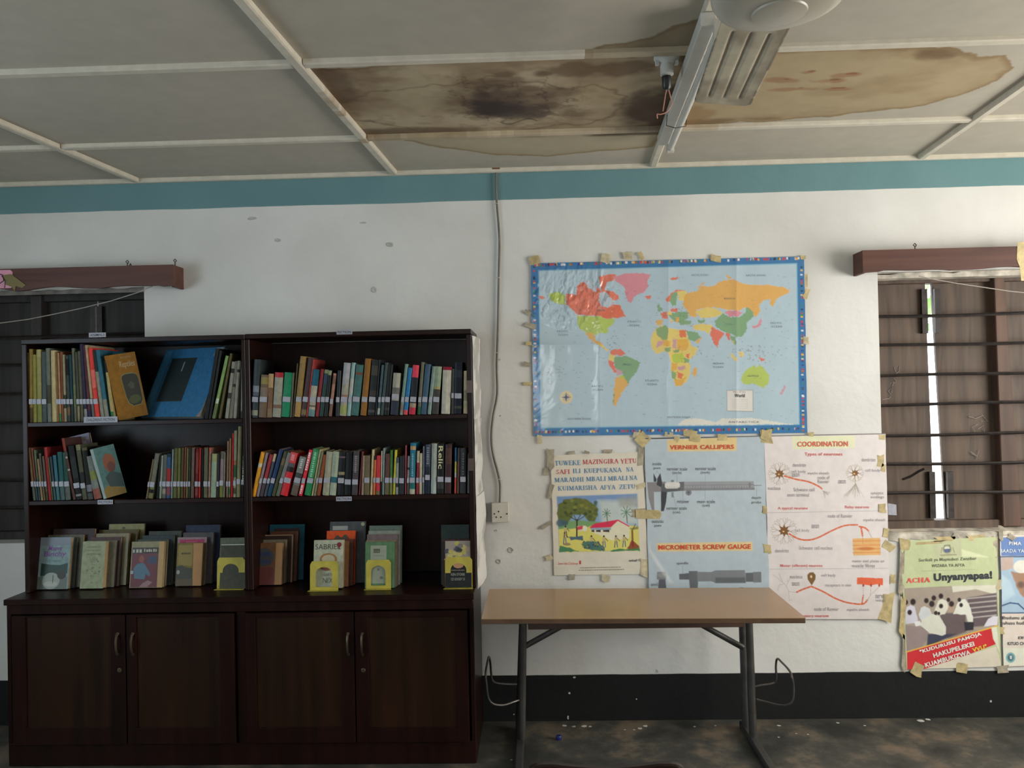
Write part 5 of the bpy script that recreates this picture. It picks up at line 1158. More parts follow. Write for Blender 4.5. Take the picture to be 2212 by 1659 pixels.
# ceiling fan: one blade points at the far wall
FZ = 2.66
bt0, bt1 = cz(1497, 243, FZ), cz(1624, 222, FZ); br0, br1 = cz(1556, 55, FZ), cz(1704, 55, FZ)
tipc, rootc = (bt0+bt1)/2, (br0+br1)/2
fd = (tipc-rootc); fd /= np.linalg.norm(fd); fc = tipc-fd*.74
fc = np.array([cz(1683, -4, FZ-.05)[0], cz(1683, -4, FZ-.05)[1], 0]); BL = float(np.linalg.norm((tipc-fc)[:2]))
fan = thing('ceiling_fan', 'white ceiling fan with a round motor cover and brown-stained ribbed blades', 'fan', (fc[0], fc[1], FZ))
MB().lathe([(.0, -.092), (.018, -.091), (.05, -.088), (.058, -.086), (.060, -.082), (.066, -.082), (.11, -.074), (.135, -.062), (.146, -.045), (.15, -.02), (.146, .01), (.12, .028), (.04, .036), (0, .036)], (fc[0], fc[1], FZ), 48).build('motor_housing', M_FAN, fan, smooth=True)
MB().lathe([(.0, .034), (.014, .034), (.014, ZC-FZ-.06), (.0, ZC-FZ-.06)], (fc[0], fc[1], FZ), 14).build('downrod', M_FAN, fan, smooth=True)
MB().lathe([(.0, -.075), (.03, -.075), (.065, -.02), (.068, .0), (0, .0)], (fc[0], fc[1], ZC-.001), 24).build('canopy', M_FAN, fan, smooth=True)
def blade(ang):
    L0, L1 = .14, BL+.004
    nu, nv = 46, 120; U, V = np.meshgrid(np.linspace(0, 1, nu), np.linspace(0, 1, nv))
    r = L0+(L1-L0)*V; wd_ = .086+.004*V
    endr = np.clip((r-(L1-.03))/.03, 0, 1); wl_ = wd_*(1-.0*endr); 
    s = (U*2-1)*wl_*np.sqrt(1-.35*endr**3)
    groove = np.zeros(U.shape)
    for g in (-.047, 0, .047):
        inn = sm(r, .30, .32)*(1-sm(r, L1-.07, L1-.05)); groove += np.exp(-((s-g)/.0045)**2)*inn
    tilt = .22
    Z = FZ+.012+s*math.tan(.13)+groove*.007
    ca, sa = math.cos(ang), math.sin(ang)
    X = fc[0]+r*ca-s*sa; Y = fc[1]+r*sa+s*ca
    base = lin((188, 178, 154))*1.3*np.ones(U.shape+(3,))
    st = sm(fbm(s*14, r*6, 33)+.35*sm(-s, .02, .09)+.22*sm(r, .45, .8),   .6, .95)*.6
    base = base*(1-st[..., None])+lin((118, 98, 78))*1.3*st[..., None]
    gg = np.clip(groove, 0, 1)*.5; base = base*(1-gg[..., None])+lin((100, 84, 66))*1.3*gg[..., None]
    e = sm(np.abs(s), .078, .088)*sm(fbm(s*30, r*18, 35), .4, .55)*.8; base = base*(1-e[..., None])+lin((70, 52, 36))*e[..., None]
    for hx, hy in ((.02, .225), (-.025, .235), (.0, .28)):
        dd = np.hypot(s-hx, (r-hy)); k = np.exp(-(dd/.007)**2); base = base*(1-k[..., None])+.08*k[..., None]
    ob_ = grid_obj('blade', np.stack([X, Y, Z], -1).reshape(-1, 3), base, nu, nv, M_BLADE, fan)
    md = ob_.modifiers.new('thickness', 'SOLIDIFY'); md.thickness = .0015
    p = [(fc[0]+r_*ca-t*sa, fc[1]+r_*sa+t*ca) for r_, t in ((.12, -.02), (.24, -.035), (.24, .035), (.12, .02))]
    z0 = FZ+.016
    MB().hexa([(x, y, z0+.003) for x, y in p]+[(x, y, z0+.008) for x, y in p]).build('blade_arm', M_RUST, fan, bevel=.001)
ba = math.atan2(tipc[1]-fc[1], tipc[0]-fc[0])
for k in range(3): blade(ba+k*2*math.pi/3)
# ------------------------------------------------------------------ posters
class Poster:
    def __init__(s, name, label, TL, TR, BR, BL, step, base, y=-.004, gain=1.55, bump=None, mat=None, cat='poster', texture=.04):
        s.c = [np.array(q, float) for q in (TL, TR, BR, BL)]; s.y = y; s.g = gain; s.bump = bump
        wpx = max(math.dist(TL, TR), math.dist(BL, BR)); hpx = max(math.dist(TL, BL), math.dist(TR, BR))
        s.nu, s.nv = int(wpx/step)+1, int(hpx/step)+1
        s.U, s.V = np.meshgrid(np.linspace(0, 1, s.nu), np.linspace(0, 1, s.nv))
        a = (1-s.U)*(1-s.V); b = s.U*(1-s.V); c = s.U*s.V; d = (1-s.U)*s.V
        s.X = a*TL[0]+b*TR[0]+c*BR[0]+d*BL[0]; s.Y = a*TL[1]+b*TR[1]+c*BR[1]+d*BL[1]
        s.X += (fbm(s.V*7, s.U*0+1, 3)-.5)*2*(np.abs(s.U-.5)*2)**8
        s.col = np.ones(s.X.shape+(3,))*lin(base); s.mat = mat or M_PAPER; s.sx = math.dist(TL, TR)
        ctr = on(*(sum(s.c)/4), y=y); s.o = thing(name, label, cat, tuple(ctr)); s.txt = {}
    def disp(s, X, Y):
        return s.bump(X, Y) if s.bump is not None else np.zeros(np.shape(X))
    def poly(s, P, col, a=1, soft=.7, rag=0, rs=.12):
        P = [tuple(map(float, q)) for q in P]; xs = [q[0] for q in P]; ys = [q[1] for q in P]; m_ = 3+rag
        M_ = (s.X > min(xs)-m_) & (s.X < max(xs)+m_) & (s.Y > min(ys)-m_) & (s.Y < max(ys)+m_)
        if not M_.any(): return
        x, y = s.X[M_], s.Y[M_]; d = sdist(x, y, P)
        if rag: d = d+(fbm(x*rs, y*rs, int(xs[0]) % 50)-.5)*2*rag
        k = (sm(d, -soft, soft)*a)[:, None]; s.col[M_] = s.col[M_]*(1-k)+lin(col)*k
    def ell(s, cx, cy, rx, ry, col, a=1, soft=.15, rag=0, rs=.15):
        d = np.hypot((s.X-cx)/rx, (s.Y-cy)/ry)
        if rag: d = d+(fbm(s.X*rs, s.Y*rs, int(cx) % 50)-.5)*rag
        k = ((1-sm(d, 1-soft, 1+soft))*a)[..., None]; s.col = s.col*(1-k)+lin(col)*k
    def line(s, P, w, col, a=1):
        for (x0, y0), (x1, y1) in zip(P[:-1], P[1:]):
            L = math.hypot(x1-x0, y1-y0) or 1; m_ = w+2
            M_ = (s.X > min(x0, x1)-m_) & (s.X < max(x0, x1)+m_) & (s.Y > min(y0, y1)-m_) & (s.Y < max(y0, y1)+m_)
            if not M_.any(): continue
            x, y = s.X[M_], s.Y[M_]; t = np.clip(((x-x0)*(x1-x0)+(y-y0)*(y1-y0))/(L*L), 0, 1); d = np.hypot(x-x0-t*(x1-x0), y-y0-t*(y1-y0))
            k = ((1-sm(d, w/2-.5, w/2+.6))*a)[:, None]; s.col[M_] = s.col[M_]*(1-k)+lin(col)*k
    def finish(s):
        c = np.clip(s.col*s.g, .008, .85)
        P = on_arr(s.X, s.Y, s.y-s.disp(s.X, s.Y)); s.sheet = grid_obj('sheet', P, c, s.nu, s.nv, s.mat, s.o)
        return s
    def text(s, t, cx, cy, w, h, col, bold=0.0, ser=False, rot=0, heavy=1.0, lift=.0016, spacing=1.08, name='lettering'):
        """centred at pixel cx,cy ; w,h in pixels ; rot in degrees ccw"""
        v, f = serif_mesh(t, heavy) if ser else glyph_mesh(t, bold, spacing)
        if not v: return
        A = np.array(v); mn = A.min(0); mx = A.max(0)
        x = (A[:, 0]-(mn[0]+mx[0])/2)*w/(mx[0]-mn[0]); y = -(A[:, 1]-(mn[1]+mx[1])/2)*h/(mx[1]-mn[1])
        r = -math.radians(rot); X = cx+x*math.cos(r)-y*math.sin(r); Y = cy+x*math.sin(r)+y*math.cos(r)
        P = on_arr(X, Y, s.y-s.disp(X, Y)-lift)
        mb = s.txt.setdefault(tuple(col), MB()); mb.add([tuple(p) for p in P], f)
    def close(s):
        for c, mb in s.txt.items(): mb.build('lettering', ink(c, s.g), s.o, kind='stuff')
    def tape(s, pts, col=None, y=None):
        """a bit of tape, given by its outline in pixels"""
        P = [on(a, b, y=(s.y-.0045 if y is None else y)) for a, b in pts]; mb = MB(); mb.prism([(p[0], p[2]) for p in P], P[0][1]-.0004, P[0][1]); mb.build('tape', col or M_TAPE, s.o)
def tp(s, cx, cy, w, h, rot=0, col=None):
    r = math.radians(rot); q = []
    for u, v in ((-.5, -.5), (0, -.46), (.5, -.5), (.46, 0), (.5, .5), (.1, .55), (-.5, .46), (-.44, 0)):
        u = u*w*(1+.2*random.uniform(-1, 1)); v = v*h*(1+.2*random.uniform(-1, 1)); q.append((cx+u*math.cos(r)-v*math.sin(r), cy+u*math.sin(r)+v*math.cos(r)))
    s.tape(q, col)
M_TAPE2 = plain('pale_tape', (.60, .52, .34), .45, 0, .3, 30, .1)
M_TAPE3 = plain('grimy_tape', (.40, .35, .26), .5, 0, .35, 30, .1)
# --- world map
def mapbump(X, Y):
    f = np.zeros(np.shape(X))
    for xf in (1297, 1444, 1591): f = f+.0035*np.exp(-np.abs(np.asarray(X)-xf)/9.0)
    f = f+.002*np.exp(-np.abs(np.asarray(Y)-745)/7.0)
    f = f+.004*fbm(np.asarray(X)*.02, np.asarray(Y)*.006, 5)+.0012*fbm(np.asarray(X)*.06+np.asarray(Y)*.05, np.asarray(Y)*.03-np.asarray(X)*.02, 9)
    k = np.clip(1-(np.hypot((np.asarray(X)-1240)/110, (np.asarray(Y)-640)/75)), 0, 1)
    return f+.016*np.sqrt(k)*np.abs(fbm(np.asarray(X)*.05+np.asarray(Y)*.03, np.asarray(Y)*.02-np.asarray(X)*.035, 19)-.5)*2
mp = Poster('world_map', 'large laminated world map with a blue flag border taped to the wall', (1147, 569), (1737, 554), (1744, 935), (1153, 942), 1.3, (52, 104, 150), y=-.006, gain=1.5, bump=mapbump, mat=M_MAP, cat='map')
K = lambda L: [(1120+a/3.3515, 530+b/3.3515) for a, b in L]
mp.poly(K([(143, 180), (2018, 128), (2037, 1300), (160, 1325)]), (112, 158, 180)); mp.poly(K([(150, 187), (2011, 136), (2030, 1293), (167, 1317)]), (158, 176, 186))
for k in range(430):      # the border of little flags
    t = random.random(); side = random.choice('tbtblr'); c = random.choice(((178, 50, 50), (40, 60, 110), (220, 220, 215), (60, 120, 70), (210, 170, 60), (30, 30, 40), (170, 60, 60)))
    if side in 'tb':
        x = 110+1930*t; y = (143-50*t if side == 't' else 1352-24*t)+random.uniform(-3, 3); mp.poly(K([(x, y-8), (x+12, y-8), (x+12, y+8), (x, y+8)]), c, .85, .5)
    else:
        y = 150+1190*t; x = (112+14*t if side == 'l' else 2048+14*t)+random.uniform(-2, 2); mp.poly(K([(x-8, y), (x+9, y), (x+9, y+11), (x-8, y+11)]), c, .8, .5)
OR, RD, GR, YL, LG, PK, PU = (222, 152, 72), (204, 100, 74), (112, 146, 104), (222, 178, 92), (160, 176, 74), (196, 122, 132), (180, 138, 148)
LAND = [(LG, [(220, 350), (290, 335), (335, 360), (340, 430), (300, 425), (260, 415), (230, 390)]), (RD, [(150, 365), (190, 375), (185, 388), (150, 385)]),
 (RD, [(345, 350), (420, 355), (425, 300), (450, 270), (540, 255), (575, 300), (600, 330), (580, 230), (650, 208), (705, 212), (690, 250), (640, 270), (625, 320), (690, 335), (722, 365), (725, 388), (690, 400), (680, 430), (730, 430), (755, 480), (775, 515), (720, 525), (640, 530), (590, 512), (430, 505), (395, 470), (345, 425)]),
 ((158, 176, 186), [(585, 350), (625, 335), (660, 370), (690, 400), (680, 430), (650, 452), (600, 440), (580, 400)]), ((158, 176, 186), [(470, 262), (560, 255), (575, 300), (560, 340), (500, 300)]),
 (RD, [(590, 470), (640, 458), (690, 430), (730, 432), (760, 500), (700, 520), (620, 530), (590, 510)]),
 (PK, [(690, 230), (760, 205), (860, 200), (960, 210), (935, 260), (940, 300), (905, 340), (860, 355), (830, 385), (815, 415), (790, 400), (775, 360), (770, 310), (740, 280), (700, 260)]), (RD, [(920, 370), (960, 362), (965, 380), (935, 388)]),
 (LG, [(425, 508), (590, 512), (640, 535), (700, 525), (690, 560), (650, 600), (640, 638), (600, 630), (560, 650), (510, 640), (450, 610), (428, 570)]),
 (OR, [(480, 628), (545, 640), (560, 690), (600, 705), (620, 740), (600, 735), (540, 700), (500, 660)]), (YL, [(575, 705), (610, 725), (650, 760), (640, 768), (600, 735)]),
 (RD, [(680, 755), (740, 750), (772, 785), (740, 800), (700, 790), (665, 800), (668, 770)]), (YL, [(660, 785), (700, 800), (690, 840), (652, 830)]),
 (GR, [(700, 810), (780, 800), (830, 820), (880, 850), (860, 910), (810, 970), (790, 1010), (760, 970), (750, 920), (700, 890), (688, 840)]), (RD, [(650, 830), (690, 845), (700, 890), (720, 925), (690, 915), (655, 870)]), (PU, [(705, 890), (750, 905), (755, 935), (715, 942)]),
 (OR, [(705, 955), (760, 945), (795, 1005), (745, 1070), (722, 1120), (705, 1165), (684, 1150), (688, 1050)]), (GR, [(690, 1060), (698, 1060), (692, 1150), (710, 1168), (680, 1155)]), (LG, [(722, 942), (760, 940), (775, 970), (745, 965)]),
 (YL, [(1000, 600), (1040, 575), (1085, 600), (1160, 610), (1210, 615), (1230, 680), (1260, 735), (1295, 745), (1280, 790), (1230, 840), (1245, 880), (1240, 930), (1215, 990), (1180, 1015), (1140, 1018), (1115, 960), (1105, 900), (1100, 830), (1085, 780), (1060, 765), (1000, 785), (970, 750), (958, 700), (965, 650)]),
 (GR, [(1000, 600), (1070, 575), (1088, 620), (1080, 680), (1045, 690), (1000, 640)]), (OR, [(1040, 690), (1090, 685), (1110, 700), (1090, 730), (1050, 730)]), (RD, [(1165, 615), (1210, 615), (1214, 665), (1168, 665)]), (PU, [(1115, 680), (1145, 680), (1140, 750), (1115, 745)]), (OR, [(1150, 680), (1225, 680), (1225, 750), (1185, 770), (1150, 745)]),
 (PU, [(1012, 690), (1050, 695), (1035, 728), (990, 740)]), (GR, [(1060, 742), (1102, 738), (1100, 770), (1065, 775)]), (GR, [(1120, 760), (1165, 755), (1160, 775), (1120, 780)]), (LG, [(1110, 790), (1190, 775), (1200, 850), (1120, 850)]), (OR, [(1110, 855), (1150, 850), (1150, 905), (1108, 905)]),
 (PU, [(1150, 880), (1210, 868), (1200, 900), (1155, 905)]), (GR, [(1106, 908), (1145, 915), (1140, 975), (1115, 965)]), (RD, [(1150, 915), (1195, 932), (1180, 968), (1150, 960)]), (OR, [(1128, 975), (1215, 955), (1180, 1015), (1140, 1018)]), (GR, [(1200, 815), (1240, 820), (1235, 850), (1200, 850)]), (RD, [(1215, 790), (1240, 785), (1238, 815), (1215, 812)]), (OR, [(1270, 890), (1290, 880), (1295, 920), (1275, 955), (1260, 930)]),
 (RD, [(1065, 385), (1100, 350), (1150, 318), (1200, 328), (1120, 345), (1100, 400), (1070, 415)]), (GR, [(1110, 345), (1152, 338), (1140, 430), (1112, 442), (1095, 400)]), (YL, [(1150, 330), (1212, 330), (1225, 392), (1165, 402)]), (OR, [(995, 545), (1045, 540), (1035, 575), (1000, 580)]), (RD, [(1030, 490), (1075, 480), (1080, 530), (1040, 530)]),
 (GR, [(1080, 500), (1160, 480), (1225, 480), (1225, 525), (1170, 560), (1120, 540)]), (RD, [(1100, 460), (1158, 452), (1152, 482), (1105, 485)]), (YL, [(1080, 480), (1105, 476), (1110, 500), (1082, 505)]), (OR, [(1140, 520), (1165, 520), (1158, 560), (1142, 560)]), (YL, [(1100, 530), (1125, 545), (1118, 562), (1095, 545)]), (GR, [(1000, 440), (1018, 425), (1045, 470), (1012, 480)]), (GR, [(1165, 545), (1250, 545), (1245, 572), (1170, 577)]), (RD, [(1090, 235), (1160, 228), (1150, 245), (1110, 250)]),
 (OR, [(1190, 430), (1200, 370), (1222, 345), (1290, 332), (1330, 292), (1390, 300), (1480, 255), (1560, 245), (1600, 270), (1700, 290), (1800, 285), (1900, 300), (1978, 330), (1920, 360), (1870, 385), (1845, 440), (1820, 432), (1830, 388), (1765, 400), (1740, 440), (1752, 480), (1712, 522), (1690, 480), (1640, 450), (1600, 470), (1520, 470), (1430, 450), (1360, 450), (1290, 470), (1288, 520), (1240, 512), (1220, 470)]),
 (OR, [(1300, 300), (1345, 265), (1312, 312)]), (OR, [(1500, 212), (1545, 235), (1520, 245)]), (YL, [(1280, 480), (1360, 448), (1440, 460), (1482, 490), (1430, 520), (1320, 525)]), (PK, [(1490, 480), (1560, 468), (1622, 485), (1600, 512), (1530, 520)]),
 (GR, [(1420, 545), (1480, 492), (1530, 520), (1600, 515), (1642, 490), (1650, 443), (1697, 480), (1702, 515), (1650, 560), (1652, 610), (1620, 660), (1580, 665), (1540, 640), (1480, 622), (1432, 592)]), (GR, [(1300, 540), (1350, 540), (1345, 560), (1305, 562)]), (YL, [(1250, 578), (1340, 568), (1402, 578), (1385, 640), (1340, 620), (1280, 612)]),
 (RD, [(1402, 590), (1440, 610), (1492, 640), (1460, 682), (1440, 742), (1420, 720), (1400, 672), (1385, 640)]), (GR, [(1215, 620), (1290, 630), (1320, 668), (1270, 697), (1232, 682)]), (OR, [(1262, 702), (1328, 668), (1302, 708)]), (RD, [(1500, 632), (1530, 638), (1532, 692), (1505, 662)]), (GR, [(1532, 655), (1566, 662), (1582, 722), (1562, 720), (1542, 692)]), (YL, [(1550, 690), (1568, 700), (1560, 720)]),
 (YL, [(1540, 780), (1590, 830), (1570, 840), (1535, 795)]), (YL, [(1595, 775), (1625, 765), (1632, 800), (1605, 812)]), (RD, [(1740, 805), (1787, 832), (1755, 840)]), (PK, [(1690, 585), (1730, 577), (1748, 540), (1757, 520), (1765, 548), (1745, 592), (1700, 602)]), (LG, [(1620, 940), (1650, 900), (1700, 868), (1730, 885), (1745, 868), (1770, 885), (1815, 940), (1810, 1000), (1775, 1030), (1740, 1015), (1700, 1000), (1630, 1005), (1612, 975)]),
 (PU, [(1925, 1010), (1937, 1035), (1902, 1087), (1890, 1075)]), ((200, 196, 186), [(1150, 1302), (1200, 1262), (1300, 1250), (1420, 1280), (1480, 1255), (1700, 1250), (1900, 1285), (2010, 1297)]),
 (OR, [(1820, 420), (1850, 400), (1840, 440)])]
for c, P in LAND: mp.poly(K(P), c, .92, .9, 2.6, .3)
for k in range(420):      # islands, borders and place names too small to read
    x, y = random.uniform(180, 2000), random.uniform(200, 1280); w_ = random.uniform(4, 22); mp.poly(K([(x, y), (x+w_, y-1), (x+w_, y+4), (x, y+5)]), (90, 100, 104), random.uniform(.12, .4), .6)
for cx, cy, n_ in ((560, 300, 26), (690, 690, 22), (1680, 770, 40), (280, 900, 26), (1800, 800, 20), (1150, 520, 26), (1260, 760, 10), (250, 480, 14)):
    for k in range(n_):
        x, y = cx+random.gauss(0, 70), cy+random.gauss(0, 40); mp.poly(K([(x, y), (x+9, y-2), (x+11, y+5), (x+2, y+6)]), random.choice(((96, 104, 100), (120, 120, 110), (84, 104, 96))), .5, .6)
for k in range(60):      # borders inside Africa, Europe and Asia
    x, y = random.choice(((1150, 780), (1130, 500), (1500, 560), (750, 850), (1600, 360), (520, 570), (1300, 560))); x += random.gauss(0, 70); y += random.gauss(0, 50); mp.line(K([(x, y), (x+random.uniform(-30, 30), y+random.uniform(-25, 25))]), .7, (120, 110, 90), .35)
mp.poly(K([(1506, 1048), (1698, 1046), (1700, 1206), (1508, 1200)]), (128, 132, 136)); mp.poly(K([(1510, 1052), (1694, 1050), (1696, 1201), (1512, 1196)]), (200, 194, 188))
for k in range(6): mp.line(K([(1545, 1115+13*k), (1660, 1114+13*k)]), .8, (150, 148, 146), .6)
mp.ell(*K([(345, 1100)])[0], 13.6, 13.6, (206, 182, 140)); mp.ell(*K([(345, 1100)])[0], 8.5, 8.5, (176, 168, 152))
for a in range(4):
    q = K([(345, 1100)])[0]; r = a*math.pi/2; mp.poly([(q[0]+11*math.cos(r), q[1]+11*math.sin(r)), (q[0]+2.2*math.cos(r+1.57), q[1]+2.2*math.sin(r+1.57)), (q[0]-2*math.cos(r), q[1]-2*math.sin(r)), (q[0]-2.2*math.cos(r+1.57), q[1]-2.2*math.sin(r+1.57))], (70, 80, 96), 1, .5)
mp.finish()
def kt(t, x, y, w, h, c=(92, 100, 110), **k): q = K([(x, y)])[0]; mp.text(t, q[0], q[1], w/3.3515, h/3.3515, c, lift=.002, **k)
for t, x, y, w in (('PACIFIC', 320, 622, 80), ('OCEAN', 322, 648, 70), ('PACIFIC', 573, 1020, 80), ('OCEAN', 576, 1046, 70), ('ATLANTIC', 838, 552, 100), ('OCEAN', 840, 579, 70), ('ATLANTIC', 966, 979, 100), ('OCEAN', 968, 1006, 70), ('INDIAN', 1447, 855, 78), ('OCEAN', 1446, 881, 72), ('PACIFIC', 1866, 562, 80), ('OCEAN', 1868, 588, 78), ('ARCTIC OCEAN', 1718, 217, 140), ('ARCTIC OCEAN', 1312, 215, 120), ('SOUTHERN OCEAN', 440, 1256, 165), ('SOUTHERN OCEAN', 1160, 1244, 165), ('ANTARCTICA', 1632, 1279, 220), ('BRAZIL', 790, 862, 60), ('CHINA', 1520, 570, 50), ('AUSTRALIA', 1700, 945, 80), ('CANADA', 600, 470, 60), ('RUSSIA', 1530, 385, 80)): kt(t, x, y, w, 14, spacing=1.3)
kt('World', 1602, 1087, 74, 26, (52, 52, 60), bold=.02); kt('Map of the', 1600, 1062, 90, 12, (110, 90, 90))
mp.close()
for a in ((1155, 562, 24, 18, -20), (1309, 558, 20, 20, 8), (1356, 553, 20, 17, -5), (1385, 553, 9, 17, -25), (1546, 558, 22, 14, 10), (1166, 948, 11, 18, 0), (1146, 703, 24, 12, 15), (1140, 829, 18, 9, 0), (1140, 675, 16, 9, 30), (1742, 634, 10, 22, 20), (1741, 735, 12, 16, 0), (1742, 605, 5, 30, 0), (1490, 936, 30, 14, 5), (1445, 938, 20, 8, 4), (1380, 941, 26, 14, 10), (1392, 955, 24, 12, -40), (1735, 556, 12, 8, 0), (1142, 742, 14, 8, 0), (1138, 787, 14, 10, 10)):
    tp(mp, *a, col=random.choice((M_TAPE, M_TAPE, M_TAPE2)) if a[1] < 600 or a[0] > 1150 else random.choice((M_TAPE, M_TAPE3, M_TAPE2)))
# --- hygiene poster
def gentle(sd, amp): return lambda X, Y: amp*fbm(np.asarray(X)*.012, np.asarray(Y)*.01, sd)+amp*.35*fbm(np.asarray(X)*.04, np.asarray(Y)*.03, sd+2)
tw = Poster('health_poster', 'cream poster with blue and red Swahili capitals above a painted village scene', (1190, 984), (1388, 976), (1401, 1240), (1197, 1243), 1.0, (196, 189, 174), y=-.004, gain=1.45, bump=gentle(7, .005))
K = lambda L: [(1160+a/4.254, 930+b/4.254) for a, b in L]
T = tw
T.poly(K([(183, 608), (918, 582), (942, 1102), (203, 1120)]), (120, 148, 176)); T.poly(K([(183, 608), (918, 582), (920, 690), (560, 640), (186, 700)]), (104, 128, 172), .7, 4); T.poly(K([(560, 640), (918, 640), (930, 860), (600, 860)]), (176, 184, 176), .85, 8); T.poly(K([(740, 620), (918, 600), (922, 700), (760, 700)]), (142, 142, 132), .7, 6)
T.poly(K([(198, 900), (500, 850), (934, 880), (942, 1102), (203, 1120)]), (196, 188, 100), 1, 2, 1); T.poly(K([(195, 830), (330, 830), (500, 830), (600, 840), (500, 880), (400, 900), (200, 905)]), (108, 144, 96), 1, 1.5, 2)
T.poly(K([(190, 760), (200, 680), (260, 640), (340, 622), (430, 628), (500, 660), (560, 710), (565, 780), (530, 830), (480, 838), (440, 790), (400, 770), (330, 780), (300, 830), (270, 860), (200, 850)]), (92, 100, 52), 1, 1.5, 3)
for k in range(46): x, y = random.uniform(210, 545), random.uniform(640, 830); T.ell(*K([(x, y)])[0], 4.2, 3.4, random.choice(((64, 74, 40), (124, 126, 60), (78, 88, 44), (104, 106, 48), (48, 58, 34))), .75 if not (320 < x < 450 and y > 770) else 0, .4)
for L in ([(365, 990), (368, 820)], [(368, 830), (300, 790)], [(368, 830), (440, 785)], [(368, 840), (340, 780)], [(368, 830), (400, 775)]): T.line(K(L), 3.2 if L[0][1] > 900 else 1.4, (56, 46, 40))
T.poly(K([(368, 880), (425, 872), (460, 885), (460, 920), (380, 925)]), (196, 188, 168)); T.poly(K([(368, 885), (420, 872), (425, 905), (372, 915)]), (190, 70, 80)); T.ell(*K([(440, 900)])[0], 5, 6, (206, 200, 178), 1, .1)
T.poly(K([(492, 895), (680, 890), (740, 825), (850, 880), (850, 990), (690, 1010), (495, 930)]), (204, 196, 170)); T.poly(K([(484, 890), (530, 855), (745, 818), (850, 878), (846, 886), (742, 830), (680, 888), (490, 898)]), (196, 46, 78)); T.poly(K([(492, 895), (680, 890), (680, 915), (495, 912)]), (130, 146, 160))
for a, b in ((500, 527), (542, 585), (607, 665)): T.poly(K([(a, 915), (b, 912), (b, 934), (a, 930)]), (50, 46, 50))
for x, y, r in ((640, 770, 1), (820, 760, 1.35)):
    T.line(K([(x+10, y+90), (x, y)]), 1.6, (90, 88, 60))
    for a in range(9): an = a*.7; T.line(K([(x, y-10), (x+38*r*math.cos(an), y-10+42*r*math.sin(an))]), 1.5, (74, 112, 80), .85)
T.line(K([(880, 1060), (875, 920)]), 4, (120, 84, 50)); T.line(K([(875, 920), (905, 860)]), 2, (110, 100, 60)); T.poly(K([(830, 1080), (870, 1000), (935, 1060), (942, 1100), (840, 1100)]), (124, 40, 40), .9, 1, 2); T.poly(K([(850, 900), (930, 880), (932, 905), (870, 915)]), (90, 84, 66), .7)
T.poly(K([(205, 1118), (208, 1060), (300, 1080), (380, 1110)]), (70, 118, 84), 1, 1, 2); T.poly(K([(660, 1110), (760, 1085), (860, 1090), (940, 1080), (942, 1104)]), (70, 118, 74), 1, 1, 2)
T.poly(K([(300, 980), (425, 965), (420, 1005), (310, 1005)]), (70, 96, 110), 1, 1, 2); T.poly(K([(400, 1040), (470, 1015), (560, 1020), (620, 1070), (620, 1100), (500, 1102), (430, 1075)]), (74, 108, 92), 1, 1, 3)
for k in range(30): x, y = random.uniform(420, 610), random.uniform(1010, 1090); T.ell(*K([(x, y)])[0], 1.5, 1.8, random.choice(((40, 60, 90), (54, 46, 40), (60, 90, 120), (150, 130, 70))), .9, .3)
for x, y, c in ((255, 990, (60, 80, 130)), (725, 1020, (50, 70, 110)), (800, 1015, (60, 80, 130)), (500, 1020, (60, 90, 110)), (615, 1020, (80, 90, 130)), (262, 930, (70, 60, 60))):
    T.ell(*K([(x, y-48)])[0], 2, 2.2, (48, 38, 34), 1, .2); T.poly(K([(x-14, y-38), (x+16, y-38), (x+14, y), (x-12, y)]), (176, 160, 110)); T.line(K([(x-6, y), (x-12, y+55)]), 1.8, c); T.line(K([(x+8, y), (x+14, y+52)]), 1.8, c); T.line(K([(x+14, y-30), (x+34, y-5)]), 1.2, (70, 50, 40))
T.ell(*K([(215, 850)])[0], 9, 8, (70, 92, 104), .9, .3); T.ell(*K([(255, 850)])[0], 7, 6, (64, 88, 96), .9, .3); T.ell(*K([(275, 1045)])[0], 8, 3, (140, 120, 90)); T.ell(*K([(1300, 480)])[0], 1, 1, (0, 0, 0), 0)
for k, (x0, y0) in enumerate(((1190, 984), (1388, 976))): T.ell(x0, y0, 10, 9, (168, 158, 134), .5, .5)
T.finish()
BLU, REDT = (66, 118, 160), (176, 62, 66)
def kt(t, x0, x1, y0, h, c, **k): a = K([((x0+x1)/2, y0)])[0]; T.text(t, a[0], a[1], (x1-x0)/4.254, h/4.254, c, ser=True, rot=1.6, lift=.0014, heavy=1.25, **k)
kt('TUWEKE', 165, 400, 298, 44, BLU); kt('MAZINGIRA', 420, 750, 285, 44, REDT); kt('YETU', 768, 912, 281, 44, REDT); kt('SAFI', 178, 300, 379, 42, REDT); kt('ILI', 332, 400, 371, 42, BLU); kt('KUEPUKANA', 434, 778, 366, 42, BLU); kt('NA', 820, 888, 358, 42, BLU)
kt('MARADHI', 162, 428, 452, 42, BLU); kt('MBALI', 452, 632, 444, 42, BLU); kt('MBALI', 652, 832, 439, 42, BLU); kt('NA', 850, 922, 435, 42, BLU); kt('KUIMARISHA', 194, 552, 528, 42, BLU); kt('AFYA', 578, 722, 522, 42, BLU); kt('ZETU', 756, 902, 516, 42, BLU)
def kp(t, x, y, w, h, c, **k): a = K([(x, y)])[0]; T.text(t, a[0], a[1], w/4.254, h/4.254, c, lift=.0014, **k)
kp('Save the Children', 285, 1221, 180, 24, (190, 80, 70)); kp('1', 397, 1212, 14, 32, (180, 50, 50), bold=.03); kp('unicef', 884, 1193, 76, 24, (60, 62, 74), bold=.02); kp('O', 943, 1190, 22, 22, (60, 62, 74), bold=.02)
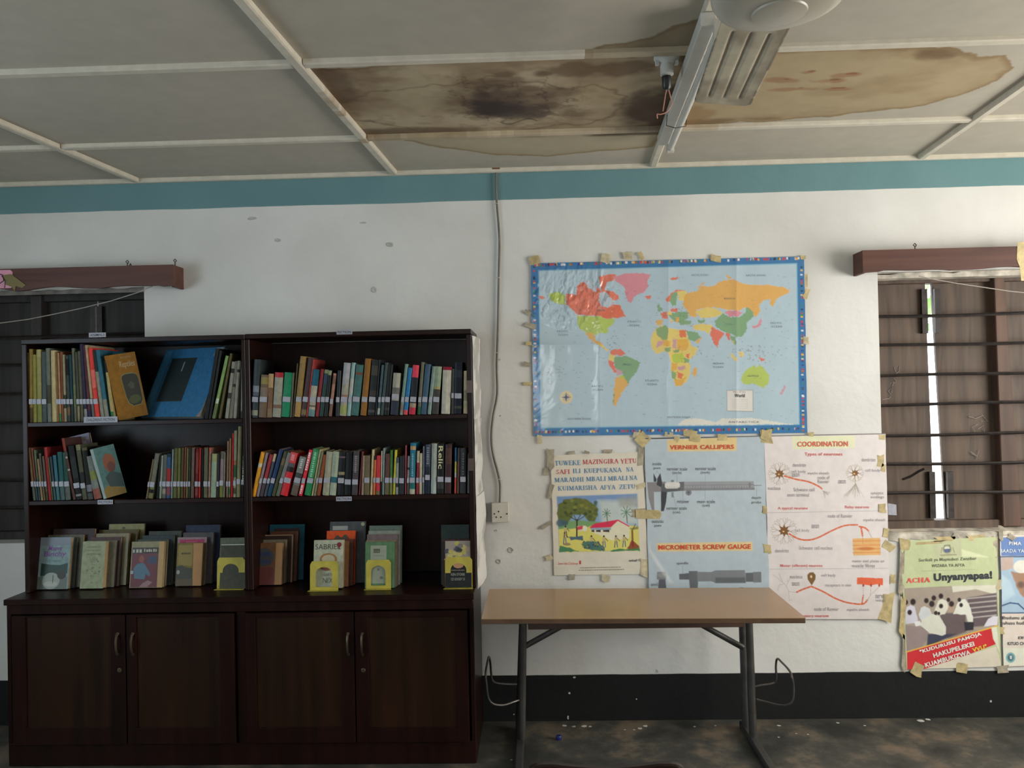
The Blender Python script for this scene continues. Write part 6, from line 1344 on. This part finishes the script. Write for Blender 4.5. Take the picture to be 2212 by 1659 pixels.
for yy, a, b in ((1262, 395, 775), (1284, 385, 790)):
    mb = MB(); x = a
    while x < b:
        w_ = random.uniform(5, 16); q = K([(x, yy-4-(x-a)*.02), (x+w_, yy-4-(x-a)*.02), (x+w_, yy+4-(x-a)*.02), (x, yy+4-(x-a)*.02)]); X_ = np.array([c_[0] for c_ in q]); Y_ = np.array([c_[1] for c_ in q]); mb.add([tuple(v) for v in on_arr(X_, Y_, T.y-T.disp(X_, Y_)-.0014)], [(0, 1, 2, 3)]); x += w_+5
    mb.build('small_print', ink((128, 122, 112), 1.7), T.o, kind='stuff')
T.close()
for a in ((1188, 990, 16, 44, 0), (1235, 978, 16, 8, -8), (1268, 977, 12, 6, 20), (1313, 975, 18, 8, 0), (1385, 985, 12, 40, 4), (1190, 1060, 10, 30, 10), (1180, 1135, 30, 8, -30), (1385, 1050, 26, 10, -15), (1380, 1108, 30, 18, 0), (1186, 1205, 16, 12, -20), (1235, 1247, 14, 12, 0), (1308, 1249, 18, 14, 10), (1392, 1225, 18, 40, 4), (1180, 1018, 10, 18, 0)): tp(T, *a, col=random.choice((M_TAPE2, M_TAPE3, M_TAPE3)))
# --- vernier poster
vn = Poster('science_poster', 'pale blue-grey poster of vernier callipers and a micrometer screw gauge', (1392, 946), (1651, 941), (1664, 1330), (1404, 1330), 1.15, (164, 175, 182), y=-.007, gain=1.45, bump=gentle(17, .006))
T = vn; T.poly([(1392, 946), (1651, 941), (1651, 943), (1392, 949)], (60, 58, 56), 1, .6)
T.poly(K([(1195, 85), (1835, 62), (1832, 185), (1205, 193)]), (206, 178, 128), 1, 1.2); T.poly(K([(1098, 1035), (1978, 1022), (1982, 1103), (1105, 1113)]), (206, 180, 134), 1, 1.2)
G1, G2, G3 = (128, 130, 134), (90, 92, 96), (60, 62, 66)
T.poly(K([(1350, 470), (1990, 465), (2000, 545), (1355, 552)]), (138, 140, 144)); T.poly(K([(1350, 500), (1995, 492), (1995, 500), (1355, 508)]), (110, 112, 116), .6); T.poly(K([(1355, 530), (2000, 525), (2000, 545), (1355, 552)]), (112, 114, 118), .8)
for k in range(24): x = 1380+25*k; T.line(K([(x, 512), (x, 512+(24 if k % 5 == 0 else 12))]), .7, (70, 72, 78), .7)
T.poly(K([(1010, 476), (1180, 470), (1195, 560), (1075, 565), (1078, 740), (1058, 740), (1025, 620)]), (122, 120, 122)); T.poly(K([(1140, 490), (1350, 470), (1352, 552), (1195, 566), (1185, 660), (1165, 740), (1140, 742)]), (84, 86, 90)); T.poly(K([(1140, 560), (1195, 566), (1185, 660), (1165, 740), (1140, 742)]), G3)
T.poly(K([(1070, 390), (1100, 450), (1095, 472), (1072, 470)]), G3); T.poly(K([(1134, 390), (1105, 440), (1100, 500), (1140, 520), (1150, 480)]), G3)
T.poly(K([(1175, 488), (1200, 476), (1300, 474), (1315, 490), (1312, 520), (1290, 532), (1190, 534), (1176, 520)]), (196, 194, 190), 1, 1); T.poly(K([(1315, 472), (1352, 470), (1354, 552), (1318, 555)]), (96, 96, 100))
for k in range(9): x = 1195+13*k; T.line(K([(x, 515), (x, 530)]), .6, (120, 120, 120), .7)
T.ell(*K([(1393, 570)])[0], 6.5, 6.5, (112, 114, 120)); T.ell(*K([(1393, 570)])[0], 2.5, 2.5, (84, 86, 90)); T.poly(K([(1236, 565), (1256, 565), (1256, 615), (1236, 615)]), (120, 122, 126)); T.poly(K([(1232, 455), (1258, 455), (1258, 472), (1232, 472)]), (110, 112, 116)); T.line(K([(1995, 505), (2060, 503)]), 1.6, (110, 112, 116)); T.poly(K([(1945, 480), (1965, 480), (1965, 525), (1945, 525)]), (110, 110, 114), .8)
for L in ([(1100, 370), (1088, 400)], [(1100, 370), (1120, 400)], [(1287, 405), (1287, 480)], [(1548, 405), (1545, 635)], [(1340, 550), (1340, 635)], [(2018, 530), (2018, 600)], [(1245, 560), (1275, 690)], [(1338, 1240), (1338, 1312)]): T.line(K(L), .8, (124, 128, 134), .7)
# micrometer
T.poly(K([(1305, 1318), (1400, 1310), (1400, 1370), (1308, 1370)]), (90, 92, 96)); T.poly(K([(1395, 1292), (1475, 1290), (1480, 1400), (1476, 1460), (1405, 1460), (1398, 1375)]), (98, 100, 104)); T.poly(K([(1475, 1298), (1610, 1300), (1612, 1385), (1480, 1388)]), (118, 120, 124)); T.poly(K([(1600, 1300), (1640, 1285), (1910, 1282), (1918, 1400), (1640, 1402), (1602, 1385)]), (116, 118, 122)); T.poly(K([(1640, 1350), (1912, 1350), (1918, 1400), (1640, 1402)]), (88, 90, 94), .9, 2); T.poly(K([(1915, 1308), (1990, 1305), (1990, 1390), (1918, 1390)]), (92, 94, 98)); T.poly(K([(1985, 1300), (2060, 1298), (2062, 1395), (1988, 1398)]), (110, 112, 116))
T.poly(K([(1105, 1300), (1180, 1298), (1192, 1340), (1185, 1370), (1100, 1368)]), (118, 118, 122)); T.poly(K([(1120, 1368), (1180, 1368), (1190, 1460), (1112, 1460)]), (88, 90, 96)); T.ell(*K([(1145, 1330)])[0], 10, 5, (150, 150, 150), .5, .6)
T.poly(K([(1035, 1050), (1045, 1090), (1250, 1400), (1215, 1400), (1100, 1230), (1030, 1110)]), (206, 206, 204), .55, 4)
T.finish()
RT = (186, 72, 50)
def kp(t, x, y, w, h, c=(98, 102, 108), **k): a = K([(x, y)])[0]; T.text(t, a[0], a[1], w/4.254, h/4.254, c, lift=.0016, **k)
kp('VERNIER CALLIPERS', 1516, 152, 590, 40, RT, bold=.03, rot=.6); kp('MICROMETER SCREW GAUGE', 1540, 1070, 850, 44, RT, bold=.03, rot=.6)
for t, x, y, w in (('inside', 1102, 305, 84), ('jaws', 1102, 348, 66), ('vernier scale', 1287, 352, 190), ('(inch)', 1287, 390, 84), ('vernier scale', 1548, 349, 190), ('(inch)', 1548, 388, 84), ('retainer', 1344, 652, 112), ('main scale', 1555, 652, 162), ('(cm)', 1555, 690, 66), ('vernier scale', 1283, 713, 190), ('(cm)', 1283, 753, 66), ('depth', 2016, 620, 84), ('probe', 2018, 662, 88), ('outside', 1110, 834, 108), ('jaws', 1110, 876, 66), ('spindle', 1338, 1222, 105), ('anvil', 1080, 1413, 62)): kp(t, x, y, w, 32, bold=.008)
T.close()
for a in ((1390, 948, 28, 28, 40), (1400, 1110, 54, 20, 0), (1500, 946, 26, 16, 0), (1560, 944, 22, 14, 0), (1655, 943, 26, 28, 0), (1655, 1100, 20, 16, 0), (1660, 1185, 18, 20, 0), (1462, 948, 12, 12, 30)): tp(T, *a)
# --- coordination poster
cn = Poster('biology_poster', 'white poster headed COORDINATION with brown and orange neurone drawings', (1651, 941), (1913, 936), (1923, 1338), (1664, 1338), 1.1, (200, 192, 190), y=-.009, gain=1.45, bump=gentle(27, .005))
K = lambda L: [(1640+a/3.772, 920+b/3.772) for a, b in L]
T = cn; T.poly([(1651, 941), (1913, 936), (1913, 938), (1651, 943)], (60, 58, 56), 1, .6); T.poly(K([(0, 1575), (1070, 1575), (1070, 1590), (0, 1590)]), (70, 66, 66), 1, .8)
T.poly(K([(268, 85), (780, 80), (778, 180), (275, 192)]), (208, 202, 170), 1, 1.2)
T.line(K([(60, 708), (1045, 690)]), .9, (150, 146, 150), .8); T.line(K([(85, 1168), (1050, 1160)]), .9, (150, 146, 150), .8)
BR, AX = (112, 78, 44), (190, 92, 60)
def star(cx, cy, r, n=8, seed=1):
    rg = random.Random(seed); P = []
    for k in range(n*2): a = k*math.pi/n; q = r*(1.25 if k % 2 == 0 else .72)*(1+.1*rg.uniform(-1, 1)); P.append((cx+q*math.cos(a), cy+q*math.sin(a)))
    T.poly(K(P), BR, 1, .7)
    for k in range(n): 
        a = k*2*math.pi/n+.1
        if seed == 9 and abs(math.sin(a)-1) < .2: continue
        x, y = cx+r*1.2*math.cos(a), cy+r*1.2*math.sin(a)
        for s in (-.45, .1, .5):
            x2, y2 = x+r*1.0*math.cos(a+s), y+r*1.0*math.sin(a+s); T.line(K([(x, y), (x2, y2)]), .8, (140, 124, 108), .8)
            for s2 in (-.7, .6): T.line(K([(x2, y2), (x2+r*.5*math.cos(a+s+s2), y2+r*.5*math.sin(a+s+s2))]), .7, (150, 136, 120), .75)
    T.ell(*K([(cx-5, cy+5)])[0], 2.2, 1.6, (206, 170, 120))
star(165, 390, 36, 8, 1); star(780, 385, 28, 8, 2); star(203, 855, 42, 8, 3)
def axon(P, w=3.2):
    P2 = smoothpath([(a, b, 0) for a, b in P], 6); L = [(p.x, p.y) for p in P2]; T.line(K(L), w, AX)
    for k in range(2, len(L)-1, 3): T.ell(*K([L[k]])[0], .9, .9, (214, 160, 130), .8)
axon([(205, 408), (300, 435), (400, 455), (480, 490), (510, 512)]); axon([(245, 880), (320, 920), (400, 930), (480, 910), (600, 850), (700, 812), (800, 806)]); axon([(815, 820), (860, 830), (890, 855)]); axon([(830, 825), (842, 895)]); axon([(305, 1355), (360, 1330), (425, 1308)]); axon([(425, 1308), (520, 1350), (620, 1405), (720, 1440), (840, 1452), (880, 1420)]); axon([(838, 1445), (848, 1380)], 2.6)
for x, y, d, n_ in ((520, 530, .8, 12), (785, 470, 1.57, 26)):
    for k in range(n_):
        a = d+random.uniform(-.7, .7); r = random.uniform(40, 140 if n_ > 20 else 60); T.line(K([(x, y), (x+.5*r*math.cos(a), y+.5*r*math.sin(a)), (x+r*math.cos(a*1.1-.1), y+r*math.sin(a))]), .7, (150, 140, 128), .7)
T.line(K([(780, 420), (785, 480)]), 1, (140, 120, 100))
T.poly(K([(760, 918), (985, 912), (990, 1052), (768, 1056)]), (220, 160, 104)); 
for y in (935, 970, 1000, 1030): T.line(K([(765, y+4), (985, y)]), 2.4, (200, 122, 72), .7)
T.ell(*K([(870, 1000)])[0], 18, 4, (160, 92, 50), .7, .4); T.line(K([(842, 900), (845, 960)]), .8, (150, 110, 90)); T.line(K([(890, 860), (920, 915)]), .8, (150, 130, 120))
T.poly(K([(428, 1300), (395, 1250), (392, 1215), (410, 1195), (440, 1192), (460, 1215), (458, 1250)]), (112, 84, 50), 1, .8); T.ell(*K([(424, 1228)])[0], 2.2, 3, (210, 180, 140))
T.poly(K([(795, 1235), (1008, 1240), (1008, 1300), (960, 1290), (900, 1300), (850, 1290), (795, 1290)]), (212, 92, 60), 1, .8, 1)
for x in (848, 912, 978): T.ell(*K([(x, 1300)])[0], 2.2, 3, (150, 70, 46)); T.line(K([(x, 1310), (850, 1385)] if x < 860 else [(x, 1310), (905, 1380), (880, 1425)]), .7, (150, 130, 124), .8)
for L in ([(305, 1356), (240, 1350), (220, 1300), (150, 1240), (110, 1210)], [(220, 1310), (235, 1270), (260, 1230)], [(240, 1350), (245, 1420), (265, 1418)], [(150, 1340), (165, 1295), (205, 1290)], [(190, 1270), (160, 1200)], [(235, 1280), (230, 1250)]): T.line(K(L), .8, (160, 152, 148), .8)
T.finish()
def kp(t, x, y, w, h=32, c=(132, 128, 132), **k): a = K([(x, y)])[0]; T.text(t, a[0], a[1], w/3.772, h/3.772, c, lift=.0018, **k)
kp('COORDINATION', 518, 147, 412, 42, (190, 84, 62), bold=.025, rot=.5); kp('Types of neurones', 525, 233, 308, 34, (184, 82, 78), bold=.012)
for t, x, y, w in (('dendrite', 328, 318, 108), ('cell body', 320, 374, 118), ('axon', 298, 400, 62), ('myelin sheath', 482, 388, 172), ('node of', 526, 421, 98), ('Ranvier', 524, 453, 92), ('nucleus', 122, 507, 102), ('Schwann cell', 366, 519, 170), ('axon terminal', 318, 561, 178), ('dendrites', 892, 275, 112), ('cell body', 925, 365, 122), ('axon', 676, 456, 60), ('synaptic', 962, 550, 104), ('endings', 965, 582, 106), ('node of Ranvier', 660, 733, 200), ('myelin sheath', 938, 769, 180), ('axon', 458, 819, 60), ('cell body', 350, 854, 118), ('Schwann cell nucleus', 462, 994, 272), ('dendrite', 186, 1016, 110), ('motor end plates on', 888, 1104, 262), ('muscle fibres', 850, 1138, 186), ('nucleus', 302, 1228, 100), ('cell body', 565, 1220, 116), ('axon', 298, 1288, 60), ('receptors in skin', 645, 1301, 208), ('nerve', 985, 1390, 70), ('endings', 988, 1424, 76), ('node of Ranvier', 550, 1492, 198), ('myelin sheath', 806, 1500, 180)): kp(t, x, y, w, 30)
for t, x, y, w in (('A typical neurone', 275, 673, 242), ('Relay neurone', 798, 664, 196), ('Motor (efferent) neurone', 345, 1141, 342), ('Sensory neurone', 452, 1550, 232)): kp(t, x, y, w, 30, (190, 92, 92), bold=.012)
T.close()
for a in ((1654, 940, 20, 20, 10), (1906, 944, 14, 10, 0), (1902, 995, 14, 24, 0), (1908, 1010, 10, 16, 10), (1906, 1098, 16, 20, 0), (1914, 1150, 12, 20, 5), (1919, 1180, 20, 26, -55), (1752, 938, 12, 9, 0), (1655, 1101, 16, 16, 0), (1657, 1185, 16, 18, 0), (1928, 1250, 12, 20, 0), (1915, 1310, 26, 60, 8)): tp(T, *a)
sc_ = MB(); P = [on(a, b, y=-.012) for a, b in ((1918, 1087), (1936, 1090), (1937, 1113), (1919, 1112))]; sc_.prism([(p[0], p[2]) for p in P], -.0125, -.011); sc_.build('bright_tape_end', M_STICK, T.o)
# --- stigma poster
ac = Poster('health_poster', 'green poster headed ACHA Unyanyapaa over a classroom photo and a red banner', (1945, 1168), (2153, 1160), (2163, 1440), (1958, 1446), 1.0, (172, 179, 140), y=-.006, gain=1.45, bump=gentle(37, .007))
K = lambda L: [(1900+a/4.609, 1120+b/4.609) for a, b in L]
T = ac
T.poly(K([(545, 200), (580, 180), (800, 178), (825, 300), (820, 390), (545, 395)]), (170, 172, 142), .8, 3); T.poly(K([(815, 305), (1000, 360), (1080, 385), (820, 380)]), (206, 212, 176), .7, 3)
T.poly(K([(245, 695), (720, 672), (1165, 660), (1180, 1060), (1110, 1100), (270, 1330)]), (150, 138, 126)); T.poly(K([(720, 672), (1160, 660), (1165, 760), (960, 705), (730, 735)]), (196, 194, 178), 1, 1.5); T.poly(K([(870, 790), (1165, 740), (1180, 1060), (930, 1080)]), (92, 80, 84), 1, 2)
for k in range(5): y = 770+48*k; T.poly(K([(870+8*k, y+22), (1165, y-8), (1165, y+8), (875+8*k, y+34)]), (166, 160, 156), .8, 1)
T.poly(K([(255, 1060), (480, 1090), (480, 1200), (420, 1280), (270, 1320)]), (136, 122, 120), 1, 2); T.poly(K([(610, 940), (860, 940), (860, 1130), (700, 1190), (500, 1200), (560, 1080)]), (96, 84, 84), 1, 3); T.poly(K([(840, 1030), (940, 1030), (935, 1110), (850, 1120)]), (44, 42, 50), 1, 1.5); T.poly(K([(480, 1150), (760, 1150), (560, 1240), (470, 1270)]), (58, 60, 78), 1, 2)
for P_, c in (([(250, 960), (270, 880), (310, 858), (350, 880), (370, 960), (390, 1040), (260, 1050)], (186, 184, 196)), ([(390, 960), (410, 890), (450, 870), (500, 900), (520, 960), (480, 1040), (420, 1030)], (188, 190, 192)), ([(430, 1010), (520, 950), (600, 970), (660, 1080), (660, 1150), (620, 1170), (500, 1140), (400, 1060)], (196, 196, 184)), ([(560, 880), (580, 820), (620, 800), (670, 820), (690, 880), (650, 950), (600, 960), (540, 930)], (198, 196, 182)), ([(735, 950), (770, 850), (800, 810), (850, 800), (890, 850), (930, 980), (930, 1030), (880, 1030), (860, 960)], (200, 200, 190)), ([(680, 850), (720, 830), (750, 880), (740, 930), (690, 940)], (160, 140, 120)), ([(1040, 1075), (1080, 1000), (1130, 970), (1180, 975), (1175, 1060)], (196, 192, 200)), ([(345, 1030), (400, 1020), (420, 1060), (360, 1075)], (204, 204, 200))): T.poly(K(P_), c, 1, 1.2, 1)
for x, y, r in ((333, 830, 6), (262, 835, 5), (466, 818, 5), (540, 792, 5), (611, 773, 5), (716, 850, 5.5), (795, 810, 4), (685, 810, 4), (300, 935, 5), (612, 872, 4.5), (812, 862, 4), (520, 850, 6), (560, 940, 4), (590, 945, 3)): T.ell(*K([(x, y)])[0], r, r*1.15, (46, 38, 36), 1, .3)
T.poly(K([(270, 1322), (1175, 1062), (1178, 1078), (1112, 1096), (272, 1334)]), (206, 160, 66)); T.poly(K([(272, 1334), (1112, 1094), (1130, 1200), (1160, 1250), (870, 1362), (440, 1502), (275, 1505)]), (186, 46, 52)); T.poly(K([(440, 1502), (870, 1362), (1160, 1272), (1215, 1470), (880, 1500), (600, 1512)]), (196, 188, 172), 1, 1.2, 1)
T.poly(K([(1115, 1085), (1165, 1080), (1195, 1330), (1135, 1200)]), (208, 202, 186), 1, 1.5)
T.ell(*K([(672, 305)])[0], 9.5, 9, (112, 116, 96), .9, .2); T.ell(*K([(672, 300)])[0], 6, 6, (190, 190, 176), 1, .2); T.poly(K([(640, 305), (705, 300), (700, 335), (650, 338)]), (84, 92, 120)); T.poly(K([(600, 360), (690, 352), (770, 355), (765, 368), (610, 374)]), (140, 138, 110), .9); T.poly(K([(640, 265), (705, 260), (705, 275), (640, 278)]), (120, 130, 96))
T.line(K([(730, 290), (745, 340)]), 1.3, (130, 120, 90)); T.line(K([(620, 290), (612, 340)]), 1.3, (130, 120, 90)); T.line(K([(410, 526), (960, 505)]), .6, (130, 140, 110), .7)
T.finish()
def kp(t, x, y, w, h, c=(92, 98, 84), **k): a = K([(x, y)])[0]; T.text(t, a[0], a[1], w/4.609, h/4.609, c, lift=.0018, **k)
kp('Serikali ya Mapinduzi Zanzibar', 680, 410, 575, 40, rot=1.8, bold=.01); kp('WIZARA YA AFYA', 684, 467, 330, 30, rot=1.5, bold=.015)
kp('ACHA', 386, 614, 240, 50, (206, 82, 76), ser=True, rot=2, heavy=2.0); kp('Unyanyapaa!', 832, 584, 580, 100, (44, 48, 56), bold=.045, rot=2.5)
for t, x, y, w, h in (('"KUDURUSU PAMOJA', 708, 1242, 640, 46), ('HAKUPELEKEI', 738, 1306, 425, 46), ('KUAMBUKIZWA', 678, 1396, 470, 46)): kp(t, x, y, w, h, (214, 196, 190), bold=.045, rot=16.5)
kp('VVU"', 995, 1292, 150, 44, (216, 168, 60), bold=.045, rot=16.5)
T.close()
for a in ((1948, 1230, 12, 90, 2), (1950, 1330, 14, 90, 2), (1955, 1410, 14, 70, 3), (1955, 1175, 22, 24, 0), (2040, 1164, 44, 10, -3), (2063, 1160, 16, 12, 40), (2110, 1162, 36, 12, -3), (2150, 1180, 12, 40, 0), (2156, 1262, 16, 22, 0), (2160, 1362, 20, 16, 0), (1982, 1447, 24, 26, 20), (2078, 1442, 26, 24, 0), (2166, 1446, 24, 16, -5), (1964, 1345, 14, 18, 20), (2010, 1172, 60, 6, -4)): tp(T, *a, col=random.choice((M_TAPE, M_TAPE2, M_TAPE3)))
# --- medical poster at the frame edge
pm = Poster('health_poster', 'blue-headed poster with a patient photo cut by the right edge of the view', (2160, 1158), (2330, 1151), (2340, 1434), (2168, 1440), 1.2, (204, 190, 180), y=-.008, gain=1.45, bump=gentle(47, .004))
T = pm; T.poly(K([(1205, 190), (2000, 160), (2000, 370), (1212, 372)]), (96, 122, 170)); T.poly(K([(1196, 375), (2000, 365), (2000, 940), (1205, 948)]), (62, 84, 112)); T.poly(K([(1206, 388), (2000, 380), (2000, 928), (1214, 936)]), (150, 172, 190)); T.poly(K([(1210, 390), (1330, 385), (1330, 500), (1212, 520)]), (176, 156, 146), 1, 2)
T.poly(K([(1310, 530), (1440, 540), (1600, 600), (1700, 760), (1480, 800), (1420, 780), (1370, 700)]), (150, 118, 96), 1, 2, 2); T.ell(*K([(1415, 480)])[0], 18, 14, (206, 200, 190), 1, .1); T.ell(*K([(1408, 660)])[0], 8, 7, (96, 76, 72), .9, .5); T.line(K([(1215, 870), (1300, 840), (1380, 850), (1440, 905)]), 3, (60, 88, 120)); T.poly(K([(1215, 560), (1300, 620), (1350, 760), (1215, 840)]), (176, 196, 210), .7, 4)
T.poly(K([(1225, 1290), (2000, 1290), (2000, 1460), (1235, 1462)]), (206, 202, 186), 1, 1); T.ell(*K([(1305, 1385)])[0], 10, 11, (110, 154, 160), 1, .1); T.ell(*K([(1305, 1385)])[0], 6, 7, (60, 92, 100), 1, .2); T.poly(K([(1295, 1365), (1320, 1365), (1318, 1400), (1298, 1400)]), (196, 200, 196), .8)
T.finish()
def kp(t, x, y, w, h, c=(60, 60, 66), **k): T.text(t, 1900+x/4.609, 1120+y/4.609, w/4.609, h/4.609, c, lift=.0018, **k)
kp('PIMA', 1350, 248, 125, 34, (200, 206, 214), bold=.02); kp('BAADA YA', 1320, 322, 240, 34, (190, 198, 210), bold=.02); kp('Mhudumu ak', 1330, 988, 250, 34, bold=.01); kp('kuhusu hudu', 1335, 1040, 250, 34, bold=.01); kp('KW', 1410, 1188, 55, 30, bold=.02); kp('KITUO CH', 1362, 1245, 170, 32, bold=.02)
T.close()
for a in ((2185, 1160, 16, 12, 30), (2162, 1150, 10, 30, 0)): tp(T, *a, col=M_TAPE3)
for o_ in bpy.data.objects:
    for k in ('_w', '_h'):
        if k in o_: del o_[k]
